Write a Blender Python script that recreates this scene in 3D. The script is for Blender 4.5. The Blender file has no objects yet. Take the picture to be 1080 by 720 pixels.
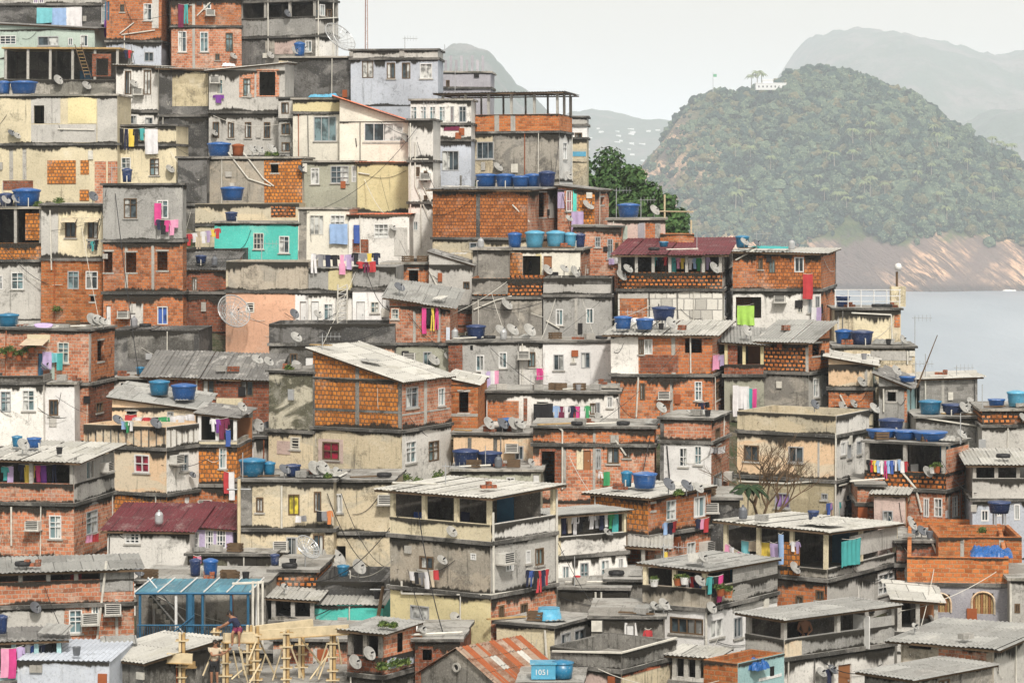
import bpy, math, random
import numpy as np
from math import radians, sin, cos, pi, sqrt
from mathutils import Vector, Matrix
random.seed(7)
S = bpy.context.scene
COL = S.collection
# ---- the photograph's projection: level camera at 80 m, horizon on row 200, long lens
F, HZ, CX, CZ = 3062.0, 200.0, 540.0, 80.0
def P(px, py, D): return Vector(((px-CX)/F*D, D, CZ-(py-HZ)/F*D))
def DY(y): return 110+(700-y)*0.14          # distance of a house whose foot is seen on row y
def rnd(a, b): return random.uniform(a, b)

# ================= materials =================
MATS = {}
class NT:
    def __init__(s, name):
        m = bpy.data.materials.new(name); m.use_nodes = True
        s.m = m; s.t = m.node_tree; s.n = s.t.nodes; s.l = s.t.links
        s.b = s.n['Principled BSDF']; s.out = s.n['Material Output']
    def add(s, kind, **kw):
        nd = s.n.new(kind)
        for k, v in kw.items():
            if k in nd.inputs: s.set(nd.inputs[k], v)
            else: setattr(nd, k, v)
        return nd
    def set(s, inp, v):
        if isinstance(v, bpy.types.NodeSocket): s.l.new(v, inp)
        else: inp.default_value = v
    def math(s, op, a, b=None, clamp=False):
        nd = s.n.new('ShaderNodeMath'); nd.operation = op; nd.use_clamp = clamp
        s.set(nd.inputs[0], a)
        if b is not None: s.set(nd.inputs[1], b)
        return nd.outputs[0]
    def mix(s, f, a, b, mode='MIX'):
        nd = s.n.new('ShaderNodeMix'); nd.data_type = 'RGBA'; nd.blend_type = mode
        s.set(nd.inputs[0], f); s.set(nd.inputs[6], a if isinstance(a, bpy.types.NodeSocket) else (*a, 1)[:4]); s.set(nd.inputs[7], b if isinstance(b, bpy.types.NodeSocket) else (*b, 1)[:4])
        return nd.outputs[2]
    def ramp(s, f, a, b):
        nd = s.n.new('ShaderNodeMapRange'); nd.clamp = True; nd.interpolation_type = 'SMOOTHSTEP'
        s.set(nd.inputs[0], f); nd.inputs[1].default_value = a; nd.inputs[2].default_value = b
        return nd.outputs[0]
    def noise(s, vec, scale, det=4, rough=.6, dist=0):
        nd = s.n.new('ShaderNodeTexNoise'); s.set(nd.inputs['Vector'], vec)
        nd.inputs['Scale'].default_value = scale; nd.inputs['Detail'].default_value = det
        nd.inputs['Roughness'].default_value = rough; nd.inputs['Distortion'].default_value = dist
        return nd.outputs[0]
    def uvr(s, sx=1, sy=1, off=0.0):
        """metre UV, shifted per object so no two walls weather alike, stretched by (sx, sy)"""
        uv = s.add('ShaderNodeTexCoord').outputs['UV']
        oi = s.add('ShaderNodeObjectInfo').outputs['Random']
        m = s.n.new('ShaderNodeVectorMath'); m.operation = 'MULTIPLY_ADD'
        s.l.new(uv, m.inputs[0]); m.inputs[1].default_value = (sx, sy, 1)
        c = s.n.new('ShaderNodeCombineXYZ')
        r = s.math('MULTIPLY', oi, 91.7)
        s.l.new(s.math('ADD', r, off), c.inputs[0]); s.l.new(s.math('ADD', r, off*2), c.inputs[2])
        s.l.new(c.outputs[0], m.inputs[2])
        return m.outputs[0]
    def bump(s, h, strength=.5, dist=.02):
        b = s.add('ShaderNodeBump', Strength=strength, Distance=dist, Height=h)
        s.l.new(b.outputs[0], s.b.inputs['Normal'])
    def fin(s, col, rough=.9, spec=.2):
        s.set(s.b.inputs['Base Color'], col if isinstance(col, bpy.types.NodeSocket) else (*col, 1)[:4])
        s.set(s.b.inputs['Roughness'], rough); s.b.inputs['Specular IOR Level'].default_value = spec
        return s.m

def weather(t, col, grime, dark=(.03, .028, .022), streak=1.0):
    """dirt: mould patches with ragged edges, long vertical run-off streaks, spalls and speckle"""
    big = t.noise(t.uvr(.55, .5), 1.0, 9, .74, .3)
    st = t.noise(t.uvr(5.0, .30, 7), 1.0, 7, .70)
    mid = t.noise(t.uvr(2.2, 1.7, 9), 1.0, 7, .78)
    fine = t.noise(t.uvr(9, 8, 3), 1.0, 4, .85)
    spk = t.noise(t.uvr(17, 17, 5), 1.0, 2, .6)
    a = t.ramp(big, .66-.20*grime, .72-.18*grime)
    a = t.math('MULTIPLY', a, t.math('ADD', .25, t.math('MULTIPLY', t.ramp(fine, .36, .60), .6)))
    b = t.math('MULTIPLY', t.ramp(st, .64-.14*grime*streak, .74-.12*grime), t.math('ADD', .25, t.math('MULTIPLY', t.ramp(big, .40, .56), .75)))
    c = t.math('MULTIPLY', t.ramp(mid, .67-.12*grime, .72-.10*grime), .7)
    g = t.math('MAXIMUM', t.math('MAXIMUM', a, b), c)
    g = t.math('MULTIPLY', g, min(.88, .25+.65*grime))
    lt = t.math('MULTIPLY', t.ramp(big, .46, .30), .22)
    col = t.mix(lt, col, (.82, .79, .72))
    col = t.mix(t.math('MULTIPLY', t.ramp(fine, .50, .66), .12+.24*grime), col, dark)
    col = t.mix(t.math('MULTIPLY', t.ramp(spk, .62, .68), .12+.30*grime), col, dark)
    col = t.mix(t.math('MULTIPLY', t.ramp(spk, .38, .32), .18), col, (.85, .83, .78))
    return t.mix(g, col, dark), g, fine

def plaster(code, base, grime=.5, second=None, dark=(.035, .032, .026), rough=.92, bump=.5):
    t = NT('plaster_'+code)
    col = base
    if second:
        n = t.noise(t.uvr(.35, .6, 11), 1.0, 4, .6, .8)
        col = t.mix(t.ramp(n, .47, .55), base, second)
    else:
        n = t.noise(t.uvr(.3, .4, 11), 1.0, 3, .6)
        col = t.mix(t.ramp(n, .35, .65), base, tuple(c*.80 for c in base))
    oi = t.add('ShaderNodeObjectInfo').outputs['Random']
    hv = t.add('ShaderNodeHueSaturation', Value=t.math('ADD', t.math('MULTIPLY', oi, .22), .89), Color=col)
    c, g, fine = weather(t, hv.outputs[0], grime, dark)
    t.bump(fine, bump, .03)
    MATS[code] = t.fin(c, rough)

def brick(code, c1, c2, mortar, bw=.30, bh=.20, grime=.4, ms=.018, smear=.3, smearcol=None, dark=(.04, .028, .02), holes=0):
    t = NT('brick_'+code)
    uv = t.uvr(1, 1)
    wob = t.add('ShaderNodeTexNoise', Scale=2.0, Detail=2.0)
    t.l.new(uv, wob.inputs['Vector'])
    d = t.n.new('ShaderNodeVectorMath'); d.operation = 'MULTIPLY_ADD'
    t.l.new(wob.outputs['Color'], d.inputs[0]); d.inputs[1].default_value = (.12, .09, 0); t.l.new(uv, d.inputs[2])
    br = t.add('ShaderNodeTexBrick'); t.l.new(d.outputs[0], br.inputs['Vector'])
    br.inputs['Scale'].default_value = 1; br.inputs['Brick Width'].default_value = bw; br.inputs['Row Height'].default_value = bh
    br.inputs['Mortar Size'].default_value = ms; br.inputs['Mortar Smooth'].default_value = .3; br.inputs['Bias'].default_value = .1
    br.inputs['Color1'].default_value = (*c1, 1); br.inputs['Color2'].default_value = (*c2, 1); br.inputs['Mortar'].default_value = (*mortar, 1)
    col = br.outputs['Color']
    # a second brick lattice with other mix picks out single odd blocks
    b2 = t.add('ShaderNodeTexBrick'); t.l.new(d.outputs[0], b2.inputs['Vector'])
    b2.inputs['Scale'].default_value = 1; b2.inputs['Brick Width'].default_value = bw; b2.inputs['Row Height'].default_value = bh
    b2.inputs['Mortar Size'].default_value = 0; b2.inputs['Color1'].default_value = (0, 0, 0, 1); b2.inputs['Color2'].default_value = (1, 1, 1, 1)
    odd = t.ramp(t.add('ShaderNodeSeparateColor', Color=b2.outputs['Color']).outputs[0], .70, .95)
    col = t.mix(t.math('MULTIPLY', odd, .55), col, tuple(c*.38 for c in c1))
    if smear:
        n = t.noise(t.uvr(1.3, 1.6, 21), 1.0, 6, .75)
        col = t.mix(t.math('MULTIPLY', t.ramp(n, .60-.2*smear, .72-.12*smear), .7), col, smearcol or mortar)
    oi = t.add('ShaderNodeObjectInfo').outputs['Random']
    hv = t.add('ShaderNodeHueSaturation', Value=t.math('ADD', t.math('MULTIPLY', oi, .3), .85), Color=col)
    c, g, fine = weather(t, hv.outputs[0], grime, dark, .8)
    t.bump(t.math('ADD', t.math('MULTIPLY', br.outputs['Fac'], -1.0), t.math('MULTIPLY', fine, .5)), .8, .03)
    MATS[code] = t.fin(c, .93, .15)

def plain(code, col, rough=.6, spec=.3, metal=0, var=.25, grime=0.0):
    t = NT('paint_'+code)
    n = t.noise(t.uvr(3, 3), 1.0, 4, .65)
    c = t.mix(t.math('MULTIPLY', t.ramp(n, .35, .7), var), col, tuple(x*.35 for x in col))
    if grime: c, _, _ = weather(t, c, grime)
    m = t.fin(c, rough, spec); t.b.inputs['Metallic'].default_value = metal
    MATS[code] = m

def sheetmat(code, col, second, amount=.5, rough=.75, grime=.45):
    """weathered corrugated sheeting: panels of differing age, stains running down the slope"""
    t = NT('sheet_'+code)
    br = t.add('ShaderNodeTexBrick'); t.l.new(t.uvr(1, 1), br.inputs['Vector'])
    br.inputs['Scale'].default_value = 1; br.inputs['Brick Width'].default_value = 1.05; br.inputs['Row Height'].default_value = 1.9
    br.inputs['Mortar Size'].default_value = .02
    br.inputs['Color1'].default_value = (*col, 1); br.inputs['Color2'].default_value = (*tuple(c*.7 for c in col), 1); br.inputs['Mortar'].default_value = (*tuple(c*.3 for c in col), 1)
    n = t.noise(t.uvr(1.2, .5, 4), 1.0, 6, .7, .5)
    c = t.mix(t.ramp(n, .62-.25*amount, .74-.2*amount), br.outputs['Color'], second)
    c, g, fine = weather(t, c, grime, (.045, .042, .036))
    t.bump(fine, .4, .02)
    MATS[code] = t.fin(c, rough, .3)

def glassmat(code, col, rough=.12):
    t = NT('glass_'+code)
    n = t.noise(t.uvr(2.5, 2, 2), 1.0, 3, .5)
    c = t.mix(t.ramp(n, .42, .62), col, tuple(x*.3 for x in col))
    MATS[code] = t.fin(c, rough, .5)

def leafmat(code, a, b, c_):
    t = NT('foliage_'+code)
    tc = t.add('ShaderNodeTexCoord').outputs['Object']
    n = t.noise(tc, .9, 5, .7); n2 = t.noise(tc, 6, 2, .5)
    c = t.mix(t.ramp(n, .38, .62), a, b); c = t.mix(t.ramp(n2, .5, .7), c, c_)
    MATS[code] = t.fin(c, .7, .25)

brick('b1', (.56, .19, .062), (.36, .11, .042), (.34, .235, .165), .25, .165, .50, .018, .30)
brick('b2', (.66, .25, .045), (.46, .15, .03), (.17, .095, .05), .22, .21, .50, .030, .06, dark=(.06, .03, .015))
brick('b7', (.52, .185, .05), (.38, .12, .035), (.15, .07, .04), .21, .20, .50, .022, .12)
brick('b3', (.34, .105, .050), (.20, .060, .03), (.20, .14, .11), .25, .165, .62, .02, .35, (.18, .13, .10))
brick('b4', (.58, .225, .115), (.40, .14, .075), (.46, .36, .28), .25, .165, .46, .019, .50, (.56, .42, .33))
brick('b5', (.52, .175, .052), (.38, .11, .035), (.36, .20, .10), .30, .17, .34, .024, .10)
brick('b6', (.60, .21, .05), (.36, .11, .03), (.03, .022, .016), .26, .21, .40, .055, .0)
brick('blk', (.30, .29, .27), (.24, .235, .22), (.38, .37, .35), .40, .20, .3, .014, .3)
brick('tw', (.78, .76, .70), (.70, .68, .62), (.36, .35, .33), .62, .62, .28, .03, .0)
plaster('c1', (.33, .325, .31), 0.65)
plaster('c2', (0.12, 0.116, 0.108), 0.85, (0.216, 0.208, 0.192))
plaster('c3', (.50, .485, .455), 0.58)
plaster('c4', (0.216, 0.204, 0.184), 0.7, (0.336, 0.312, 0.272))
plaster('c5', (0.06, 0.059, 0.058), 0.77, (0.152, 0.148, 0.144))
plaster('moss', (0.104, 0.1, 0.068), 0.75, (0.496, 0.464, 0.368))
plaster('stk', (.42, .37, .30), 0.61, (.34, .31, .26))
plaster('p1', (.70, .62, .44), 0.51)
plaster('pw', (.74, .71, .62), .34)
plaster('p2', (.76, .74, .70), 0.54)
plaster('p3', (0.512, 0.552, 0.624), 0.44)
plaster('p4', (0.68, 0.4, 0.272), 0.32)
plaster('p5', (0.104, 0.608, 0.528), 0.25)
plaster('p6', (0.368, 0.368, 0.296), 0.49)
plaster('p7', (0.656, 0.576, 0.336), 0.37)
plaster('p8', (0.496, 0.416, 0.608), 0.3)
plaster('p9', (0.496, 0.592, 0.528), 0.44)
plaster('pa', (.68, .49, .32), .50, (.62, .53, .40))
plaster('pb', (.56, .48, .34), 0.65, (.46, .41, .31))
plaster('pc', (.80, .79, .78), 0.3)
plaster('pd', (0.384, 0.328, 0.216), 0.65, (0.512, 0.44, 0.296))
plaster('pk', (0.512, 0.4, 0.36), 0.54, (0.448, 0.344, 0.312))
plaster('pt', (0.384, 0.592, 0.608), 0.35)
plaster('lg', (0.4, 0.392, 0.432), 0.35)
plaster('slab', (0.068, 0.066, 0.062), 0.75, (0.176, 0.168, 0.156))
plaster('slabl', (0.368, 0.344, 0.304), 0.69, (0.192, 0.184, 0.16))
plaster('con', (0.416, 0.4, 0.368), 0.54)
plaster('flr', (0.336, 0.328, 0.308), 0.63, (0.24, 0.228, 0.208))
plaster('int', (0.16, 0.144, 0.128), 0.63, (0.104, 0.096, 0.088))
sheetmat('sg', (.33, .33, .315), (.21, .205, .195), .45)
sheetmat('sl', (.50, .49, .455), (.36, .35, .31), .4, grime=.42)
sheetmat('sd', (.19, .185, .178), (.40, .39, .37), .32)
sheetmat('sm', (.145, .022, .032), (.10, .02, .027), .35, grime=.25)
sheetmat('sr', (.33, .24, .18), (.17, .065, .03), .7, grime=.15)
sheetmat('so', (.74, .20, .09), (.50, .14, .07), .45, grime=.25)
sheetmat('sb', (.06, .24, .34), (.14, .38, .46), .4, .35, grime=.12)
plain('wht', (.68, .68, .67), .45, .4, 0, .3)
plain('alu', (.42, .43, .44), .4, .5, .3)
plain('wood', (.46, .31, .14), .8, .2, 0, .6)
plain('woodl', (.60, .50, .33), .8, .2, 0, .4)
plain('woodd', (.13, .085, .05), .8, .2, 0, .5)
plain('brn', (.28, .12, .05), .6)
plain('blu', (.010, .10, .34), .35, .5, 0, .35, .12)
plain('blut', (.012, .17, .33), .35, .5, 0, .35, .15)
plain('blul', (.09, .36, .55), .35, .5, 0, .35, .12)
plain('blud', (.010, .035, .13), .45, .5, 0, .4, .3)
plain('blk1', (.02, .02, .022), .6)
plain('dish', (.40, .395, .375), .5, .4, .1, .4, .25)
plain('dishd', (.14, .15, .17), .5, .4, .2, .4)
plain('pvc', (.62, .60, .54), .5, .3, 0, .4)
plain('rust', (.30, .085, .03), .8)
plain('mblu', (.03, .13, .24), .45, .4, .2, .3)
plain('ac', (.60, .59, .55), .5, .3, 0, .4)
plain('skin', (.30, .15, .09), .6, .3, 0, .1)
plain('hair', (.02, .015, .012), .7)
glassmat('g1', (.06, .085, .10)); glassmat('g2', (.16, .24, .26), .2); glassmat('g3', (.55, .56, .54), .5)
glassmat('gr', (.30, .01, .04), .5); glassmat('gy', (.75, .62, .05), .5); glassmat('gv', (.30, .18, .42), .4); glassmat('gb', (.05, .12, .40), .3)
plain('gd', (.012, .011, .012), .6)
leafmat('lf', (.022, .055, .018), (.05, .11, .03), (.09, .15, .04))
leafmat('lfd', (.010, .026, .010), (.02, .045, .015), (.035, .06, .02))
leafmat('lf2', (.04, .075, .02), (.10, .15, .03), (.16, .19, .05))
CLOTH = {'white': (.75, .74, .76), 'light blue': (.28, .45, .75), 'blue': (.03, .10, .42), 'navy': (.015, .02, .06), 'black': (.015, .015, .018),
 'red': (.55, .02, .03), 'pink': (.80, .30, .50), 'magenta': (.70, .02, .25), 'yellow': (.80, .58, .03), 'green': (.03, .35, .12), 'teal': (.03, .38, .38),
 'grey': (.26, .26, .28), 'lilac': (.48, .36, .62), 'beige': (.55, .45, .32), 'maroon': (.18, .01, .06), 'orange': (.75, .22, .04), 'lime': (.42, .75, .08), 'purple': (.20, .03, .35), 'aqua': (.15, .55, .62)}
for k, v in CLOTH.items(): plain('cl_'+k.replace(' ', '_'), tuple(c*.80+.13*sum(v)/3+.012 for c in v), .9, .1, 0, .25)

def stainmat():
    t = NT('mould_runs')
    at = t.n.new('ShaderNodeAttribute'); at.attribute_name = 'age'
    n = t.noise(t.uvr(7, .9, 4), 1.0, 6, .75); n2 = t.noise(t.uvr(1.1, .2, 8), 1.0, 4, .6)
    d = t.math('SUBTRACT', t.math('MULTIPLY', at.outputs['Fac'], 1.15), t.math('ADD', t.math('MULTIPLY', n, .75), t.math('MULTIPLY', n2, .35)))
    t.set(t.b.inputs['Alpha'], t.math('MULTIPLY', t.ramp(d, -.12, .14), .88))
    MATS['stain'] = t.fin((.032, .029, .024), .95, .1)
stainmat()
# ================= mesh building =================
def unwrap(me):
    """metre-true box projection in the thing's own frame"""
    n = len(me.loops)
    if not n: return
    co = np.empty(len(me.vertices)*3, np.float32); me.vertices.foreach_get('co', co); co = co.reshape(-1, 3)
    vi = np.empty(n, np.int32); me.loops.foreach_get('vertex_index', vi)
    pn = np.empty(len(me.polygons)*3, np.float32); me.polygons.foreach_get('normal', pn); pn = np.abs(pn.reshape(-1, 3))
    lt = np.empty(len(me.polygons), np.int32); me.polygons.foreach_get('loop_total', lt)
    ax = np.repeat(np.argmax(pn, axis=1), lt); c = co[vi]
    uv = np.empty((n, 2), np.float32)
    uv[:, 0] = np.where(ax == 0, c[:, 1]+3.7, c[:, 0]); uv[:, 1] = np.where(ax == 2, c[:, 1], c[:, 2])
    me.uv_layers.new(name='UVMap').data.foreach_set('uv', uv.ravel())

class MB:
    def __init__(s): s.v = []; s.f = []; s.m = []; s.mats = []
    def mi(s, mat):
        if mat not in s.mats: s.mats.append(mat)
        return s.mats.index(mat)
    def poly(s, pts, mat):
        i = len(s.v); s.v += [tuple(p) for p in pts]; s.f.append(tuple(range(i, i+len(pts)))); s.m.append(s.mi(mat)); return s
    def box(s, x0, x1, y0, y1, z0, z1, mat, skip=''):
        i = len(s.v)
        s.v += [(x0, y0, z0), (x1, y0, z0), (x1, y1, z0), (x0, y1, z0), (x0, y0, z1), (x1, y0, z1), (x1, y1, z1), (x0, y1, z1)]
        for k, q in zip('bfrklt', ((0, 3, 2, 1), (0, 1, 5, 4), (1, 2, 6, 5), (2, 3, 7, 6), (3, 0, 4, 7), (4, 5, 6, 7))):
            if k not in skip: s.f.append(tuple(i+a for a in q)); s.m.append(s.mi(mat))
        return s
    def bar(s, a, b, r, mat, n=5, r2=None):
        a = Vector(a); b = Vector(b); d = b-a
        if d.length < 1e-6: return s
        q = d.to_track_quat('Z', 'Y'); r2 = r if r2 is None else r2
        i = len(s.v)
        for c, rr in ((a, r), (b, r2)):
            for k in range(n):
                t = 2*pi*k/n; s.v.append(tuple(c+q@Vector((rr*cos(t), rr*sin(t), 0))))
        for k in range(n):
            s.f.append((i+k, i+(k+1) % n, i+n+(k+1) % n, i+n+k)); s.m.append(s.mi(mat))
        s.f.append(tuple(range(i+n-1, i-1, -1))); s.f.append(tuple(range(i+n, i+2*n))); s.m += [s.mi(mat)]*2
        return s
    def tube(s, pts, r, mat, n=5):
        for a, b in zip(pts[:-1], pts[1:]): s.bar(a, b, r, mat, n)
        return s
    def lathe(s, prof, mat, n=16, M=None, closed=False):
        i = len(s.v); k = len(prof)
        for j in range(n):
            t = 2*pi*j/n
            for r, z in prof:
                p = Vector((r*cos(t), r*sin(t), z)); s.v.append(tuple(M@p if M else p))
        for j in range(n):
            for q in range(k-1):
                a = i+j*k+q; b = i+((j+1) % n)*k+q
                s.f.append((a, b, b+1, a+1)); s.m.append(s.mi(mat))
        return s
    def build(s, name, parent=None, smooth=False):
        me = bpy.data.meshes.new(name); me.from_pydata(s.v, [], s.f)
        for c in s.mats: me.materials.append(MATS[c])
        me.polygons.foreach_set('material_index', s.m)
        if smooth: me.polygons.foreach_set('use_smooth', [True]*len(s.f))
        me.update(); unwrap(me)
        o = bpy.data.objects.new(name, me); COL.objects.link(o)
        if parent: o.parent = parent
        return o
def tag(o, label=None, cat=None, group=None, kind=None):
    if label: o['label'] = label
    if cat: o['category'] = cat
    if group: o['group'] = group
    if kind: o['kind'] = kind
    return o
def empty(name, loc, rz=0):
    o = bpy.data.objects.new(name, None); COL.objects.link(o); o.location = loc; o.rotation_euler = (0, 0, rz)
    o.empty_display_size = .3
    return o
# labels are written once everything stands: things of one look at one house are told apart by their order
REG = []
def reg(o, look, plural, prep, host, px, cat, group): REG.append((o, look, plural, prep, host, px, cat, group))
ORD = ['leftmost', 'second from the left', 'third from the left', 'fourth from the left', 'fifth from the left', 'sixth from the left', 'seventh from the left', 'eighth from the left', 'ninth from the left', 'tenth from the left', 'eleventh from the left', 'twelfth from the left']
def write_labels():
    d = {}
    for r in REG: d.setdefault((r[1], r[3], r[4]), []).append(r)
    for (look, prep, host), rs in d.items():
        rs.sort(key=lambda r: r[5]); n = len(rs)
        for i, r in enumerate(rs):
            if n == 1: lab = f'{look} {prep} {host}'
            else:
                o = 'rightmost' if i == n-1 else ('middle one' if n == 3 and i == 1 else ORD[min(i, 11)])
                lab = f'{look} {prep} {host}, {o}'
            tag(r[0], lab, r[6], r[7])

# ================= houses =================
HOUSES = {}
def cells(lo, hi, cuts):
    c = sorted({lo, hi, *[min(max(x, lo), hi) for x in cuts]}); return list(zip(c[:-1], c[1:]))
class House:
    pass
WIN = {  # style: (frame material, frame width, muntins x, muntins y, pane)
 'w': ('wht', .055, 1, 0, 'g2'), 'W': ('wht', .05, 3, 0, 'g1'), 'g': ('wht', .045, 2, 2, 'g1'), 'G': ('wht', .05, 1, 1, 'g2'),
 'k': ('alu', .05, 1, 0, 'g1'), 'K': ('alu', .05, 2, 0, 'g2'), 'r': ('wht', .06, 1, 1, 'gr'), 'y': ('woodd', .05, 1, 0, 'gy'),
 'l': ('pvc', .07, 0, 3, 'gd'), 'v': ('wht', .05, 1, 0, 'gv'), 'b': ('wht', .05, 1, 0, 'gb'), 'c': ('wht', .05, 1, 0, 'g3'), 'n': ('woodd', .06, 1, 0, 'g1'), 'm': ('pvc', .05, 2, 0, 'g3')}
def H(nick, label, x0, xc, x1, base, yaw, storeys, roof='flat', items='', D=None, depth=None, slab='slab', foot=2.0, cat='house', over=.12):
    h = House(); h.nick = nick; HOUSES[nick] = h
    D = D or DY(base); C = P(xc, base, D); th = radians(yaw); sg = 1 if yaw >= 0 else -1
    h.D = D; h.C = C; h.th = th; h.sg = sg; h.xc = xc; h.base = base
    h.root = empty('house', C, -th); _q = random.Random(int(x0+base)); h.root.rotation_euler = (radians(_q.uniform(-.3, .3)), radians(_q.uniform(-.55, .55)), -th); tag(h.root, label, cat, 'houses stacked on the hillside')
    U = Vector((cos(th), -sin(th))); V = Vector((sin(th), cos(th))); h.U = U; h.V = V
    def plan(px, org, dr):      # distance along dr from org at which column px is met
        k = (px-CX)/F
        return (k*org.y-org.x)/(dr.x-k*dr.y)
    h.plan = plan
    o2 = Vector((C.x, C.y))
    far = x0 if sg > 0 else x1; sid = x1 if sg > 0 else x0
    Lf = abs(plan(far, o2, U)); Ls = abs(plan(sid, o2, V)) if abs(sid-xc) > .5 else (depth or 4.6)
    if depth: Ls = depth
    Ls = min(Ls, 13)
    h.Lf = Lf; h.Ls = Ls
    zc = lambda y: (base-y)/F*D
    xa, xb = (-Lf, 0) if sg > 0 else (0, Lf); h.xa, h.xb = xa, xb
    def onface(px, py, off=0):
        """pixel -> (face, s, z) on the wall it falls on; off pushes outwards"""
        front = px <= xc if sg > 0 else px >= xc
        if abs(sid-xc) <= .5: front = True
        if front:
            org = o2 - V*off; s = plan(px, org, U); yy = org.y+U.y*s
        else:
            org = o2 + U*(sg*off); s = plan(px, org, V); yy = org.y+V.y*s
        return ('f' if front else 's'), s, (CZ-(py-HZ)/F*yy)-C.z
    h.onface = onface
    def loc(face, s, z, d):     # d inward
        return (s, d, z) if face == 'f' else (-sg*d, s, z)
    h.loc = loc
    # --- items
    holes = []; wins = []; patches = []; pipes = []; acs = []
    for it in items.split(';'):
        it = it.strip()
        if not it: continue
        k, rest = it.split(' ', 1)
        if k == 'p': pipes.append(([tuple(map(float, q.split(','))) for q in rest.split()], 'pvc', .045)); continue
        if k == 'q': pipes.append(([tuple(map(float, q.split(','))) for q in rest.split()], 'blk1', .03)); continue
        if k == 'A': acs.append(tuple(map(float, rest.split(',')))); continue
        if k == 'P':
            m, q = rest.split(' '); patches.append((m, tuple(map(float, q.split(','))))); continue
        x, y, w, hh = map(float, rest.split(','))
        fm, sm, zt = onface(x+w/2, y); zb = onface(x+w/2, y+hh)[2]
        f1, s0, _z = onface(x+.05, y+hh/2); f2, s1, _z = onface(x+w-.05, y+hh/2)
        if f1 != fm: s0 = 2*sm-s1
        if f2 != fm: s1 = 2*sm-s0
        s0, s1 = min(s0, s1), max(s0, s1)
        holes.append((fm, s0, s1, zb, zt, k)); wins.append((k, fm, s0, s1, zb, zt))
    st = []
    for i, q in enumerate(storeys.split(';')):
        q = q.split(); kind = q[0][0]; yt = float(q[0][1:]); st.append((kind, zc(yt), q[1:]))
    ztop = st[0][1]
    rq = roof.split(); tilt = (0, 0); rov = over
    if rq[0] == 'sheet':
        if len(rq) > 2: tilt = tuple(map(float, rq[2].split(',')))
        rov = float(rq[3]) if len(rq) > 3 else .35
    ta, tb = tilt
    low = min(0, ta, tb, ta+tb)
    h.ztop = ztop; h.tilt = tilt; h.rq = rq
    def roofz(lx, ly): return ztop + ta*(abs(lx)/Lf) + tb*(ly/Ls)
    h.roofz = roofz; h.levels = []
    WT = .16
    for i, (kind, z1, q) in enumerate(st):
        z0 = st[i+1][1] if i+1 < len(st) else 0.0
        last = i+1 == len(st)
        h.levels.append((z0, z1))
        zz0 = z0-(foot if last else 0)
        if kind in 'SP':
            mf = q[0]; ms = q[1] if len(q) > 1 else mf
            mb = MB(); zt = z1+(low if i == 0 else 0)
            sc = zt - (0.0)
            for face, L, mt in (('f', None, mf), ('s', None, ms)):
                lo, hi = (xa, xb) if face == 'f' else (0, Ls)
                hs = [(max(a, lo+.05), min(b, hi-.05), max(c, zz0+.05), min(d, zt-.05)) for fc, a, b, c, d, k in holes if fc == face and d > zz0+.1 and c < zt-.1 and min(b, hi)-max(a, lo) > .12 and kind == 'S']
                X = cells(lo, hi, [v for q_ in hs for v in q_[:2]]); Z = cells(zz0, zt, [v for q_ in hs for v in q_[2:]])
                for a, b in X:
                    for c, d in Z:
                        if b-a < 1e-5 or d-c < 1e-5: continue
                        mx, mz = (a+b)/2, (c+d)/2
                        if any(q_[0] < mx < q_[1] and q_[2] < mz < q_[3] for q_ in hs): continue
                        mb.poly([loc(face, a, c, 0), loc(face, b, c, 0), loc(face, b, d, 0), loc(face, a, d, 0)], mt)
                for a, b, c, d in hs:
                    for (p, r) in (((a, c), (b, c)), ((b, c), (b, d)), ((b, d), (a, d)), ((a, d), (a, c))):
                        mb.poly([loc(face, *p, 0), loc(face, *r, 0), loc(face, *r, WT), loc(face, *p, WT)], mt)
            other = xa if sg > 0 else xb
            mb.poly([(xa, Ls, zz0), (xb, Ls, zz0), (xb, Ls, zt), (xa, Ls, zt)], mf)
            mb.poly([(other, 0, zz0), (other, Ls, zz0), (other, Ls, zt), (other, 0, zt)], ms)
            if i == 0 and rq[0] == 'sheet' and (ta or tb):
                fa = lambda lx, ly: roofz(lx, ly)-.03
                fx = other
                mb.poly([(0, 0, zt), (fx, 0, zt), (fx, 0, fa(fx, 0)), (0, 0, fa(0, 0))], mf)
                mb.poly([(0, 0, zt), (0, Ls, zt), (0, Ls, fa(0, Ls)), (0, 0, fa(0, 0))], ms)
                mb.poly([(fx, 0, zt), (fx, Ls, zt), (fx, Ls, fa(fx, Ls)), (fx, 0, fa(fx, 0))], ms)
                mb.poly([(0, Ls, zt), (fx, Ls, zt), (fx, Ls, fa(fx, Ls)), (0, Ls, fa(0, Ls))], mf)
            if kind == 'P':       # inner leaf and coping of a parapet
                x2, x3, y2, y3 = xa+WT, xb-WT, WT, Ls-WT
                for pp in ([(x2, y2), (x3, y2)], [(x3, y2), (x3, y3)], [(x3, y3), (x2, y3)], [(x2, y3), (x2, y2)]):
                    mb.poly([(*pp[0], z0), (*pp[1], z0), (*pp[1], zt), (*pp[0], zt)], mf)
                ring = [((xa, 0), (xb, 0), (x3, y2), (x2, y2)), ((xb, 0), (xb, Ls), (x3, y3), (x3, y2)), ((xb, Ls), (xa, Ls), (x2, y3), (x3, y3)), ((xa, Ls), (xa, 0), (x2, y2), (x2, y3))]
                for r_ in ring: mb.poly([(*c_, zt) for c_ in r_], mf)
            mb.build('wall' if kind == 'S' else 'parapet', h.root)
        else:   # open terrace
            zp = zc(float(q[0])); mp = q[1]; n = int(q[2]) if len(q) > 2 else 4; pm = q[3] if len(q) > 3 else 'con'
            mb = MB(); mb.box(xa, xb, 0, .14, zz0, zp, mp)
            sx = (-.14, 0) if sg > 0 else (0, .14)
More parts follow.
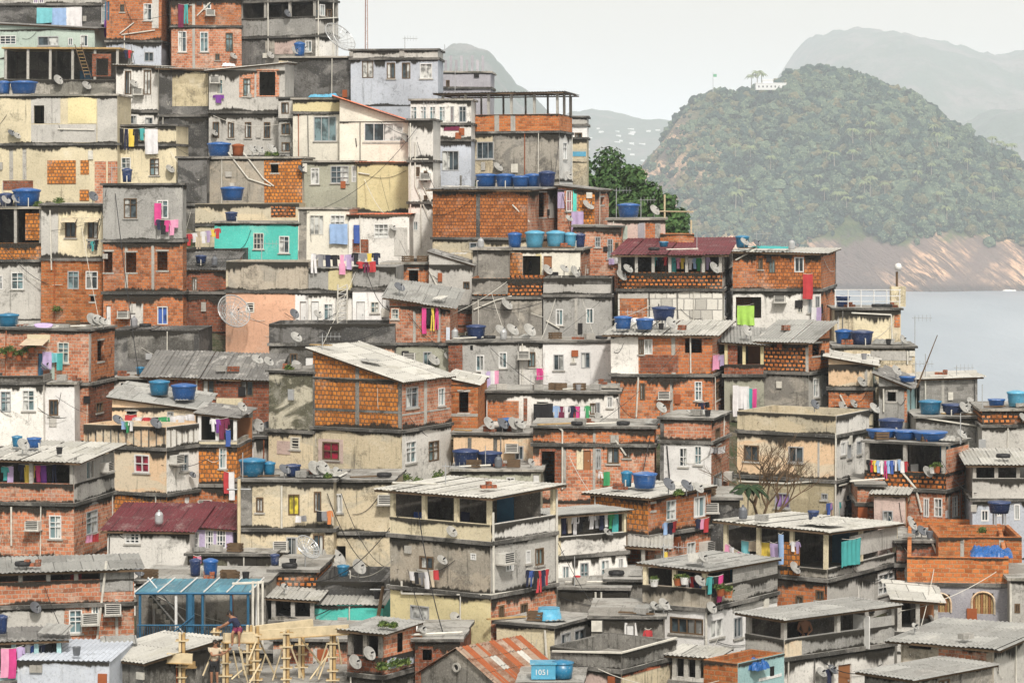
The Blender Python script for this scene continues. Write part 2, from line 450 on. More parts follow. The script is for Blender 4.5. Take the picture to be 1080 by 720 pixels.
            mb.box(sx[0], sx[1], .142, Ls, zz0, zp, q[4] if len(q) > 4 else mp); mb.build('parapet', h.root)
            mb = MB(); other = xa if sg > 0 else xb
            bx = MB(); zt = z1+low-.02; room = kind == 'T'
            yb = Ls if Ls < 3.6 else Ls*.62+.6
            if not room:
                bx.box(xa, xb, Ls-.14, Ls, z0, zp, mp)
                for k in range(n):
                    xx = xa+.02+(xb-xa-.20)*k/max(n-1, 1); MB().box(xx, xx+.12, Ls-.12, Ls, zp, z1, pm).build('post', h.root)
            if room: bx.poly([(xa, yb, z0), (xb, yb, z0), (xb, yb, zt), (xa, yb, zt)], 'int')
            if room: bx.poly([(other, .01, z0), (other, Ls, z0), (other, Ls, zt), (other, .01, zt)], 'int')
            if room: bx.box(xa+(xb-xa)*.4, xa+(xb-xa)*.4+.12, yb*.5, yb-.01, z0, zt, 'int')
            bx.build('back_wall' if room else 'back_parapet', h.root)
            dr = MB(); dx = xa+(xb-xa)*rnd(.55, .8); dr.box(dx, dx+.8, yb-.06, yb-.01, z0, min(z0+1.95, zt-.25), random.choice(['brn', 'wht', 'mblu', 'woodd'])); dr.build('door', h.root) if room else None
            for k in range(n):
                t_ = k/(max(n-1, 1)); xx = xa+.02+(xb-xa-.20)*t_
                pb = MB(); pb.box(xx, xx+.16, -.004, .155, zp-.02 if zp > z0 else z0, ztop + 0 + (ta*abs(xx)/Lf if i == 0 else 0)-.03 if i == 0 else z1, pm); pb.build('post', h.root)
            ns = int(Ls//2.4)
            for k in range(1, ns+1):
                yy = Ls*k/ns-.16; x_ = -.155 if sg > 0 else -.005
                pb = MB(); pb.box(x_, x_+.16, yy, yy+.16, zp-.02, (roofz(0, yy)-.03) if i == 0 else z1, pm); pb.build('post', h.root)
        # slab beneath this storey (or roof on the top)
        def rough_slab(z, zth, name, mat, ov):
            mb = MB(); pts = []
            cr = [(xa-ov, -ov), (xb+ov, -ov), (xb+ov, Ls+ov*.5), (xa-ov, Ls+ov*.5)]
            for a_, b_ in zip(cr, cr[1:]+cr[:1]):
                L = math.dist(a_, b_); n_ = max(2, int(L/.5))
                for k in range(n_):
                    t_ = k/n_; j = .0 if k == 0 else rnd(-.035, .03)
                    nx, ny = (b_[1]-a_[1])/L, -(b_[0]-a_[0])/L
                    pts.append((a_[0]+(b_[0]-a_[0])*t_+nx*j, a_[1]+(b_[1]-a_[1])*t_+ny*j))
            jj = [rnd(-.02, .02) for _ in pts]
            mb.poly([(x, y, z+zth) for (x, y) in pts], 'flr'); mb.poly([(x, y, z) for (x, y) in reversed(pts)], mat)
            for k in range(len(pts)):
                a_, b_ = pts[k], pts[(k+1) % len(pts)]
                mb.poly([(*a_, z+jj[k]*.0), (*b_, z), (*b_, z+zth), (*a_, z+zth)], mat)
            return mb.build(name, h.root)
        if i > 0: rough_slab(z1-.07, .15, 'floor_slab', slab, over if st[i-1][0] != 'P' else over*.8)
        if i == 0:
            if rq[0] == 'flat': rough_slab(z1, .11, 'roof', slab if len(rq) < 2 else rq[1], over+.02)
            elif rq[0] == 'sheet':
                mat = rq[1]; mb = MB(); ov = rov
                X0, X1, Y0, Y1 = xa-ov, xb+ov, -ov, Ls+ov*.4
                axis = rq[4] if len(rq) > 4 else ('y' if abs(tb) >= abs(ta) else 'x')
                zf = lambda x, y: ztop + ta*((-x*sg)/Lf) + tb*(y/Ls)
                def strip(lo, hi, l2, h2, swap):
                    s = lo
                    while s < hi-.05:
                        e = min(s+1.05, hi); j0 = rnd(-.07, .07); j1 = rnd(-.07, .07); dz = rnd(0, .03); k = max(2, int((e-s)/.0875))
                        prev = None
                        for a in range(k+1):
                            c_ = s+(e-s)*a/k; zc_ = (.022 if a % 2 else -.022)+dz
                            A = (c_, l2+j0) if not swap else (l2+j0, c_); B = (c_, h2+j1) if not swap else (h2+j1, c_)
                            cur = ((*A, zf(*A)+zc_), (*B, zf(*B)+zc_))
                            if prev: mb.poly([prev[0], cur[0], cur[1], prev[1]], mat)
                            prev = cur
                        s = e
                if axis == 'y': strip(X0, X1, Y0, Y1, False)
                else: strip(Y0, Y1, X0, X1, True)
                # purlins: give the roof its real thickness at the eaves
                for yy in (Y0+.1, (Y0+Y1)/2, Y1-.1):
                    mb.poly([(X0+.05, yy, zf(X0, yy)-.03), (X1-.05, yy, zf(X1, yy)-.03), (X1-.05, yy, zf(X1, yy)-.11), (X0+.05, yy, zf(X0, yy)-.11)], 'woodd')
                for xx in (X0+.1, X1-.1):
                    mb.poly([(xx, Y0+.05, zf(xx, Y0)-.03), (xx, Y1-.05, zf(xx, Y1)-.03), (xx, Y1-.05, zf(xx, Y1)-.10), (xx, Y0+.05, zf(xx, Y0)-.10)], 'woodd')
                mb.build('roof', h.root)
    if st[0][0] == 'P': pass
    # --- black mould that has run down from every slab edge and crept up from every foot
    qs = random.Random(int(x0*3+base*5+1))
    for (kind, z1, q), (z0, _z) in zip(st, h.levels):
        if kind not in 'SP' and False: continue
        for face, lo, hi in (('f', xa, xb), ('s', 0, Ls)):
            if face == 's' and abs(sid-xc) < 3: continue
            ztp = (z1+(low if z1 == ztop else 0)-.02) if kind in 'SP' else zc(float(q[0]))-.01
            H_ = ztp-z0; 
            if H_ < .3: continue
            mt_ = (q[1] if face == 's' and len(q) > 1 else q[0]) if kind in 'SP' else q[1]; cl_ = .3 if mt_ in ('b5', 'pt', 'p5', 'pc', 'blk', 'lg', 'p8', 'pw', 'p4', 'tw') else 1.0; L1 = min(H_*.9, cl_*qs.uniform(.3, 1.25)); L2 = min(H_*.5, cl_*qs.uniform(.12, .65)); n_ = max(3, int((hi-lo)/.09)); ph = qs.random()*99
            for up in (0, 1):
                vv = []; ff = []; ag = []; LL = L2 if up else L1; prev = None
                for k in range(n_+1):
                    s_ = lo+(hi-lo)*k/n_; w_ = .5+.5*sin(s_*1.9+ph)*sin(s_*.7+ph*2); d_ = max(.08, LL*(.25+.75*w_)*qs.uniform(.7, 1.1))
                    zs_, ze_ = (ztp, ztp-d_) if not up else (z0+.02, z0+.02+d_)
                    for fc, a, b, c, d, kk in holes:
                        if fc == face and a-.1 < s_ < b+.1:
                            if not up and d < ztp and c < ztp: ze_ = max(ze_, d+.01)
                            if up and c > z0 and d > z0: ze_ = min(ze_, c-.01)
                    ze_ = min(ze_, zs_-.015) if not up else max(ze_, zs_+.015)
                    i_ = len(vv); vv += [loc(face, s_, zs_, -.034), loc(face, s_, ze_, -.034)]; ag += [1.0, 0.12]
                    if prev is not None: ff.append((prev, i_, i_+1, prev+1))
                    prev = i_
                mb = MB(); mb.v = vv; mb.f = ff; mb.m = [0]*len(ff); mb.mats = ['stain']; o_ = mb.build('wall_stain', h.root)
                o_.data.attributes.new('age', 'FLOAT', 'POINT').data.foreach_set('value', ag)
    # --- windows and doors
    for k, fc, s0, s1, z0, z1 in wins:
        w, ht = s1-s0, z1-z0
        B = lambda mb, a, b, c, d, e, f_, mt: mb.box(*( (a, b, e, f_, c, d) if fc == 'f' else ((min(-sg*e, -sg*f_), max(-sg*e, -sg*f_), a, b, c, d)) ), mt)
        if k == 'd': continue
        if k == 'o':
            mb = MB(); B(mb, s0-.08, s1+.08, z1, z1+.09, -.025, .05, 'con'); mb.build('lintel', h.root)
            mb = MB(); B(mb, s0-.08, s1+.08, z0-.09, z0, -.035, .05, 'con'); mb.build('sill', h.root); continue
        if k in 'DEC':
            mb = MB(); B(mb, s0+.02, s1-.02, z0, z1-.02, .06, .11, {'D': 'brn', 'E': 'wht', 'C': 'mblu'}[k]); dd = mb.build('door', h.root)
            mb = MB(); B(mb, s1-.14, s1-.09, z0+ht*.45, z0+ht*.5, .02, .06, 'alu'); mb.build('handle', dd); continue
        if k == 'V':
            mb = MB(); n_ = 9; c = (s0+s1)/2
            for a in range(n_-1):
                xa_, xb_ = s0+w*a/n_*n_/(n_-1), s0+w*(a+1)/(n_-1); mid = (xa_+xb_)/2; top = z1-.35+.33*sqrt(max(0, 1-((mid-c)/(w/2))**2))
                mb.box(xa_+.01, xb_-.01, .03+.02*(a % 2), .09, z0, top, 'wood' if a % 3 else 'brn')
            mb.build('shutter', h.root)
            mb = MB(); pp = [(s0-.04, -.03, z0), (s0-.04, -.03, z1-.35)]+[(c+(w/2+.04)*-cos(pi*q/8), -.03, z1-.33+.38*sin(pi*q/8)) for q in range(1, 8)]+[(s1+.04, -.03, z1-.35), (s1+.04, -.03, z0)]
            mb.tube(pp, .04, 'pa', 4); mb.build('window_frame', h.root); continue
        fm, fw, nx, ny, pane = WIN.get(k, WIN['w'])
        if fm == 'wht' and random.random() < .3: fm = random.choice(['alu', 'alu', 'pvc', 'woodd'])
        if pane == 'g2' and random.random() < .35: pane = 'g1'
        elif pane == 'g1' and random.random() < .15: pane = 'g3'
        mb = MB()
        B(mb, s0, s0+fw, z0, z1, -.02, .07, fm); B(mb, s1-fw, s1, z0, z1, -.02, .07, fm)
        B(mb, s0+fw, s1-fw, z0, z0+fw, -.02, .07, fm); B(mb, s0+fw, s1-fw, z1-fw, z1, -.02, .07, fm)
        for a in range(nx):
            c = s0+w*(a+1)/(nx+1); B(mb, c-.02, c+.02, z0+fw, z1-fw, 0, .065, fm)
        for a in range(ny):
            c = z0+ht*(a+1)/(ny+1) if k != 'w' else z0+ht*.7; B(mb, s0+fw, s1-fw, c-.018, c+.018, .002, .062, fm)
        if k in 'wG' and ht > .9: B(mb, s0+fw, s1-fw, z0+ht*.68, z0+ht*.68+.03, .003, .061, fm)
        wo = mb.build('window', h.root)
        mb = MB(); B(mb, s0+fw*.5, s1-fw*.5, z0+fw*.5, z1-fw*.5, .075, .095, pane)
        if pane in ('g1', 'g2') and random.random() < .65:   # a curtain drawn behind one sash
            a = random.choice([0, .5]); mb.box(*((s0+w*a+fw, s0+w*(a+.5)-fw, .070, .0745, z0+fw, z1-fw) if fc == 'f' else (min(-sg*.07, -sg*.0745), max(-sg*.07, -sg*.0745), s0+w*a+fw, s0+w*(a+.5)-fw, z0+fw, z1-fw)), 'g3')
        mb.build('pane', wo)
        if random.random() < .6:
            mb = MB(); B(mb, s0-.07, s1+.07, z0-.07, z0-.002, -.07, .02, 'con'); mb.build('sill', wo)
    for m, (x, y, w, hh) in patches:
        fc, s0, _ = onface(x+.01, y+hh/2); _, s1, _ = onface(x+w, y+hh/2); fc, _, zt = onface(x+w/2, y); _, _, zb = onface(x+w/2, y+hh)
        lo, hi = (xa, xb) if fc == 'f' else (0, Ls)
        s0, s1 = max(min(s0, s1), lo), min(max(s0, s1), hi)
        mb = MB(); hs = [(a, b, c, d) for f2, a, b, c, d, k in holes if f2 == fc]
        thk = rnd(.018, .03)
        for a, b in cells(s0, s1, [v for q_ in hs for v in q_[:2]]):
            for c, d in cells(zb, zt, [v for q_ in hs for v in q_[2:]]):
                mx, mz = (a+b)/2, (c+d)/2
                if b-a < 1e-5 or d-c < 1e-5 or any(q_[0] < mx < q_[1] and q_[2] < mz < q_[3] for q_ in hs): continue
                mb.box(*((a, b, -thk, -.001, c, d) if fc == 'f' else (min(sg*thk, sg*.001), max(sg*thk, sg*.001), a, b, c, d)), m)
        if mb.v: mb.build('wall_panel', h.root)
    # meters, vents, down-pipes and loose wiring on the wall, drawn from the house's own dice
    q_ = random.Random(int(x0*7+base*13))
    zlo, zhi = max(0.0, h.levels[-1][0]), ztop+low
    for face, lo, hi in (('f', xa, xb), ('s', 0, Ls)):
        if face == 's' and abs(sid-xc) < 6: continue
        L_ = hi-lo
        for _k in range(int(L_/2.3)+1):
            s_ = lo+L_*q_.random(); kk = q_.random(); 
            sol = [lv for lv, s2 in zip(h.levels, st) if s2[0] == 'S']
            if not sol: continue
            lv = q_.choice(sol); z_ = lv[0]+(lv[1]-lv[0])*q_.uniform(.25, .9)
            if any(fc == face and a-.25 < s_ < b+.25 for fc, a, b, c, d, k in holes): 
                if kk < .6: continue
            mb = MB()
            if kk < .30: mb.tube([loc(face, s_, lv[1]-.05, -.06), loc(face, s_+q_.uniform(-.05, .05), lv[0]+.1, -.06)], .028, q_.choice(['pvc', 'pvc', 'slab', 'rust'])); mb.build('pipe', h.root)
            elif kk < .72:
                s2_ = lo+L_*q_.random(); z2 = lv[0]+(lv[1]-lv[0])*q_.uniform(.3, .98); pts_ = [loc(face, s_+(s2_-s_)*u/6, z_+(z2-z_)*u/6-.25*sin(pi*u/6), -.05) for u in range(7)]
                mb.tube(pts_, .012, q_.choice(['blk1', 'blk1', 'pvc']), 4); mb.build('wiring', h.root)
            else:
                w_ = q_.uniform(.12, .22); hh_ = q_.uniform(.12, .28)
                mb.box(*((s_-w_, s_+w_, -.09, 0, z_-hh_, z_+hh_) if face == 'f' else (min(sg*.09, 0), max(sg*.09, 0), s_-w_, s_+w_, z_-hh_, z_+hh_)), q_.choice(['alu', 'pvc', 'gd', 'con', 'rust'])); mb.build('meter_box', h.root)
    for pts, m, r in pipes:
        q = []
        for (x, y) in pts:
            fc, s, z = onface(x, y, .07); q.append(loc(fc, s, z, -.07))
        mb = MB(); mb.tube(q, r, m, 5); mb.build('pipe', h.root)
    for a in acs:
        x, y = a[:2]; fc, s, z = onface(x, y); w = .31; hh = .19
        mb = MB(); mb.box(*((s-w, s+w, -.42, .0, z-hh, z+hh) if fc == 'f' else (min(sg*.42, 0), max(sg*.42, 0), s-w, s+w, z-hh, z+hh)), 'ac'); ao = mb.build('air_conditioner', h.root)
        mb = MB()
        for k in range(5):
            zz = z-hh+.06+k*.075
            mb.box(*((s-w+.05, s+w-.05, -.435, -.421, zz, zz+.035) if fc == 'f' else (min(sg*.421, sg*.435), max(sg*.421, sg*.435), s-w+.05, s+w-.05, zz, zz+.035)), 'gd')
        mb.build('grille', ao)
        mb = MB(); mb.box(*((s-w-.05, s+w+.05, -.5, 0, z-hh-.05, z-hh-.003) if fc == 'f' else (min(sg*.5, 0), max(sg*.5, 0), s-w-.05, s+w+.05, z-hh-.05, z-hh-.003)), 'con'); mb.build('shelf', ao)
    return h

# place something at a house: on the roof (py None) `back` metres behind the front edge, or at a wall/terrace point `out` metres off the front
def spot(nick, px, py=None, back=.8, out=None):
    h = HOUSES[nick]; o2 = Vector((h.C.x, h.C.y))
    if py is None:
        org = o2+h.V*back; s = h.plan(px, org, h.U); w = org+h.U*s
        s2 = min(max(s, h.xa), h.xb)
        return Vector((w.x, w.y, h.C.z+h.roofz(s2, back)+.15))
    fc, s, z = h.onface(px, py, out or 0)
    l = Vector(h.loc(fc, s, z, -(out or 0)))
    return h.C+Matrix.Rotation(-h.th, 3, 'Z')@l
# ================= camera, light, sky, air =================
cam = bpy.data.cameras.new('camera'); co = bpy.data.objects.new('camera', cam); COL.objects.link(co)
co.location = (0, 0, CZ); co.rotation_euler = (pi/2, 0, 0)
cam.sensor_width = 36; cam.lens = 36*F/1080; cam.shift_y = -(360-HZ)/1080
cam.clip_start = .5; cam.clip_end = 60000; S.camera = co
SUN_EL, SUN_AZ = 46, -62      # azimuth measured from straight ahead, left negative: sun stands to the left
w = bpy.data.worlds.new('World'); S.world = w; w.use_nodes = True
nt = w.node_tree; bg = nt.nodes['Background']
sk = nt.nodes.new('ShaderNodeTexSky'); sk.sky_type = 'NISHITA'; sk.sun_disc = False
sk.sun_elevation = radians(SUN_EL); sk.sun_rotation = radians(SUN_AZ); sk.altitude = 0; sk.air_density = 1.3; sk.dust_density = 7; sk.ozone_density = 1.0
hs = nt.nodes.new('ShaderNodeHueSaturation'); hs.inputs['Saturation'].default_value = .38; hs.inputs['Value'].default_value = 1.0
mx = nt.nodes.new('ShaderNodeMix'); mx.data_type = 'RGBA'; mx.inputs[0].default_value = .55
nt.links.new(sk.outputs[0], hs.inputs['Color']); nt.links.new(hs.outputs[0], mx.inputs[6]); mx.inputs[7].default_value = (9.5, 8.75, 7.35, 1)
nt.links.new(mx.outputs[2], bg.inputs[0]); bg.inputs[1].default_value = .114
sl = bpy.data.lights.new('sun', 'SUN'); sl.energy = 3.3; sl.angle = radians(5); sl.color = (1, .945, .86)
so = bpy.data.objects.new('sun', sl); COL.objects.link(so)
ea, aa = radians(SUN_EL), radians(SUN_AZ+180-0)
# direction to the sun: left of the camera and behind it
SAZ = radians(-12)
to_sun = Vector((-sin(SAZ)*cos(ea), -cos(SAZ)*cos(ea), sin(ea)))
so.rotation_euler = to_sun.to_track_quat('Z', 'Y').to_euler()
sk.sun_rotation = math.atan2(to_sun.x, to_sun.y)
S.view_settings.view_transform = 'Standard'; S.view_settings.look = 'None'; S.view_settings.exposure = 0.16; S.view_settings.gamma = 1
try: S.view_settings.use_curve_mapping = False
except Exception: pass
S.cycles.max_bounces = 6; S.cycles.diffuse_bounces = 3; S.cycles.glossy_bounces = 2; S.cycles.volume_bounces = 2
S.cycles.use_denoising = True; S.cycles.denoiser = 'OPENIMAGEDENOISE'; S.cycles.denoising_input_passes = 'RGB_ALBEDO_NORMAL'
# haze: one closed box of even air round everything
mb = MB(); mb.box(-9000, 9000, -400, 26000, -1.0, 560, 'wht')
hz = mb.build('haze'); hz.data.materials.clear()
hm = bpy.data.materials.new('haze'); hm.use_nodes = True; n = hm.node_tree.nodes; n.remove(n['Principled BSDF'])
pv = n.new('ShaderNodeVolumePrincipled'); hm.node_tree.links.new(pv.outputs[0], n['Material Output'].inputs['Volume'])
pv.inputs['Density'].default_value = 1.4e-4; pv.inputs['Color'].default_value = (.87, .93, 1.0, 1); pv.inputs['Anisotropy'].default_value = -.1
hz.data.materials.append(hm); tag(hz, kind='stuff'); hz['label'] = 'pale haze in the air over the bay'

# ================= value noise for terrain =================
rs = np.random.RandomState(3); LAT = rs.rand(256, 256)
def vn(x, y):
    xi = np.floor(x).astype(int); yi = np.floor(y).astype(int); fx = x-xi; fy = y-yi; fx = fx*fx*(3-2*fx); fy = fy*fy*(3-2*fy)
    g = lambda a, b: LAT[a % 256, b % 256]
    return (g(xi, yi)*(1-fx)+g(xi+1, yi)*fx)*(1-fy)+(g(xi, yi+1)*(1-fx)+g(xi+1, yi+1)*fx)*fy
def fbm(x, y, o=5, gain=.5):
    r = 0; a = 1; t = 0
    for k in range(o): r = r+a*vn(x*2**k+17*k, y*2**k+5*k); t += a; a *= gain
    return r/t
def grid(name, X, Y, Z, mat, smooth=True):
    ny, nx = X.shape; v = np.stack([X.ravel(), Y.ravel(), Z.ravel()], 1)
    i = np.arange(ny*nx).reshape(ny, nx); f = np.stack([i[:-1, :-1].ravel(), i[:-1, 1:].ravel(), i[1:, 1:].ravel(), i[1:, :-1].ravel()], 1)
    me = bpy.data.meshes.new(name); me.from_pydata(v.tolist(), [], f.tolist()); me.materials.append(mat)
    me.polygons.foreach_set('use_smooth', [smooth]*len(f)); me.update(); unwrap(me)
    o = bpy.data.objects.new(name, me); COL.objects.link(o); return o

# ---- sea
t = NT('sea'); tc = t.add('ShaderNodeTexCoord').outputs['Object']
def scaled(sx, sy):
    m = t.n.new('ShaderNodeMapping'); t.l.new(tc, m.inputs['Vector']); m.inputs['Scale'].default_value = (sx, sy, 1); return m.outputs[0]
n1 = t.noise(scaled(.16, .035), 1, 5, .7); n2 = t.noise(scaled(.012, .002), 1, 3, .5)
t.bump(t.math('ADD', n1, t.math('MULTIPLY', n2, .4)), 1.0, 1.1)
seam = t.fin(t.mix(t.ramp(n2, .35, .65), (.26, .31, .37), (.33, .38, .44)), .36, .8)
seam_o = grid('sea', *np.meshgrid(np.linspace(-8500, 8500, 3), np.linspace(-300, 25500, 3)), np.zeros((3, 3)), seam); tag(seam_o, kind='structure')

# ---- the hillside under the houses
def crest(px):   # lowest silhouette row of the settlement per column; the ground falls away behind it
    return np.interp(px, [-400, 0, 480, 600, 690, 780, 880, 960, 1040, 1110, 1400], [20, 60, 150, 215, 270, 320, 375, 415, 450, 470, 560])
xs = np.linspace(-38, 42, 150); ds = np.concatenate([np.linspace(-60, 85, 12), np.linspace(88, 240, 150), np.linspace(245, 420, 20)])
Xg, Dg = np.meshgrid(xs, ds)
yb = 700-(Dg-110)/.14; pxg = Xg*F/np.maximum(Dg, 60)+CX
Zs = CZ-(yb-HZ)/F*Dg-1.2
Zs = np.where(Dg < 88, CZ-(700-(88-110)/.14-HZ)/F*88-1.2-(88-Dg)*.12, Zs)
dc = 110+(700-crest(pxg))*.14
zc_ = CZ-(crest(pxg)-HZ)/F*dc-1.2
Zs = np.where(Dg > dc, zc_-(Dg-dc)*1.1, Zs)
Zs = np.maximum(Zs+(fbm(Xg*.35, Dg*.35)-.5)*1.2, -1.0+.2)
Zs = np.where(Dg > 250, np.minimum(Zs, -.5), Zs)
t = NT('hillside'); tc = t.add('ShaderNodeTexCoord').outputs['Object']
nn = t.noise(tc, .8, 6, .7); n3 = t.noise(tc, 5, 4, .7)
cc = t.mix(t.ramp(nn, .4, .6), (.10, .085, .06), (.035, .05, .02)); cc = t.mix(t.ramp(n3, .5, .7), cc, (.17, .15, .12)); t.bump(n3, 1, .1)
o = grid('hillside_ground', Xg, Dg, Zs, t.fin(cc, .95)); tag(o, kind='structure')

# ---- headland across the bay: a rock dome rising from the water, its upper part wooded
def sil(pts, D):
    x = np.array([(a-CX)/F*D for a, b in pts]); z = np.array([CZ-(b-HZ)/F*D for a, b in pts]); return x, z
HD = 2560.0
hx, hzz = sil([(575, 330), (610, 290), (640, 245), (660, 210), (672, 182), (686, 166), (700, 150), (716, 126), (735, 107), (757, 98), (775, 101), (790, 93), (805, 85), (830, 75), (850, 71), (870, 72), (890, 74), (910, 78), (935, 89), (955, 96), (985, 113), (1010, 131), (1030, 146), (1060, 162), (1080, 174), (1120, 200), (1180, 240), (1250, 290), (1300, 330)], HD)
SH = 2289.0
xs = np.linspace(hx[0], hx[-1], 330); tt = np.concatenate([np.linspace(-.03, 1, 120), np.linspace(1.03, 2.1, 30)])
Xh, Th = np.meshgrid(xs, tt)
top = np.interp(Xh, hx, hzz)-6.0*np.clip((Xh-165)/60, 0, 1)
wobx = (fbm(Xh*.006+3, Th*0+.3, 3)-.5)*170
Yh = SH + wobx*(1-np.clip(Th, 0, 1)) + Th*(HD-SH)
tcl = np.clip(Th, 0, 1)
prof = np.where(Th <= 1, np.sin(tcl*pi/2)**.72, np.cos(np.clip((Th-1)/1.1, 0, 1)*pi/2))
cliff = 36+22*(fbm(Xh*.01, Th*0, 3)-.5)
Zh = top*prof
# bare slabs: steep smooth rock with diagonal joints at the foot
rib = (fbm((Xh+Zh*1.3)*.02, Yh*.004, 4)-.5)
Zh = Zh + rib*14*np.sin(tcl*pi)**.6*np.where(Zh < 60, 1.4, .7)
Zh = Zh + (fbm(Xh*.05, Yh*.05, 4)-.5)*9*np.clip(tcl*4, 0, 1) + (fbm(Xh*.016+9, Yh*.012, 3)-.5)*26*np.sin(tcl*pi)*np.clip((Zh-40)/40, 0, 1)
Zh = Zh + (fbm((Xh+Zh)*.07, Yh*.03+Zh*.02, 4)-.5)*8*np.clip((60-Zh)/30, 0, 1)*np.clip(tcl*8, 0, 1)
Zh = np.where(Th > 1.98, -6, Zh); Zh = np.where(Th < 0, -6, Zh)
t = NT('headland_rock'); tc = t.add('ShaderNodeTexCoord').outputs['Object']
def mp(v, rot, sc):
    m = t.n.new('ShaderNodeMapping'); m.vector_type = 'TEXTURE'; t.l.new(v, m.inputs['Vector']); m.inputs['Rotation'].default_value = rot; m.inputs['Scale'].default_value = sc; return m.outputs[0]
ra = t.noise(mp(tc, (0, radians(38), 0), (38, 50, 5.5)), 1, 7, .72, .7); rb = t.noise(tc, .012, 5, .6, .5); rc = t.noise(tc, .12, 4, .7)
rd = t.noise(mp(tc, (0, radians(44), 0), (20, 30, 1.6)), 1, 5, .75, 1.0); rock = t.mix(t.ramp(ra, .44, .56), (.15, .11, .09), (.78, .50, .33)); rock = t.mix(t.math('MULTIPLY', t.ramp(rd, .52, .60), .8), rock, (.06, .048, .04)); rock = t.mix(t.ramp(rb, .44, .60), rock, (.17, .13, .115)); rock = t.mix(t.math('MULTIPLY', t.ramp(rc, .5, .7), .5), rock, (.14, .12, .10))
zc2 = t.add('ShaderNodeSeparateXYZ', Vector=tc).outputs[2]
wet = t.ramp(zc2, 7, 2); rock = t.mix(t.math('MULTIPLY', wet, .75), rock, (.07, .06, .055))
gm = t.math('ADD', zc2, t.math('MULTIPLY', t.noise(tc, .03, 5, .6), 60)); grn = t.mix(t.ramp(rc, .4, .65), (.05, .085, .035), (.11, .13, .05))
xc2 = t.add('ShaderNodeSeparateXYZ', Vector=tc).outputs[0]
left = t.ramp(t.math('ADD', xc2, t.math('MULTIPLY', t.noise(tc, .014, 4, .6), 170)), 195, 280)
cover = t.math('MULTIPLY', t.ramp(gm, 66, 78), t.math('MAXIMUM', left, t.ramp(rc, .58, .64)))
rock = t.mix(cover, rock, grn); t.bump(t.math('ADD', ra, rc), .8, 4)
o = grid('rocky_headland', Xh, Yh, Zh, t.fin(rock, .95)); tag(o, kind='structure')
from mathutils.bvhtree import BVHTree
hl = BVHTree.FromPolygons([tuple(v.co) for v in o.data.vertices], [tuple(p.vertices) for p in o.data.polygons])
# its woods: thousands of crowns nobody could count
lm = []
for a, b, c_ in (((.006, .020, .016), (.020, .052, .040), (.09, .14, .09)), ((.03, .062, .04), (.08, .12, .075), (.22, .26, .15)), ((.07, .08, .035), (.14, .13, .06), (.24, .20, .11))):
    t = NT('headland_crown'); tc = t.add('ShaderNodeTexCoord').outputs['Object']
    n = t.noise(tc, .05, 4, .7); n2 = t.noise(tc, .6, 3, .7)
    lm.append(t.fin(t.mix(t.ramp(n2, .5, .68), t.mix(t.ramp(n, .4, .6), a, b), c_), .8, .2)); t.bump(n2, 1, 1.5)
R = random.Random(5)
bv = []; 
def ico():
    me = bpy.data.meshes.new('t'); import bmesh; b = bmesh.new(); bmesh.ops.create_icosphere(b, subdivisions=2, radius=1); b.to_mesh(me); b.free()
    v = np.empty(len(me.vertices)*3, np.float32); me.vertices.foreach_get('co', v); f = np.array([p.vertices[:] for p in me.polygons]); bpy.data.meshes.remove(me); return v.reshape(-1, 3), f
IV, IF = ico(); VV = []; FF = []; MI = []; base = 0; nr = np.random.RandomState(4); HITS = []
k = 0
while k < 9500:
    px = R.uniform(655, 1120); py = R.uniform(66, 268)
    d = Vector(((px-CX)/F, 1, -(py-HZ)/F)).normalized()
    hit = hl.ray_cast(Vector((0, 0, CZ)), d)
    if hit[0] is None: py += 8; k += .3; continue
    k += 1; p = hit[0]
    lf = (px-675)/95+R.uniform(-.55, .5)
    if py > 240+44*(vn(np.array([px*.03]), np.array([.5]))[0]-.3)+16*(vn(np.array([px*.13]), np.array([3.5]))[0]-.5)+R.uniform(-8, 8): continue
    if lf < .75 and R.random() < .70 and py > 100: continue
    s = R.choice([R.uniform(1.4, 3.0), R.uniform(1.6, 3.0), R.uniform(3.0, 6.2)])*(.7 if lf < 1.2 else 1)
    j = IV*(1+.34*(nr.rand(len(IV), 1)-.5)*2)*np.array([s, s, s*R.uniform(.7, 1.15)])+np.array([p.x, p.y, p.z+s*.45])
    VV.append(j); FF.append(IF+base); base += len(IV); MI += [R.choice([0, 0, 0, 1, 1, 1, 1, 2] if lf > 1 else [1, 1, 0, 2])]*len(IF); HITS.append((px, py, p))
for px in np.linspace(700, 1105, 190):       # crowns standing on the skyline
    x = (px-CX)/F*HD; hit = hl.ray_cast(Vector((x, HD+R.uniform(-14, 10), 500)), Vector((0, 0, -1)))
    if hit[0] is None: continue
    s = R.uniform(2.5, 5.5)
    if 792 < px < 828: s *= .4
    p = hit[0]; j = IV*(1+.34*(nr.rand(len(IV), 1)-.5)*2)*s+np.array([p.x, p.y, p.z+s*.5]); VV.append(j); FF.append(IF+base); base += len(IV); MI += [R.choice([0, 1])]*len(IF)
me = bpy.data.meshes.new('headland_woods'); me.from_pydata(np.concatenate(VV).tolist(), [], np.concatenate(FF).tolist())
for m in lm: me.materials.append(m)
me.polygons.foreach_set('material_index', MI); me.update()
o = bpy.data.objects.new('headland_woods', me); COL.objects.link(o); tag(o, 'dense hazy woods covering the headland across the bay', kind='stuff')

def dark_leaf(n='x'): pass
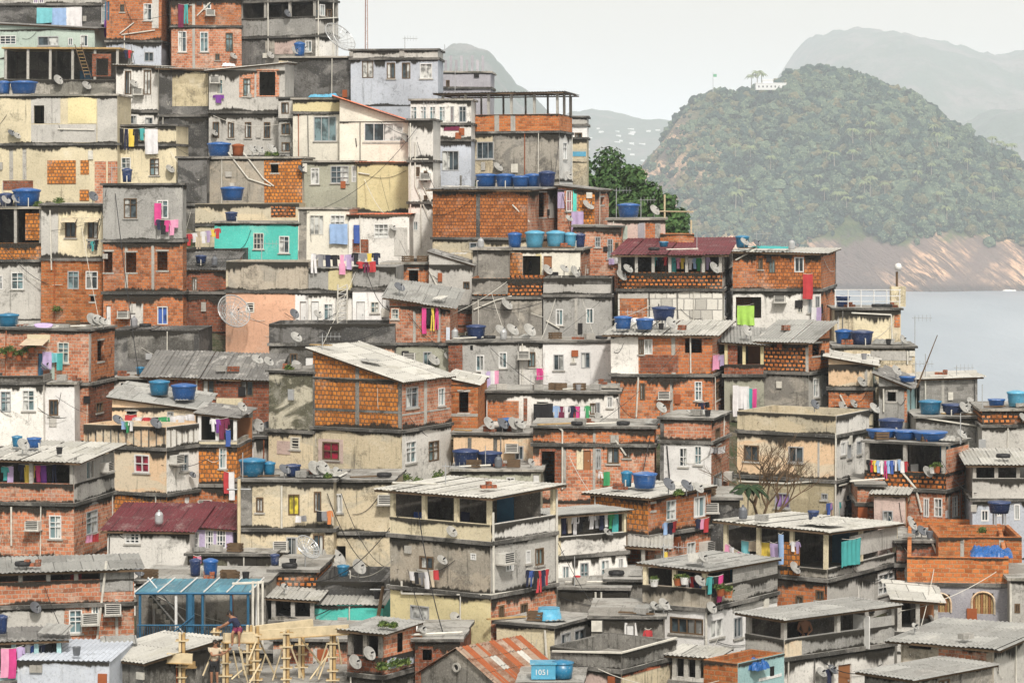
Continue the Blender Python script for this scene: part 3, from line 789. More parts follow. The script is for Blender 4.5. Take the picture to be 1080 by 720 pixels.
# ---- palms whose pale trunks show on the headland
plain('ptr', (.27, .24, .19), .9); leafmat('plf', (.10, .14, .06), (.20, .24, .10), (.28, .30, .14))
def palm_mesh(h, r, nf, seed, droop=.9, tr=.22):
    q = random.Random(seed); mt = MB(); mt.bar((0, 0, 0), (h*.04, 0, h*.5), tr, 'ptr', 6, tr*.75); mt.bar((h*.04, 0, h*.5), (h*.05, .0, h), tr*.75, 'ptr', 6, tr*.6)
    mf = MB(); c = Vector((h*.05, 0, h))
    for k in range(nf):
        a = 2*pi*k/nf+q.uniform(-.2, .2); up = q.uniform(.1, .9); prev = None; L = r*q.uniform(.8, 1.1); dv = Vector((cos(a), sin(a), 0)); sd = Vector((-sin(a), cos(a), 0))
        for i in range(6):
            u = i/5; pt = c+dv*L*u*(1-.12*u)+Vector((0, 0, L*(up*u-droop*(up+.55)*u*u))); wd = L*.13*sin(pi*min(u*.9+.12, 1))
            cur = (pt-sd*wd-Vector((0, 0, wd*.5)), pt, pt+sd*wd-Vector((0, 0, wd*.5)))
            if prev: mf.poly([prev[0], cur[0], cur[1], prev[1]], 'plf'); mf.poly([prev[1], cur[1], cur[2], prev[2]], 'plf')
            prev = cur
    return mt, mf
r0 = empty('palm_tree', (0, 0, 0)); mt, mf = palm_mesh(9, 4.6, 13, 1, tr=.30); a_ = mt.build('trunk', r0); b_ = mf.build('crown', r0)
spots = [(676+R.uniform(90, 410), R.uniform(150, 238)) for _ in range(40)]+[(791, 94, 1), (797, 92, 1), (803, 96, 1)]
first = True
rows = {}
for sp in spots:
    px, py = sp[:2]; d = Vector(((px-CX)/F, 1, -(py-HZ)/F)).normalized(); hit = hl.ray_cast(Vector((0, 0, CZ)), d)
    if hit[0] is None: 
        p = hl.ray_cast(Vector(((px-CX)/F*HD, HD-6, 500)), Vector((0, 0, -1)))[0]
    else: p = hit[0]
    if p is None: continue
    if first: o = r0; first = False
    else:
        o = r0.copy(); COL.objects.link(o)
        for q in (a_, b_): c_ = q.copy(); COL.objects.link(c_); c_.parent = o
    o.location = p-Vector((0, 3.0, .4)); o.rotation_euler = (0, 0, R.uniform(0, 6)); s = R.uniform(1.25, 1.9); o.scale = (s, s, s)
    if len(sp) > 2: reg(o, 'palm beside the white fort', '', 'on the crest of', 'the wooded headland', px, 'palm tree', 'palms on the headland')
    else:
        zone = 'low' if py > 220 else ('halfway' if py > 190 else 'high'); side = 'left' if px < 830 else ('centre' if px < 960 else 'right')
        reg(o, 'pale palm', '', 'on', f'the headland, {zone}, {side} side', px, 'palm tree', 'palms on the headland')
# ---- white fort on the crest and its flag
fp = P(812, 90, HD-70)
rt = empty('hilltop_fort', (fp.x, fp.y, fp.z-4)); tag(rt, 'low white fort building on the crest of the wooded headland', 'fort')
mb = MB(); mb.box(-12, 14, 0, 9, 0, 5.5, 'wht'); mb.box(-6, 3, 1, 8, 5.5, 8.5, 'wht'); mb.box(8, 16, -3, 0, 1.5, 3.2, 'wht'); mb.build('wall', rt)
mb = MB(); mb.box(-12.5, 14.5, -.4, 9.4, 5.5, 6, 'pc'); mb.box(-6.4, 3.4, .6, 8.4, 8.5, 8.9, 'pc'); mb.build('roof', rt)
for x in (-10, -6.5, -3, .5, 4, 7.5, 11): MB().box(x, x+1.2, -.05, .1, 2, 3.6, 'gd').build('window', rt)
fp = P(752, 103, HD-20); rt = empty('flagpole', fp-Vector((0, 0, 4))); tag(rt, 'thin flagpole with a small flag on the left shoulder of the headland', 'flagpole')
MB().bar((0, 0, 0), (0, 0, 26), .35, 'alu', 6, .2).build('pole', rt); MB().box(.3, 3.2, -.05, .05, 22, 24.5, 'cl_green').build('flag', rt)
# surf along the foot of the rocks
t = NT('surf'); sf = t.fin((.75, .77, .78), .9)
for k, (a, b) in enumerate([(1066, 1074)]):
    mb = MB(); x0, x1 = [(q-CX)/F*2270 for q in (a, b)]
    for i in range(6):
        xx = x0+(x1-x0)*i/5; 
        hit = hl.ray_cast(Vector((xx, 2000, 1.2)), Vector((0, 1, 0)))
        y = hit[0].y if hit[0] else SH
        mb.lathe([(2.6, 0), (1.9, .5+R.random()*.6), (.5, .9), (0, .9)], 'wht', 9, Matrix.Translation((xx, y-1.5, 0)))
    o = mb.build('breaking_wave'); reg(o, 'white surf breaking', '', 'along the foot of', 'the headland rocks', a, 'surf', 'surf along the headland')

# ---- mountains fading away behind
def ridge(name, pts, D, depth, amp, seed, mat):
    x, z = sil(pts, D); xs = np.linspace(x[0], x[-1], 180); t_ = np.linspace(0, 1.6, 50); X, T = np.meshgrid(xs, t_)
    tp = np.interp(X, x, z); Y = D-depth+T*depth
    Z = tp*np.where(T <= 1, np.sin(np.clip(T, 0, 1)*pi/2)**.8, np.cos((T-1)/.6*pi/2))
    Z = Z+(fbm(X/D*60+seed, Y/D*60, 5, .55)-.5)*amp*np.clip(T*3, 0, 1)*np.clip(Z/60, 0, 1)
    Z = np.where((T < .01) | (T > 1.59), -8, Z)
    o = grid(name, X, Y, Z, mat); tag(o, kind='structure'); return o
t = NT('far_hills'); tc = t.add('ShaderNodeTexCoord').outputs['Object']
n = t.noise(tc, .006, 6, .65); n2 = t.noise(tc, .03, 4, .7); c = t.mix(t.ramp(n, .45, .62), (.045, .07, .035), (.13, .115, .095)); c = t.mix(t.ramp(n2, .5, .7), c, (.03, .045, .02)); t.bump(n2, 1, 12)
fm_ = t.fin(c, .95)
ridge('far_mountain', [(700, 330), (790, 130), (826, 76), (840, 58), (858, 44), (880, 34), (905, 28), (918, 29), (935, 37), (955, 45), (975, 47), (1000, 54), (1020, 62), (1040, 60), (1062, 55), (1090, 52), (1150, 70), (1260, 140), (1400, 330)], 7600, 1700, 90, 1, fm_)
ridge('far_spur', [(900, 330), (980, 165), (1015, 131), (1040, 121), (1065, 117), (1100, 119), (1180, 170), (1300, 330)], 5800, 900, 45, 8, fm_)
ridge('far_peak', [(300, 330), (400, 130), (440, 70), (462, 54), (480, 50), (500, 50), (518, 57), (530, 72), (545, 92), (560, 102), (575, 118), (590, 135), (608, 160), (640, 230), (680, 330)], 4700, 900, 42, 13, fm_)
fr_ = ridge('far_ridge', [(480, 330), (560, 150), (600, 121), (625, 118), (650, 124), (690, 128), (720, 132), (760, 150), (830, 330)], 6800, 1100, 36, 21, fm_)
rb_ = BVHTree.FromPolygons([tuple(v.co) for v in fr_.data.vertices], [tuple(p.vertices) for p in fr_.data.polygons])
R = random.Random(9)
for i in range(26):      # pale far houses scattered over the low ridge
    px = R.uniform(612, 705); py = R.uniform(136, 172); d = Vector(((px-CX)/F, 1, -(py-HZ)/F)); hit = rb_.ray_cast(Vector((0, 0, CZ)), d.normalized()); p = hit[0]; s = R.uniform(3, 8)
    if p is None: continue
   
    mb = MB(); mb.box(-s, s, 0, 8, -2.5, R.uniform(2, 4), 'wht'); o = mb.build('distant_building'); o.location = p
    reg(o, 'tiny pale building', '', 'on', 'the hazy ridge beyond the trees' if py < 154 else 'the lower slope of the hazy ridge', px, 'building', 'far buildings on the hazy ridge')
# ---- dark trees behind the settlement's shoulder, a small one by the terrace
def tree(px, py_top, D, w, hgt, label, seed, blobs=9, leaf=.16, n=5200, mat='lf', name='tree'):
    q = random.Random(seed); p = P(px, py_top, D); W = w/F*D/2; Hh = hgt/F*D
    rt = empty(name, (p.x, p.y, p.z-Hh*1.35)); tag(rt, label, 'tree', 'trees growing behind the houses')
    mt = MB(); hh = Hh*1.35; mt.bar((0, 0, 0), (0.1, 0, hh*.55), .22, 'woodd', 8, .14)
    cs = []
    for k in range(blobs):
        a = q.uniform(0, 2*pi); rr = W*sqrt(q.random())*.62; z = hh-Hh*q.uniform(.28, .75)
        c = Vector((rr*cos(a), rr*sin(a)*.8, z-rr*.15)); r = q.uniform(.30, .48)*min(W, Hh*.6); cs.append((c, r)); mt.bar((0.05, 0, hh*.4), c, .09, 'woodd', 5, .03)
    cs.append((Vector((0, 0, hh-.42*W)), .42*W)); cs.append((Vector((0, 0, hh-Hh*.6)), .5*W))
    mt.build('trunk', rt); mf = MB()
    for k in range(n):
        c, r = q.choice(cs); d = Vector((q.gauss(0, 1), q.gauss(0, 1), q.gauss(0, 1))).normalized()
        pt = c+d*r*q.uniform(.55, 1.08)+Vector((0, 0, -.1*r)); s = leaf*q.uniform(.6, 1.3)
        nn = (d+Vector((q.uniform(-.7, .7), q.uniform(-.7, .7), q.uniform(-.3, .8)))).normalized(); a = nn.orthogonal().normalized(); b = nn.cross(a)
        mf.poly([pt-a*s-b*s*.5, pt+a*s-b*s*.5, pt+a*s*.7+b*s*.6, pt-a*s*.7+b*s*.6], mat)
    mf.build('crown', rt)
tree(642, 153, 205, 84, 96, 'large dark green tree, tallest of the clump behind the brick houses', 2, 16, n=9000)
tree(612, 160, 203, 66, 84, 'dark green tree at the left of the clump, behind the pink brick house', 3, 12)
tree(668, 172, 200, 68, 84, 'dark green tree in the middle of the clump, above the blue tank', 4, 12, n=6000)
tree(686, 190, 198, 62, 74, 'dark green tree right of the blue tank, before the last low tree', 14, 12, n=5000)
tree(704, 203, 196, 52, 62, 'lowest dark tree at the right end of the clump, beside timber poles', 6, 10, n=4500)
tree(505, 154, 194, 24, 44, 'small dark tree squeezed between white building and grey plastered terrace house', 9, 7, n=2600)
# ================= the settlement, house by house, top rows first =================
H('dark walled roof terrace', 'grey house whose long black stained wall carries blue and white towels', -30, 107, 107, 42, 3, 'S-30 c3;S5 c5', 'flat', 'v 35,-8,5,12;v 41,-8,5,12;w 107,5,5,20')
H('mint green low house', 'pale mint green low house under a gently sloping dark roof, top left', -10, 100, 100, 62, 3, 'S30 p9', 'sheet sd .45,.3 .3', 'g 0,37,17,9;k 40,38,22,10;w 85,37,8,12;w 72,40,5,8')
H('brick house with white drainpipes', 'orange brick upper floor over pale plaster, white drainpipes across its face', 112, 170, 170, 78, 3, 'S-20 b1;S44 p3', 'flat', 'w 151,4,9,18;w 126,5,5,8;k 132,55,8,11;k 152,55,10,10;p 126,36 141,24;p 128,37 163,32;p 131,38 131,84;P c3 160,-10,7,40;C 110,2,5,20', D=198)
H('red brick house with arched windows', 'red brick two storey house with slim white arched windows and dark flank', 170, 181, 255, 84, -8, 'S-40 b1;S-1 b1;S28 b4', 'flat', 'w 215,-6,8,16;A 222,14;w 195,-5,7,10;w 188,33,9,22;w 211,34,9,21;w 238,35,8,20;P con 203,-20,3,95;n 227,57,5,7;p 208,17 222,3', D=197)
H('dark balcony house', 'dark stained house with streaked balcony wall and a beige panel below', 253, 333, 357, 78, 27, 'S-30 c1;T0 17 c1 4 con c3;S38 c4 p2', 'flat', 'P pk 290,41,22,16;w 322,43,7,12;P c5 254,38,26,30;p 283,-20 283,60;w 338,5,5,12;n 345,10,5,15;p 336,0 336,60;p 352,0 352,60;p 333,20 356,19', D=196)
H('white house under a long sheet roof', 'pale blue white house with tall narrow dark windows under long sheet roof', 122, 168, 168, 138, 3, 'S70 p2;S118 p2', 'sheet sl .1,.2 .3', 'n 131,75,7,25;n 151,74,8,26;k 137,122,7,9;k 153,124,8,7;p 167,70 167,132;A 146,97', D=188)
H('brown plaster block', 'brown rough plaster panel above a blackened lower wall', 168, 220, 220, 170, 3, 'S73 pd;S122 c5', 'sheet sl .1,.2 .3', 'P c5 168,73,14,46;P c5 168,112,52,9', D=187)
H('skeletal timber terrace', 'open unfinished floor on thin posts with planked roof edge and ladder', 4, 125, 125, 104, 3, 'T52 84 slabl 6 con', 'flat wood', 'P b3 97,57,20,24;d 101,62,13,18', D=191)
H('beige block with ochre panel', 'long beige block with ochre boarded opening above orange tile infill', -12, 124, 124, 218, 3, 'S101 p1;S152 p1', 'flat slabl', 'P c3 33,103,31,27;d 36,111,11,19;P p7 72,100,30,30;P c3 33,131,69,19;P b2 50,169,30,25;P b2 85,169,9,15;P b2 84,200,10,12;P b4 100,170,12,44;P b4 114,170,10,44;P b3 3,190,32,10;P con 10,153,4,36;P con 24,153,4,36;P c3 103,103,21,47;p 61,136 100,137;P slabl 33,98,36,4', D=178.5)
H('cream house with the laundry wall', 'cream house with two small windows below a parapet hung with dark clothes', 124, 186, 186, 205, 3, 'S133 p1;S153 p1', 'flat', 'G 128,166,10,12;G 158,167,10,18', D=179.4)
H('grey house with four windows', 'grey plaster house with brick patched upper windows and four slim lower ones', 220, 300, 300, 165, 3, 'S66 c3;S119 c3', 'sheet sl -.5,.1 .25', 'w 228,84,7,16;A 227,85;P b4 252,76,16,27;w 256,83,8,19;P b4 270,73,24,29;d 273,76,17,25;n 224,129,7,17;n 240,129,7,17;n 258,129,7,17;n 278,129,7,17', D=186)
H('black rough plaster block', 'blackened rough plaster block between pale buildings near the skyline', 294, 370, 370, 112, 3, 'S61 c5', 'flat slabl', 'P pb 294,64,14,40;l 297,66,6,5', D=192)
H('pale blue skyline house', 'pale blue white house with four windows right of the black block', 370, 462, 462, 112, 3, 'S53 c3;S62 p3', 'flat', 'c 382,64,12,18;n 408,66,9,17;n 424,66,9,17;c 443,67,13,16', D=191)
H('unfinished grey concrete block', 'hazy grey concrete block with stub columns sticking up from its roof', 462, 517, 517, 130, 3, 'S77 lg;S93 lg', 'flat slabl', 'n 470,85,4,7', D=199)
H('narrow grey recess', 'narrow shadowed grey house with stacked little windows between two houses', 294, 311, 311, 168, 3, 'S104 c3;S126 c1', 'flat', 'n 297,108,8,12;n 297,130,9,12;n 297,150,9,10', D=184)
H('cream house with red tiled roof', 'cream house with wide four light window and red roof sloping down right', 358, 434, 434, 182, 2, 'S128 pw', 'sheet so 1.45,0 .5 x', 'W 384,130,41,19;q 375,146 376,155;P con 382,150,44,2', D=181.6)
H('cream annex with yellow box', 'cream plaster annex topped by a long yellow box panel', 309, 359, 359, 182, 2, 'S105 p7;S119 pw', 'flat slabl', 'K 331,123,24,26', D=182.6)
H('white house with maroon balcony panels', 'white three level house with maroon balcony panels and slim windows', 433, 497, 497, 205, 3, 'S106 p2;S131 p2;S148 p3', 'flat slabl', 'w 433,112,7,17;w 443,112,7,17;w 453,112,7,17;w 463,112,7,17;r 475,112,4,17;w 484,112,8,17;P cl_maroon 447,133,15,5;P cl_maroon 468,133,17,5;K 453,159,10,21;K 466,159,18,21;P c2 463,185,2,18;P c2 485,185,2,18', D=179.6)
H('narrow pipe covered house', 'narrow dirty white house covered in pipes, three little windows', 431, 457, 457, 290, 4, 'S127 p2;S170 p2;S214 p2', 'flat', 'n 439,176,4,10;n 447,180,4,12;n 447,206,4,9;w 436,233,5,10;p 433,130 433,270;p 438,150 438,196 444,210 444,262;p 443,190 458,220;p 442,205 456,240;p 435,168 452,168;A 449,186', D=171.8)
H('plastered house with brick rooftop terrace', 'grey plastered house with orange brick rooftop terrace under a thin canopy', 466, 590, 604, 192, 9, 'O97 120 b5 6 con b5;S139 c4 p2', 'sheet sd .0,0 .5', 'K 503,149,18,18;P pb 497,140,23,42;w 594,150,4,18;P con 522,120,5,18;P con 539,120,5,18;P p2 466,139,31,48', D=182.5)
H('little pale block on the skyline', 'little pale layered block standing right of the brick rooftop terrace', 604, 619, 619, 172, 3, 'S124 c3;S132 pc;S146 pb', 'flat', 'n 606,140,8,7;P blul 604,160,14,5', D=196)
H('tan block with orange brick corner', 'tan rough rendered block with orange tile corner and a small vent window', 216, 321, 321, 224, 3, 'S167 stk', 'flat slabl', 'P b2 279,168,40,46;o 286,173,8,9;p 241,160 262,188 286,196;p 257,160 278,188 289,196', D=177.2)
H('olive plaster house', 'olive plaster house with grid windows under a long whitish eave', 321, 377, 377, 228, 3, 'S171 p6', 'flat slabl', 'c 328,177,9,17;g 349,175,19,18;g 371,175,5,17', D=176.8)
H('blank yellow wall house', 'blank pale yellow wall with terracotta tile edge above and below', 377, 431, 431, 232, 3, 'S171 p7;S225 so', 'sheet so 0,.05 .18', 'p 378,182 390,184', D=176.3)
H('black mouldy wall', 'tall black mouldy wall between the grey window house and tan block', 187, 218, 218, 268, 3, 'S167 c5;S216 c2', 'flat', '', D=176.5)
H('rubble edged parapet', 'beige parapet with a stack of terracotta blocks along its top', 206, 316, 316, 245, 3, 'P214 pb;S237 pb', 'none', 'P b6 286,217,26,12', D=174)
H('aqua house', 'bright aqua plaster house with two white windows', 226, 315, 315, 292, 4, 'S236 p5', 'flat slabl', 'g 267,246,11,17;w 294,249,11,18', D=169.6)
H('cream house with blue cloth', 'cream house with two multi light windows, a blue cloth in one', 314, 368, 368, 290, 3, 'S221 pw', 'flat slabl', 'm 326,227,15,21;g 348,227,15,21;P c4 315,222,8,60', D=169.4)
H('stained white house', 'stained white house with one dark grid window and torn netting', 368, 432, 432, 290, 3, 'S226 p2', 'sheet so 0,.05 .15', 'g 395,236,15,15;P b3 372,252,17,17;P c3 416,240,14,30', D=169.1)
H('low drying yard wall', 'low black wall of a small drying yard left of the aqua house', 192, 256, 256, 290, 3, 'P262 c5;S284 c5', 'none', '', D=167.5)
H('open cluttered brick terrace', 'open cluttered terrace with orange brick parapet over grey plaster floor', -12, 45, 45, 338, 3, 'T220 256 b2 3;S275 c3', 'flat slabl', 'G 12,287,13,18;G -3,290,6,15;p 46,222 47,275 44,326;P b2 27,225,15,28', D=162.5)
H('slim cream tower over brick', 'slim cream tower with two awning windows standing on an orange brick floor', 43, 108, 108, 342, 3, 'S217 p1;S274 b5', 'flat', 'P c3 43,219,18,54;n 68,234,12,17;n 92,233,11,19;w 71,286,12,19;w 90,286,13,19;o 95,312,5,6;P slabl 66,231,15,2;P slabl 90,230,15,2;p 52,222 54,285', D=161.8)
H('grey over brick house', 'grey rough plaster floor above brick floors with three bare dark openings', 109, 193, 197, 360, 4, 'S195 c1;S254 b1;S309 b1', 'flat', 'w 131,209,14,21;w 166,211,12,19;o 110,265,9,22;o 133,266,11,21;o 166,265,11,20;b 166,323,11,19;E 112,322,5,25;P c3 137,320,14,26;A 131,331;P con 132,255,3,52;P con 160,255,3,52;P sg 109,252,84,4;E 137,330,6,15', D=160)
H('dark brick lean-to', 'dark weathered brick lean-to under a black sheet roof', 195, 242, 242, 352, 3, 'S284 b3;S309 b3', 'sheet c5 0,.9 .2', 'c 202,292,6,15;P con 196,307,45,3', D=161.4)
H('peach house', 'peach plaster house under a long rough beige parapet, wire dish before it', 238, 325, 325, 375, 3, 'P276 stk;S308 p4', 'none', 'l 259,319,9,11;P pc 311,309,14,50;E 316,318,7,32;P pb 236,276,4,30', D=157.8)
H('white house with lattice tower', 'white house with teal window beside a thin lattice tower', 325, 372, 372, 370, 3, 'P283 c1;S308 p2', 'none', 'w 341,320,10,18;P p7 346,283,26,25;E 328,318,8,26', D=157.4)
H('white house with two doors', 'small white house with doors and fan under speckled grey parapet', 372, 418, 418, 370, 3, 'P281 c1;S305 pc', 'none', 'E 376,318,9,26;G 391,318,9,12;E 403,314,5,30;q 408,322 412,330', D=157)
H('long orange brick house', 'long orange brick house with a dark central column and ragged sheet roof', 456, 556, 588, 296, 13, 'S200 b7 b4;S252 pb pb', 'sheet sd .0,.15 .4', 'P c5 502,201,4,50;o 568,203,8,26;k 495,256,15,8;P c3 578,202,9,28;p 540,216 558,234', D=167)
H('pink brick house with red door', 'pink and orange brick house with dark red door and an aqua strip', 588, 627, 642, 256, 12, 'S200 b4 b4', 'sheet sd .25,0 .25', 'r 597,201,6,22;P p5 604,200,4,26;P b2 610,202,17,34;o 633,208,4,8;P p8 588,200,7,20', D=172.5)
H('pink plaster house with teal shutter', 'pink blotchy plaster house with slim teal shutter window', 604, 655, 655, 312, 4, 'S240 b4', 'flat', 'G 627,250,6,11;w 640,252,6,21;n 648,256,4,15', D=168.3)
H('pink house with green shutter', 'pink house with a pale green shutter and timber frame on top', 641, 702, 702, 282, 3, 'S232 pk', 'flat slabl', 'P p9 651,238,11,14;P lg 673,233,7,18;P b1 681,233,10,18;P c3 691,233,6,18', D=170.5)
H('unfinished brick stump', 'low stepped orange brick stump right of the green shutter', 696, 732, 732, 275, 3, 'P247 b5', 'none', '', D=167)
H('yellow terrace house with blue tanks', 'pale yellow house with brick infill below a row of big blue tanks', 537, 612, 622, 320, 8, 'S264 pw b4', 'flat slabl', 'P b2 537,267,14,26;d 551,270,19,26;D 573,270,9,25;P p7 565,268,6,26', D=162.8)
H('grey block left of the yellow house', 'rough grey block adjoining the yellow house with the tanks', 498, 537, 537, 322, 3, 'S264 c4', 'flat slabl', '', D=162.5)
H('small brick house with dark opening', 'small brick house with one bare dark window beside rough grey slope wall', 403, 452, 452, 330, 3, 'S279 b1', 'flat slabl', 'o 431,285,10,17;P c3 404,281,9,20', D=163)
H('rough grey wall house', 'rough pale grey wall with cables and pipes crossing it', 452, 498, 498, 345, 3, 'S279 c3;S325 b3', 'sheet sd .7,0 .15', 'p 452,285 475,330;n 488,297,7,8', D=162)
H('grey twin window house', 'grey plaster house with two slim windows under a torn balcony wall', 573, 645, 645, 368, 4, 'P293 c2;S312 c1', 'none', 'w 586,326,8,17;w 618,325,8,16;P c3 573,300,71,9;P con 606,313,3,44;p 576,338 590,346', D=158.2)
H('rough plaster house with tile parapet', 'mottled rough plaster house with a blackened tile parapet, dishes below', 498, 572, 572, 368, 3, 'P293 b6;S314 c4', 'none', 'P c4 498,293,38,17;p 500,326 524,316 540,312', D=158.6)
H('brick house with the pink garments', 'brick house with pale sheet roof and bright garments over a grey floor', 410, 474, 474, 412, 4, 'S323 b4;S363 p6', 'sheet sg .45,.75 .4', 'd 445,325,17,22;G 412,326,8,11;A 432,376;w 446,371,9,17;P con 435,324,3,37;P con 461,324,3,37;P p3 470,345,4,16', D=152.4)
H('maroon roofed terrace house', 'terrace house with maroon roof, hanging laundry and white tiled lower wall', 652, 762, 773, 362, 7, 'T268 287 b6 7 con c3;S306 tw c3', 'sheet sm 0,.70 .45', 'w 764,308,5,25;P b1 654,314,29,30;P c3 654,306,30,8;q 685,306 685,352;q 695,320 695,350', D=158.2)
H('brick house with crimson towel', 'brick house with pale ragged roof and crimson towel, plaster floor below', 773, 866, 881, 352, 11, 'S267 b7 b1;S306 p2 b1', 'sheet sl .1,.12 .4', 'n 800,272,5,12;w 811,273,7,15;w 838,271,10,16;A 823,315;w 841,315,6,15;w 852,313,5,17;w 860,312,5,16;d 776,313,27,22;P b1 773,268,25,36;P c5 790,270,8,30;p 776,274 798,262', D=159.6)
H('brick house under streaked grey roof', 'brick house under a wide streaked grey corrugated roof over speckled grey wall', 806, 853, 875, 448, 31, 'S358 b6 b1;S394 c4 c3', 'sheet sg 0,.80 .5', 'o 857,362,10,13;w 858,399,6,20;w 867,401,5,17;P con 850,358,3,36', D=147.6)
H('shadowy lean-to with white sheets', 'shadowy lean-to with yellow post and white sheets hung beneath', 764, 806, 806, 448, 4, 'T362 384 b3 3 p7;S396 p6', 'sheet sg .1,.55 .4', 'P b3 768,362,10,34', D=148.8)
H('two tier brick house with air conditioner', 'two tier brick house with rounded slab edges and a wall air conditioner', 645, 752, 769, 452, 12, 'S353 b1 b4;S396 b1 b4', 'sheet sl .05,.45 .45', 'P p2 645,354,29,41;n 674,357,6,16;c 680,357,9,16;d 723,357,18,15;P con 709,354,4,40;P con 729,354,2,18;A 702,416;n 675,403,6,18;G 733,402,8,20;G 755,402,6,19;P con 707,399,3,43;P slabl 645,394,107,4;p 674,393 671,441;P b3 676,374,40,18;p 674,353 729,353 729,393', D=147)
H('small white annex', 'small white annex with a door and pipes beside the brick house', 629, 651, 651, 452, 3, 'S409 pc', 'flat slabl', 'E 631,423,8,22;n 641,417,6,12', D=146)
H('grey speckled twin window house', 'dark speckled plaster house with two teal windows and pink laundry', 473, 573, 573, 420, 4, 'S361 c1', 'flat', 'P b3 473,362,15,42;w 502,374,9,17;w 526,371,9,17;P p2 548,362,25,44;w 557,371,8,16;A 553,374;d 496,364,3,5', D=151.4)
H('white house above the cluttered ledge', 'white house with two dark windows above a ledge heaped with junk', 573, 646, 646, 420, 3, 'S361 pc', 'flat', 'k 584,373,11,17;k 613,371,10,17;l 603,376,4,6', D=151)
H('white house with crowded laundry', 'white plaster house with crowded laundry and a brick recess', 513, 652, 652, 462, 4, 'S415 p2', 'flat', 'P b1 514,423,33,21;d 566,424,12,22;n 622,425,7,12;c 640,418,6,12;k 628,424,5,14;P b3 552,420,4,24', D=145)
H('brick annex with one dark window', 'orange brick annex with one bare dark window, right of the tiled gable house', 472, 504, 504, 465, 5, 'S405 b5;S457 p1', 'sheet sl .3,.1 .15', 'o 484,413,10,22;P con 473,436,31,3;c 479,466,11,9', D=142)
H('dark mouldy terrace wall', 'long blackened terrace wall with outside stair beside the peach house', 284, 417, 417, 412, 3, 'P341 c5;S363 c2', 'none', 'n 286,375,8,9;n 306,372,8,12;P p4 396,364,20,18;w 370,366,9,7;w 382,366,8,7;E 322,376,12,16', D=152.2)
H('mossy concrete block', 'mossy mottled concrete block left of the orange tiled gable', 283, 330, 330, 522, 27, 'S394 moss;S456 pb', 'flat', 'l 306,461,10,13;P pk 292,465,14,14', D=139.0)
H('tiled brick gable house', 'large orange tile brick house with pale lean roof sloping down to the right', 330, 424, 476, 522, 27, 'S401 b2 b4;S455 pb p2', 'sheet sl 1.35,0 .3 x', 'P c2 375,384,4,72;P c2 330,432,94,2.5;P c2 330,399,94,2.5;P c2 420,401,4,55;w 428,408,13,22;w 462,409,7,19;G 428,465,11,23;G 452,465,11,21;P con 447,401,3,52;P con 424,433,50,2;r 340,466,18,19;P c2 330,384,2,72;P pk 336,463,26,25', D=136.8)
H('black sloped wall', 'black mouldy sloping wall below the brick floors', 118, 210, 210, 402, 3, 'S348 c5', 'sheet c5 .0,0 .05', 'P c2 135,352,70,25', D=154.4)
H('brick house under striped sheet roof', 'brick house under a dark sheet roof with pale stripes, grid windows', 155, 283, 283, 452, 3, 'S399 b3', 'sheet sd .1,.95 .4', 'n 213,401,13,19;n 253,401,14,17;P p1 228,420,28,14;p 207,396 207,420', D=147.6)
H('small concrete porch', 'small white porch with dark doorway left of two blue tanks', 119, 155, 155, 440, 3, 'S400 p2', 'flat slabl', 'd 127,404,18,20', D=149.5)
H('plant terrace brick house', 'pink brick house with plant filled terrace and one bare dark window', -12, 93, 120, 468, 11, 'S349 b4 b1;S405 b4 b3', 'flat', 'G 60,361,12,22;o 102,359,7,22;P p1 28,353,24,8;P p9 52,378,5,24;P con 92,352,3,50;n 101,424,7,11;n 79,420,4,18;C 39,373,6,28', D=143.2)
H('stained white house with terrace', 'stained white house with two hopper windows below the plant terrace', -12, 46, 46, 474, 3, 'P396 c2;S404 p2', 'none', 'G 1,412,11,22;G 24,411,13,22', D=141.5)
H('white board wall room', 'white board wall with one tilted dark window', 46, 79, 79, 474, 3, 'S405 pc', 'flat slabl', 'n 52,421,10,17;P c3 52,440,8,10', D=141.9)
H('peach upper room', 'peach upper room behind a drying line, ragged sheet roof', 118, 206, 206, 470, 4, 'S430 pa', 'sheet sg .5,.35 .3', 'o 133,434,11,8;c 176,434,7,12', D=139.5)
H('peach house with batten parapet', 'peach stained house with batten parapet and one red window', 89, 176, 210, 552, 29, 'P450 pa p2;S474 pa p2;S522 b2 b1', 'none', 'P c2 93,452,1.3,21;P c2 101,452,1.3,21;P c2 109,452,1.3,21;P c2 117,452,1.3,21;P c2 125,452,1.3,21;P c2 133,452,1.3,21;P c2 141,452,1.3,21;P c2 149,452,1.3,21;P c2 157,452,1.3,21;P c2 165,452,1.3,21;P c2 173,452,1.3,21;P c4 180,452,1.2,19;P c4 186,452,1.2,19;P c4 192,452,1.2,19;P c4 198,452,1.2,19;P c4 204,452,1.2,19;r 142,479,16,19;A 183,484;w 190,479,9,18;P b2 150,526,16,12;E 195,524,6,18', D=134.4)
H('stair tower with clothes', 'small stair tower with white rail and clothes over a brick floor', 208, 250, 250, 536, 4, 'T440 464 c4 3 wht;S470 b2;S512 b1', 'sheet sd .2,.1 .2', 'w 231,472,8,22;A 217,531;P p1 208,466,42,4', D=136.6)
H('boarded wall room', 'boarded pale wall behind three satellite dishes', 250, 284, 284, 500, 3, 'S462 c3', 'flat', 'E 256,468,12,28', D=141)
H('cream lower room with dishes', 'cream grimy room with window and air conditioner beneath a cluster of dishes', 478, 563, 563, 508, 4, 'S459 pa', 'flat', 'w 543,470,9,15;A 540,472;P c2 493,462,4,30;P c2 520,462,4,30', D=139.5)
H('low house with rubble roof', 'low pale house with rubble and tile scraps over its roof', 476, 570, 570, 540, 4, 'S497 p6', 'flat slabl', 'n 505,503,9,8;c 534,503,9,14;E 562,500,7,22;n 490,504,3,12', D=135)
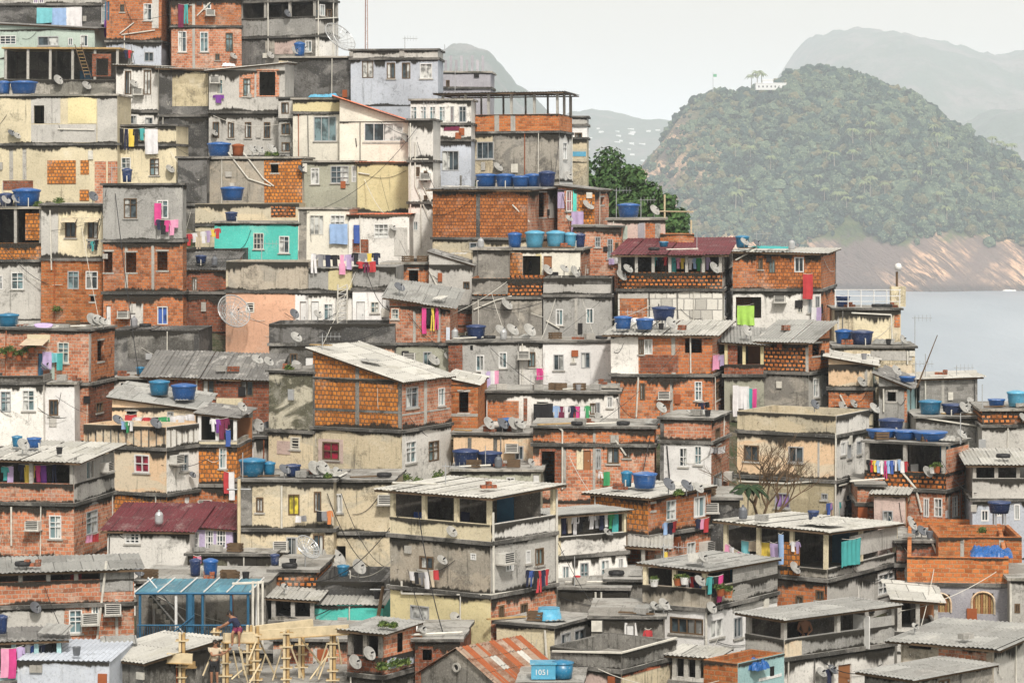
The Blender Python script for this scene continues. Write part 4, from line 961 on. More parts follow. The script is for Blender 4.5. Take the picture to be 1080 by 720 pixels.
H('brick house with brown door', 'long brick house with concrete bands, a brown door and green cloth', 562, 690, 690, 532, 4, 'S452 b1;S470 b4', 'flat', 'd 571,476,14,38;P p1 608,474,7,21;D 615,475,8,21;c 628,473,6,22;n 640,471,13,18;P con 564,467,126,4;P con 625,452,3,64;P con 594,471,3,44;p 586,449 593,454 593,516;n 657,470,8,13;p 649,464 660,480;P b3 570,472,22,42', D=136.4)
H('brick and white corner house', 'corner house with brick band above white plaster and two tall windows', 696, 750, 769, 528, 14, 'S443 b4 b4;S467 pc b4', 'flat', 'G 716,472,9,20;G 732,470,8,20;n 754,451,5,17;k 752,499,9,17;q 703,470 706,505;A 764,501;P c5 696,444,4,80', D=135.6)
H('large cream house with bare tree', 'large cream house with long parapet behind a bare tree', 777, 881, 916, 565, 29, 'P438 pb p2;S460 pa p2;S508 pd p2', 'none', 'n 784,470,16,17;k 831,471,16,17;c 886,466,5,14;k 893,465,4,18;w 903,465,5,14;v 817,520,16,16;p 779,508 829,510 863,507;P c3 862,462,2,44;w 866,520,7,7;p 885,512 902,508;p 881,456 881,560;P pd 840,490,6,12;C 893,522,6,20;p 895,508 900,545 910,545', D=131.4)
H('beige house with white railing', 'beige blank house with white rooftop railing by the water', 880, 950, 950, 385, 3, 'S327 pb', 'flat', 'P p1 900,331,40,28;P b1 943,332,6,13;P c3 883,330,2,30;p 898,330 940,332 941,360', D=156.6)
H('long grey beige wall', 'long grey and beige wall below the white railing house', 880, 965, 965, 408, 3, 'S367 pb', 'flat', 'w 903,373,7,7;w 911,373,7,7;P c3 918,370,44,10;P pa 938,385,24,10;p 957,370 957,384', D=152.9)
H('ochre house with brick parapet', 'ochre plaster house with pale sloping roof and curved brick parapet', 874, 921, 932, 450, 8, 'S384 pa p9;S410 b1 c3;S432 pb', 'sheet sl .38,0 .3 x', 'P con 912,386,3,22;p 886,416 893,430', D=147.2)
H('grey shack with sheet roof', 'dark grey shack with small opening under a tilted sheet roof', 927, 957, 970, 456, 14, 'S407 c1 pt', 'sheet sd .55,0 .3 x', 'o 936,413,9,10;p 932,410 932,434;P b4 954,410,3,35', D=145.8)
H('flat roofed blockwork shed', 'flat roofed grey blockwork shed standing against the sea', 970, 1031, 1031, 440, 3, 'S397 blk', 'sheet sl -.1,0 .35', 'P con 993,399,3,26;p 976,400 976,428', D=148.8)
H('grey wall below tanks', 'low grey wall carrying junk and tanks near the water', 966, 1036, 1036, 480, 3, 'S441 c1', 'flat', 'p 970,440 1030,449', D=142.6)
H('brick topped grey block', 'plain grey block with a blackened brick band, right edge by the sea', 1036, 1100, 1100, 500, 3, 'S433 b6;S449 c3', 'flat slabl', '', D=140.4)
H('brick terrace house with tank row', 'brick house with dark open terrace, bright laundry and a tank row', 912, 997, 1022, 575, 28, 'T470 499 b6 3 con b4;S518 b4 b4', 'flat', 'P b4 998,471,23,47;w 974,525,6,20;G 985,525,9,20;G 1004,523,6,22;P con 1000,470,2,88;P con 1012,470,2,88;p 950,496 966,515 972,540', D=128.6)
H('small cream box house', 'small cream box house with dark window and pale sheet roof', 922, 955, 966, 566, 12, 'S521 pk p1', 'sheet sl 0,.1 .25', 'k 931,538,11,13;n 957,526,6,18;P c3 934,552,20,3', D=126.8)
H('brick stub wall', 'leaning brick stub wall hung beside the cream house corner', 904, 932, 932, 560, 3, 'S513 b4;S532 b3', 'flat', '', D=128.4)
H('white house at the right edge', 'white house with grey sheet roof terrace at the right edge', 1026, 1100, 1100, 590, 4, 'T489 504 c3 4;S527 p3', 'sheet sl 0,.25 .35', 'w 1035,537,8,12;w 1051,533,7,11;w 1070,531,6,17', D=126.6)
H('unfinished orange brick wall', 'unfinished orange brick wall with two concrete columns', 990, 1078, 1078, 640, 3, 'P566 b5;S604 b5', 'none', 'P con 1013,567,4,34;P con 1054,567,5,34', D=120.4)
H('orange brick yard on lilac house', 'fresh orange brick yard walls above lilac grey floor with arched wooden shutters', 957, 1064, 1100, 680, 8, 'P588 b5 b5;S617 lg lg', 'none', 'V 980,626,22,19;V 1026,625,22,22;P con 957,614,107,3', D=115.4)
H('grey house at the right margin', 'grey house with thin white posts at the right margin', 1066, 1110, 1110, 680, 3, 'S612 c3', 'flat slabl', 'n 1070,636,6,10;p 1066,615 1066,660', D=114.2)
H('dark brick yard wall', 'dark brick yard wall left of the fresh orange brickwork', 946, 990, 990, 640, 4, 'S572 b3;S596 b1', 'flat', 'p 982,568 992,592', D=121.8)
H('open shed with laundry', 'open beam roofed shed with yellow and aqua laundry and orange brick', 762, 872, 946, 680, 33, 'T560 600 c4 4 p1 c3;S612 b1 c3', 'sheet sl .1,-.3 .4', 'P b2 823,572,20,36;P p2 905,606,16,30;g 926,604,17,22;n 839,628,8,10;n 860,622,9,11;P c3 895,560,50,22', D=117)
H('terrace house with breeze block wall', 'white house with planted terrace and a plain grey breeze block wall', 678, 745, 820, 712, 33, 'T601 621 stk 3 p1 stk;S643 pc pc', 'sheet sg .1,-.12 .25', 'P blk 773,594,47,46;W 707,651,35,17;k 774,650,9,22;c 749,652,14,20;p 745,645 745,700', D=109.4)
H('low lean-to with pale roof', 'low lean-to with pale roof right of the white parapet terrace', 655, 702, 702, 645, 4, 'T577 598 c3 3;S608 c3', 'sheet sl .1,.3 .3', '', D=118.6)
H('orange brick corner house', 'orange brick corner house with pale flat sheet roof and grid windows', 622, 683, 749, 622, 36, 'S524 b2 b1;S566 b1 b4', 'sheet sl 0,.1 .35', 'G 702,527,10,21;w 731,523,12,22;c 724,571,9,19;A 741,575;o 686,531,4,7', D=120.6)
H('black hut behind the palm', 'black sooty hut at the foot of the palm', 744, 780, 780, 590, 3, 'S527 c5', 'flat', 'A 750,535', D=124.6)
H('white parapet terrace house', 'white house with laundry terrace under a grey sheet roof', 560, 589, 662, 652, 58, 'T543 566 p1 2 p1 p2;S588 p2 p2', 'sheet sg 0,.0 .35', 'w 593,596,8,22;G 612,593,9,21;G 634,590,9,20;w 652,588,6,16', D=116.8)
H('cream corner terrace house', 'cream corner house with open roofed terrace and dark clothes at its window', 412, 518, 587, 712, 37, 'T523 553 p1 4 p1 p2;S573 stk c3;S629 p7 b4', 'sheet sl 0,.1 .5', 'n 443,586,15,14;G 497,583,6,7;A 529,588;G 534,583,8,19;w 555,580,5,14;w 565,578,9,18;k 433,638,20,15;n 526,638,6,16;n 549,636,8,16;p 424,612 424,625 518,627 587,618;p 521,540 521,625;p 588,516 588,620', D=109.6)
H('dark concrete yard wall', 'dark stained concrete yard wall with two white pipes', 588, 662, 662, 665, 4, 'S622 c4', 'flat', 'p 628,624 628,645;p 634,624 634,645', D=114.2)
H('dark concrete step', 'dark concrete block left of the planted terrace', 640, 681, 681, 665, 3, 'S613 c4', 'flat', '', D=114.8)
H('flat slab house with light blue tank', 'flat slab roofed house carrying a light blue upside down tank', 524, 585, 630, 728, 31, 'S662 p1 c3', 'flat', 'k 592,667,10,18;k 606,663,12,20;p 575,664 577,700', D=108)
H('blackened wall with white door', 'blackened plaster wall with a narrow white door frame', 624, 700, 700, 712, 4, 'S652 c4', 'flat', 'E 661,658,8,30;P pc 659,656,3,32;P pc 670,656,3,32', D=107.6)
H('dark stained terrace with railing', 'dark stained terrace wall with white rail and red tile ledge', 580, 655, 713, 760, 33, 'P689 c2 c2;S708 pk pb', 'none', 'p 582,687 655,688 713,672;P so 580,703,75,3;P so 656,703,56,3', D=102.6)
H('grey roofed house with ochre corner', 'grey speckled terrace house with ochre corner under a broad grey roof', 786, 827, 943, 752, 50, 'T652 674 c3 2 con c1;S695 p2 p2', 'sheet sg 0,0 .35', 'P pa 827,675,18,19;D 884,700,14,34;P c1 910,650,30,42', D=103.4)
H('brick and aqua box', 'roofless box with one orange brick wall and one aqua wall', 742, 778, 827, 765, 38, 'P699 b5 pt', 'none', 'P gd 812,702,4,10;P pc 800,712,24,3', D=100.4)
H('house with wide grey roof', 'house with a wide grey sheet roof and rough rendered wall', 950, 1048, 1100, 770, 30, 'S682 stk c3', 'sheet sg 0,.1 .5', 'd 958,666,24,18;P b4 990,686,50,8', D=102)
H('small sheet lean-to', 'small pale sheet lean-to on slim posts below orange brickwork', 946, 990, 990, 690, 4, 'T634 662 c3 3;S668 c3', 'sheet sl .1,.05 .3', '', D=111.6)
H('low grey roofed hut', 'low hut with grey two panel roof at the bottom edge', 912, 963, 1047, 790, 46, 'S715 c2 c4', 'sheet sg 0,0 .3', 'n 990,716,12,10', D=98)
H('house under wide pale sheet roof', 'brick and grey house under a wide pale sheet roof, left edge', -12, 78, 121, 592, 12, 'T486 510 b4 3 con c1;S532 b4 b4', 'sheet sl .1,.3 .5', 'P c1 79,482,40,50;w 91,485,9,20;A 108,492;G 52,543,13,25;G 91,538,12,25;A 37,553;P c3 76,482,5,50;p 12,534 12,575', D=125.2)
H('maroon roofed white house', 'low white house with a maroon sheet roof', 113, 200, 200, 620, 4, 'S559 p2', 'sheet sm 0,.6 .3', 'g 132,562,15,11', D=121.8)
H('lilac house', 'lilac house with three white grid windows under a maroon strip roof', 200, 245, 245, 600, 4, 'S557 p8', 'sheet sm .1,.5 .25', 'g 203,561,7,20;g 216,559,9,20;g 228,558,10,20', D=122.8)
H('mouldy low wall', 'mouldy low wall below the lilac house', 198, 287, 287, 640, 4, 'S586 moss', 'flat', 'P c3 240,588,30,14', D=121)
H('beige two storey house with barrels', 'beige two storey house with a yellow curtained window, blue tanks above', 252, 352, 352, 618, 4, 'S508 pb;S559 pb', 'flat', 'n 270,524,8,16;y 304,521,12,22;n 331,518,8,22;k 302,566,11,24;n 330,563,12,24;A 297,575;P c2 252,512,14,42;p 297,512 297,560', D=122.6)
H('tall grimy beige house', 'tall grimy beige wall behind the big wire dish', 352, 414, 414, 625, 4, 'S508 pb;S562 pb', 'flat', 'c 353,520,9,20;A 408,526;d 353,575,12,16', D=123.4)
H('orange tile stub', 'stub of orange tile wall under a black slab', 285, 334, 334, 645, 4, 'S603 b6;S627 c4', 'flat', 'd 292,634,30,16', D=117.8)
H('black parapet above the aqua wall', 'black parapet beside a bright aqua wall', 333, 405, 405, 650, 4, 'P613 c5;S634 c2', 'none', '', D=117.2)
H('low aqua wall room', 'low aqua walled room with grey roof edge', 330, 404, 404, 672, 4, 'S638 p5', 'sheet sl .0,.2 .1', '', D=115.2)
H('grey hut with sheet roof', 'small grey hut with pale sheet roof left of the aqua wall', 286, 332, 332, 668, 4, 'T632 650 c4 3;S656 c4', 'sheet sl .1,.1 .25', '', D=115)
H('brick house with dark porch', 'brick house with dark porch and two dishes beside the timber formwork', 366, 403, 438, 752, 30, 'T666 693 b3 3 c4 b4;S714 c4 c4', 'sheet sg 0,.1 .35', 'P b4 404,662,34,30;d 418,667,6,20;P p3 408,689,30,13', D=103.6)
H('low brick hut with pots', 'low brick hut with plant pots left of the rusty roof', 438, 486, 486, 745, 4, 'S676 b3', 'flat', 'd 446,684,10,12;P b1 470,680,15,16', D=105)
H('broad grey roofed brick terrace', 'brick house with broad grey sheet roof and long open terrace, lower left', -40, -10, 142, 722, -11, 'T603 614 b4 6 con;S641 b4', 'sheet sg .0,.1 .4', 'G 73,643,14,25;w 97,639,8,17;A 95,652;A 119,642;P c3 -8,643,76,70;P c1 106,602,35,22;P con 122,632,3,50;p 113,592 102,680;c 131,636,4,8', D=110.4, depth=3.4)
H('rough wall behind blue canopy', 'rough dark wall with a concrete stair behind the blue canopy', 143, 280, 280, 700, 4, 'S616 c4', 'flat', 'P c3 165,622,100,3', D=115)
H('low grey flat roof', 'low dark building under a pale flat sheet roof, bottom left', 97, 152, 232, 770, 35, 'S697 c2 c2', 'sheet sl 0,.3 .3', '', D=101.6)
H('pale teal house at the left edge', 'pale teal house with pink laundry under a dark roof at bottom left', -40, -12, 66, 765, -10, 'T676 708 pt 4 pt;S720 pt', 'sheet sd 0,.0 .3', '', D=101, depth=3)
H('white corrugated fence wall', 'white corrugated fence wall at the bottom left edge', 18, 115, 115, 765, 3, 'S697 p3', 'sheet p3 0,0 .05', '', D=99.8)
H('pale sheet roofed porch', 'low porch with pale sheet roof on slim posts before the breeze block house', 708, 750, 766, 765, 24, 'T692 716 c3 4;S722 c3', 'sheet sl 0,.1 .3', '', D=104.6)
# ================= things on and about the houses =================
CN = {'blu': 'blue', 'blut': 'teal blue', 'blul': 'light blue', 'blud': 'dark blue', 'rust': 'rusty brown', 'sg': 'grey'}
def tank(nick, px, w, h, back=.8, col='blu', dz=0, flip=False, stand=0):
    hs_ = HOUSES[nick]; p = spot(nick, px, back=back)+Vector((0, 0, dz)); D = p.y; r = w/F*D/2; hh = h/F*D
    flat_ = hh < .55*r*2*.8
    rt = empty('water_tank', p, rnd(0, 6)); lid = hh*.16; bh = hh-lid
    prof = [(0, 0), (r*.80, 0), (r*.84, bh*.28), (r*.87, bh*.30), (r*.88, bh*.56), (r*.92, bh*.60), (r*.93, bh*.88), (r, bh*.92), (r, bh)]
    if flip: prof = [(0, 0), (r, 0), (r, bh*.1), (r*.93, bh*.12), (r*.88, bh*.5), (r*.85, bh*.52), (r*.78, bh*.97), (0, bh*.97)]
    M = Matrix.Translation((0, 0, stand))
    MB().lathe(prof, col, 20, M).build('body', rt, True)
    if not flip:
        MB().lathe([(r*1.03, bh-.02), (r*1.03, bh+.04), (r*.75, bh+lid*.6), (r*.3, bh+lid), (0, bh+lid)], col, 20, M).build('lid', rt, True)
    else: MB().lathe([(0, bh*.97+.004), (r*.8, bh*.97+.004), (r*.8, bh), (0, bh)], col, 20, M).build('lid', rt)
    if stand:
        mb = MB()
        for a in (0, 1, 2, 3): mb.bar((r*.6*cos(a*pi/2), r*.6*sin(a*pi/2), 0), (r*.6*cos(a*pi/2), r*.6*sin(a*pi/2), stand), .04, 'alu')
        mb.build('stand', rt)
    elif random.random() < .6 and not flip:
        MB().tube([(r*.95, 0, bh*.5), (r*1.15, 0, bh*.5), (r*1.15, 0, -.1)], .03, 'pvc').build('outlet_pipe', rt)
    size = 'small ' if w < 14 else ('large ' if w > 24 else '')
    reg(rt, f'{size}{CN[col]} water tank', '', 'on the', nick, px, 'water tank', 'plastic water tanks on the roofs')
TANKS = """beige block with ochre panel|4,14,14,.7,blu;25,29,14,.7,blu
black rough plaster block|316,12,15,.6,blu
tan block with orange brick corner|231,25,15,.8,blu;251,13,13,.8,rust
open cluttered brick terrace|7,16,14,.8,blud;28,30,19,.9,blu
grey over brick house|134,11,15,.7,blud
long orange brick house|513,23,14,1.4,blu;533,21,14,1.2,blu;549,18,12,.8,blu;562,18,14,1.6,blu;577,18,17,1.0,blud
yellow terrace house with blue tanks|543,15,16,.8,blu;564,21,18,.7,blul;586,20,18,.7,blul;601,14,16,1.0,blul;611,13,15,1.7,blud
pink house with green shutter|663,24,15,1.2,blu
grey speckled twin window house|502,21,15,.8,blud
two tier brick house with air conditioner|657,19,14,.5,blu;680,19,12,.5,blu
brick house with crimson towel|783,15,13,1.8,blut
peach upper room|168,22,16,1.5,blut;194,27,17,1.1,blu
plant terrace brick house|9,22,14,.9,blut
house under wide pale sheet roof|18,11,12,2.2,blut;36,15,11,2.2,blu
beige two storey house with barrels|266,28,19,.9,blut;284,13,15,1.1,blut;309,17,13,.9,blud
cream lower room with dishes|536,22,13,1.3,blu
low house with rubble roof|491,28,18,1.1,blud;516,27,15,1.4,blud
orange brick corner house|661,12,17,1.6,blut;680,26,17,1.6,blu
beige house with white railing|889,15,12,.9,blud
long grey beige wall|890,19,15,1.8,blu;909,24,15,1.0,blud
brick terrace house with tank row|930,32,10,.8,blu;955,26,10,.9,blu;981,36,10,.8,blu;940,27,17,3.2,blud
grey wall below tanks|981,24,15,.9,blut;1006,26,11,1.0,blud
brick topped grey block|1072,20,17,.8,blul;1051,18,8,.9,blu
grey shack with sheet roof|957,17,6,.6,blu
black parapet above the aqua wall|362,13,12,.5,blut
pale teal house at the left edge|2,12,20,.8,blud
small concrete porch|148,9,9,1.2,blut
orange tile stub|290,10,12,1,blud
rough wall behind blue canopy|222,16,20,.9,blu;206,12,18,1.4,blud
maroon roofed terrace house|700,10,6,3,blut
aqua house|244,13,10,.8,blud
dark brick lean-to|212,12,9,.8,blud
open shed with laundry|858,12,10,3.0,blud"""
for ln in TANKS.split('\n'):
    nick, q = ln.split('|')
    for t_ in q.split(';'):
        a = t_.split(','); tank(nick, float(a[0]), float(a[1]), float(a[2]), float(a[3]), a[4])
tank('two tier brick house with air conditioner', 700, 25, 15, 1.6, 'blud', stand=.35)
tank('unfinished orange brick wall', 1054, 24, 13, 2.2, 'blud', dz=.1, stand=.5)
tank('flat slab house with light blue tank', 579, 29, 15, .9, 'blul', flip=True)
tank('rubble edged parapet', 245, 25, 15, .5, 'blu')

def dish(nick, px, py=None, w=12, back=.3, out=.25, az=None, dark=False, el=None, wire=False, dz=0, lift_=None):
    p = spot(nick, px, None if py is None else py+w*.3, back, out)+Vector((0, 0, dz)); D = p.y; R_ = w/F*D/2*(1.12 if wire or w > 20 else .96)
    az = rnd(-25, 35) if az is None else az; el = rnd(28, 48) if el is None else el
    rt = empty('satellite_dish', p); lift = lift_ or (R_*1.15 if py is None else R_*.5)
    nrm = Vector((cos(radians(az))*cos(radians(el))*.8, -cos(radians(az))*cos(radians(el))*.62-sin(radians(abs(az)))*.2, sin(radians(el)))).normalized()
    q = nrm.to_track_quat('Z', 'Y'); M = Matrix.Translation((0, 0, lift))@q.to_matrix().to_4x4()
    mt = 'dishd' if dark else 'dish'; dep = R_*.24
    if not wire:
        mb = MB(); prof = [(0, 0)]+[(R_*k/6, dep*(k/6)**2) for k in range(1, 7)]+[(R_*1.03, dep*1.0), (R_*1.02, dep-.035)]+[(R_*k/6, dep*(k/6)**2-.03) for k in range(5, -1, -1)]
        mb.lathe(prof, mt, 20, M).build('reflector', rt, True)
    else:
        mb = MB(); dep = R_*.36
        for k in range(16):
            a = 2*pi*k/16; mb.tube([M@Vector((R_*u*cos(a), R_*u*sin(a), dep*u*u)) for u in (0, .33, .66, 1)], .016, 'alu', 4)
        for u in (.25, .45, .65, .85, 1):
            mb.tube([M@Vector((R_*u*cos(2*pi*j/24), R_*u*sin(2*pi*j/24), dep*u*u)) for j in range(25)], .012 if u < 1 else .03, 'alu', 4)
        mb.build('reflector', rt)
        g = MB()      # the woven mesh between the ribs
        for k in range(16):
            for u0, u1 in ((.05, .3), (.3, .55), (.55, .8), (.8, 1)):
                a, b = 2*pi*k/16, 2*pi*(k+1)/16
                g.poly([M@Vector((R_*u*cos(t_), R_*u*sin(t_), dep*u*u)) for u, t_ in ((u0, a), (u1, a), (u1, b), (u0, b))], 'mesh')
        g.build('wire_mesh', rt)
    fp = M@Vector((0, -R_*.15, R_*.95)); lo = M@Vector((0, -R_*.95, dep*.9))
    MB().bar(lo, fp, .015, 'alu', 4).bar(fp, fp+(M@Vector((0, 0, 0))-fp).normalized()*.12, .035, 'blk1', 5).build('feed_arm', rt)
    back_ = M@Vector((0, 0, -.04))
    if py is None: MB().tube([back_, Vector((0, 0, lift*.75)), Vector((0, 0, -.05))], .028, 'alu', 5).build('mast', rt)
    else:
        into = Vector((HOUSES[nick].V.x, HOUSES[nick].V.y, 0))*(out+.05); MB().tube([back_, Vector((0, 0, -.02)), into+Vector((0, 0, -.05))], .024, 'alu', 5).build('mast', rt)
    lk = ('huge wire mesh satellite dish' if wire else ('dark grey satellite dish' if dark else ('large pale satellite dish' if w > 15 else 'pale satellite dish')))
    reg(rt, lk, '', 'on the', nick, px, 'satellite dish', 'satellite dishes')
_m = NT('woven_wire'); _m.m.blend_method = 'HASHED' if hasattr(_m.m, 'blend_method') else None
_m.fin((.4, .4, .38), .5); _m.b.inputs['Alpha'].default_value = .28; MATS['mesh'] = _m.m
# roof mounted: px[,w[,back]] ; wall mounted: px:py[,w] ; trailing d = dark
DISHES = """skeletal timber terrace|61:84,12;91:90,11
beige block with ochre panel|12:140,9,d;18:143,8
white house under a long sheet roof|141:88,10
cream house with the laundry wall|179:178,11;191:182,12
dark walled roof terrace|90,9,2;99,11,2
dark balcony house|303:14,9,d;285:58,9
black rough plaster block|311,10,.3;316,11,.6;320,12,.9
red brick house with arched windows|246:59,9
tan block with orange brick corner|266,12,.3;274,11,.5;286,13,.7;318:178,10,d
narrow grey recess|311:155,13
cream house with red tiled roof|427:145,12
plastered house with brick rooftop terrace|525:176,12;599:185,10
pink brick house with red door|620:216,14
pink plaster house with teal shutter|600:230,9
pink house with green shutter|690,13,.5
yellow terrace house with blue tanks|577:284,13;606:286,14
grey twin window house|595,11,.3
rough plaster house with tile parapet|534:320,15
grey speckled twin window house|528,15,.4;540,16,.5;558,16,.4
small brick house with dark opening|462,12,.4
brick house with the pink garments|421,13,.5,d;457:379,15;472:375,10
maroon roofed terrace house|753:282,14;662:283,12;655:290,14
two tier brick house with air conditioner|707,14,.2
shadowy lean-to with white sheets|787,14,.3
brick house with crimson towel|785,11,.9;798,10,.5,d
brick house under streaked grey roof|876:403,13,d
brick and white corner house|697,14,.4
large cream house with bare tree|859,12,.2,d;922:430,14
orange brick corner house|705,16,.6,d;724,16,.5,d;736,14,.5
dark mouldy terrace wall|310,12,.1,d;335,11,.2
mossy concrete block|283,12,.6;271,14,.9
tiled brick gable house|312,14,.3
brick house under striped sheet roof|313,15,.2
tall grimy beige house|355,11,.3
stair tower with clothes|255,12,.3
boarded wall room|262,15,.4;272,16,.5;284,14,.4,d
beige two storey house with barrels|300,14,.4,d;331,17,.4;340,17,.5
stained white house|414:240,9
cream lower room with dishes|515,15,.3;530,14,.3,d;541,15,.3;548,14,.4
white house above the cluttered ledge|630:440,10
white house with crowded laundry|631:440,13;609:430,9
slim cream tower over brick|98,12,.4,d
plant terrace brick house|97,15,.3;103,14,.4;109,11,.5;48:385,12,d
open cluttered brick terrace|6,11,.3;17,12,.4
peach house with batten parapet|124:442,13,d;164:446,14,d;203:500,8,d
house under wide pale sheet roof|24,15,.6
broad grey roofed brick terrace|37:640,14,d
rough wall behind blue canopy|146,13,.3,d
grey hut with sheet roof|300,9,.5
black parapet above the aqua wall|378,18,.3
brick house with dark porch|374:697,17;389:688,16
cream corner terrace house|476:560,14;466:590,13;480:651,15
white parapet terrace house|640:560,9
blackened wall with white door|700,15,.5;690,11,.7
terrace house with breeze block wall|738:612,15;741,13,.4;750:640,14
open shed with laundry|838:598,15;770:612,10
grey roofed house with ochre corner|866:708,13;878:705,12,d
long grey beige wall|952,10,.6
ochre house with brick parapet|908:402,12;900:425,10;888:428,12
grey shack with sheet roof|945,13,.4
flat roofed blockwork shed|1024:424,13
grey wall below tanks|1016,13,.4;1022,11,.9
brick terrace house with tank row|978:497,14;1014,13,.8
unfinished orange brick wall|962,12,.5
dark brick yard wall|972,13,.4,d;965,9,.6,d
small cream box house|960:548,10
grey house with four windows|226:140,8
house with wide grey roof|965,9,1
brick topped grey block|1079:440,12
low brick hut with pots|445,12,.3
low house with rubble roof|560,9,.5"""
for ln in DISHES.split('\n'):
    nick, q = ln.split('|')
    for t_ in q.split(';'):
        a = t_.split(','); dk = a[-1] == 'd'; a = a[:-1] if dk else a
        if ':' in a[0]:
            x, y = map(float, a[0].split(':')); dish(nick, x, y, float(a[1]), dark=dk)
        else: dish(nick, float(a[0]), None, float(a[1]), float(a[2]) if len(a) > 2 else .4, dark=dk)
dish('black rough plaster block', 355, None, 34, 1.0, az=-10, el=40, wire=True, lift_=1.0)
dish('peach house', 244, 330, 33, out=1.3, az=-70, el=14, wire=True)
dish('orange tile stub', 322, None, 26, .8, az=-8, el=42, wire=True)
dish('tall grimy beige house', 351, 590, 26, out=.9, az=-8, el=42)

# ---- laundry
def garment(kind, col, p, w, h, ax, group, nick, px):
    m = 'cl_'+col.replace(' ', '_'); mb = MB(); ph = rnd(0, 6); fold = rnd(.02, .045)
    def cloth(x0, x1, z0, z1, slant=0):
        nx, nz = max(3, int((x1-x0)/.06)), 4
        for i in range(nx):
            for j in range(nz):
                q = []
                for a, b in ((i, j), (i+1, j), (i+1, j+1), (i, j+1)):
                    x = x0+(x1-x0)*a/nx; z = z1-(z1-z0)*b/nz; sw = (b/nz); q.append((x+slant*sw+.02*sin(ph+z*5)*sw, fold*sin(x*16+ph)*(.3+sw)+.03*sw, z-(.03*sin(x*3+ph))*sw))
                mb.poly(q, m); mb.poly([(a_, b_+.012, c_) for a_, b_, c_ in reversed(q)], m)
    if kind in ('shirt', 't-shirt'):
        cloth(-w*.30, w*.30, -h, 0); cloth(-w*.55, -w*.28, -h*.42, -.02, -.03); cloth(w*.28, w*.55, -h*.42, -.02, .03)
    elif kind in ('trousers', 'shorts'):
        cloth(-w*.32, w*.32, -h*.28, 0); cloth(-w*.34, -w*.03, -h, -h*.26, -.03); cloth(w*.03, w*.34, -h, -h*.26, .03)
    elif kind == 'dress':
        cloth(-w*.22, w*.22, -h*.45, 0); cloth(-w*.38, w*.38, -h, -h*.43)
    else: cloth(-w*.5, w*.5, -h, 0)
    nm = {'t-shirt': 'tee_shirt'}.get(kind, kind); o = mb.build(nm, None, True); o.location = p; o.rotation_euler = (0, 0, math.atan2(ax.y, ax.x))
    reg(o, f'{col} {kind}', '', 'hung out at the', nick, px, kind if kind != 't-shirt' else 'shirt', group)
def line(nick, x0, y0, x1, y1, items, out=.35, h=None, sag=.06):
    a = spot(nick, x0, y0, out=out); b = spot(nick, x1, y1, out=out); ax = (b-a); L = ax.length; ax = ax/L
    it = [i.strip() for i in items.split(',')]; n = len(it)
    pts = [a+ax*L*k/10-Vector((0, 0, sag*sin(pi*k/10))) for k in range(11)]
    o = MB().tube([p-a for p in pts], .011, 'pvc', 4).build('clothesline'); o.location = a
    reg(o, 'thin clothesline', '', 'strung across the', nick, x0, 'clothesline', 'clotheslines')
    for k, s in enumerate(it):
        col, kind = s.rsplit(' ', 1); u = (k+.5)/n; p = a+ax*L*u-Vector((0, 0, sag*sin(pi*u)+.01)); w = L/n*1.05
        sc = {'towel': 1.0, 'sheet': 1.3, 'shirt': .72, 't-shirt': .65, 'trousers': 1.0, 'shorts': .5, 'cloth': .55, 'dress': 1.0}[kind]*1.12
        hh = (h or .95)*sc*rnd(.9, 1.1)
        if kind in ('shirt', 't-shirt', 'dress'): w *= 1.1
        garment(kind, col, p, w, hh, ax, 'laundry hung out to dry', nick, x0+(x1-x0)*u)
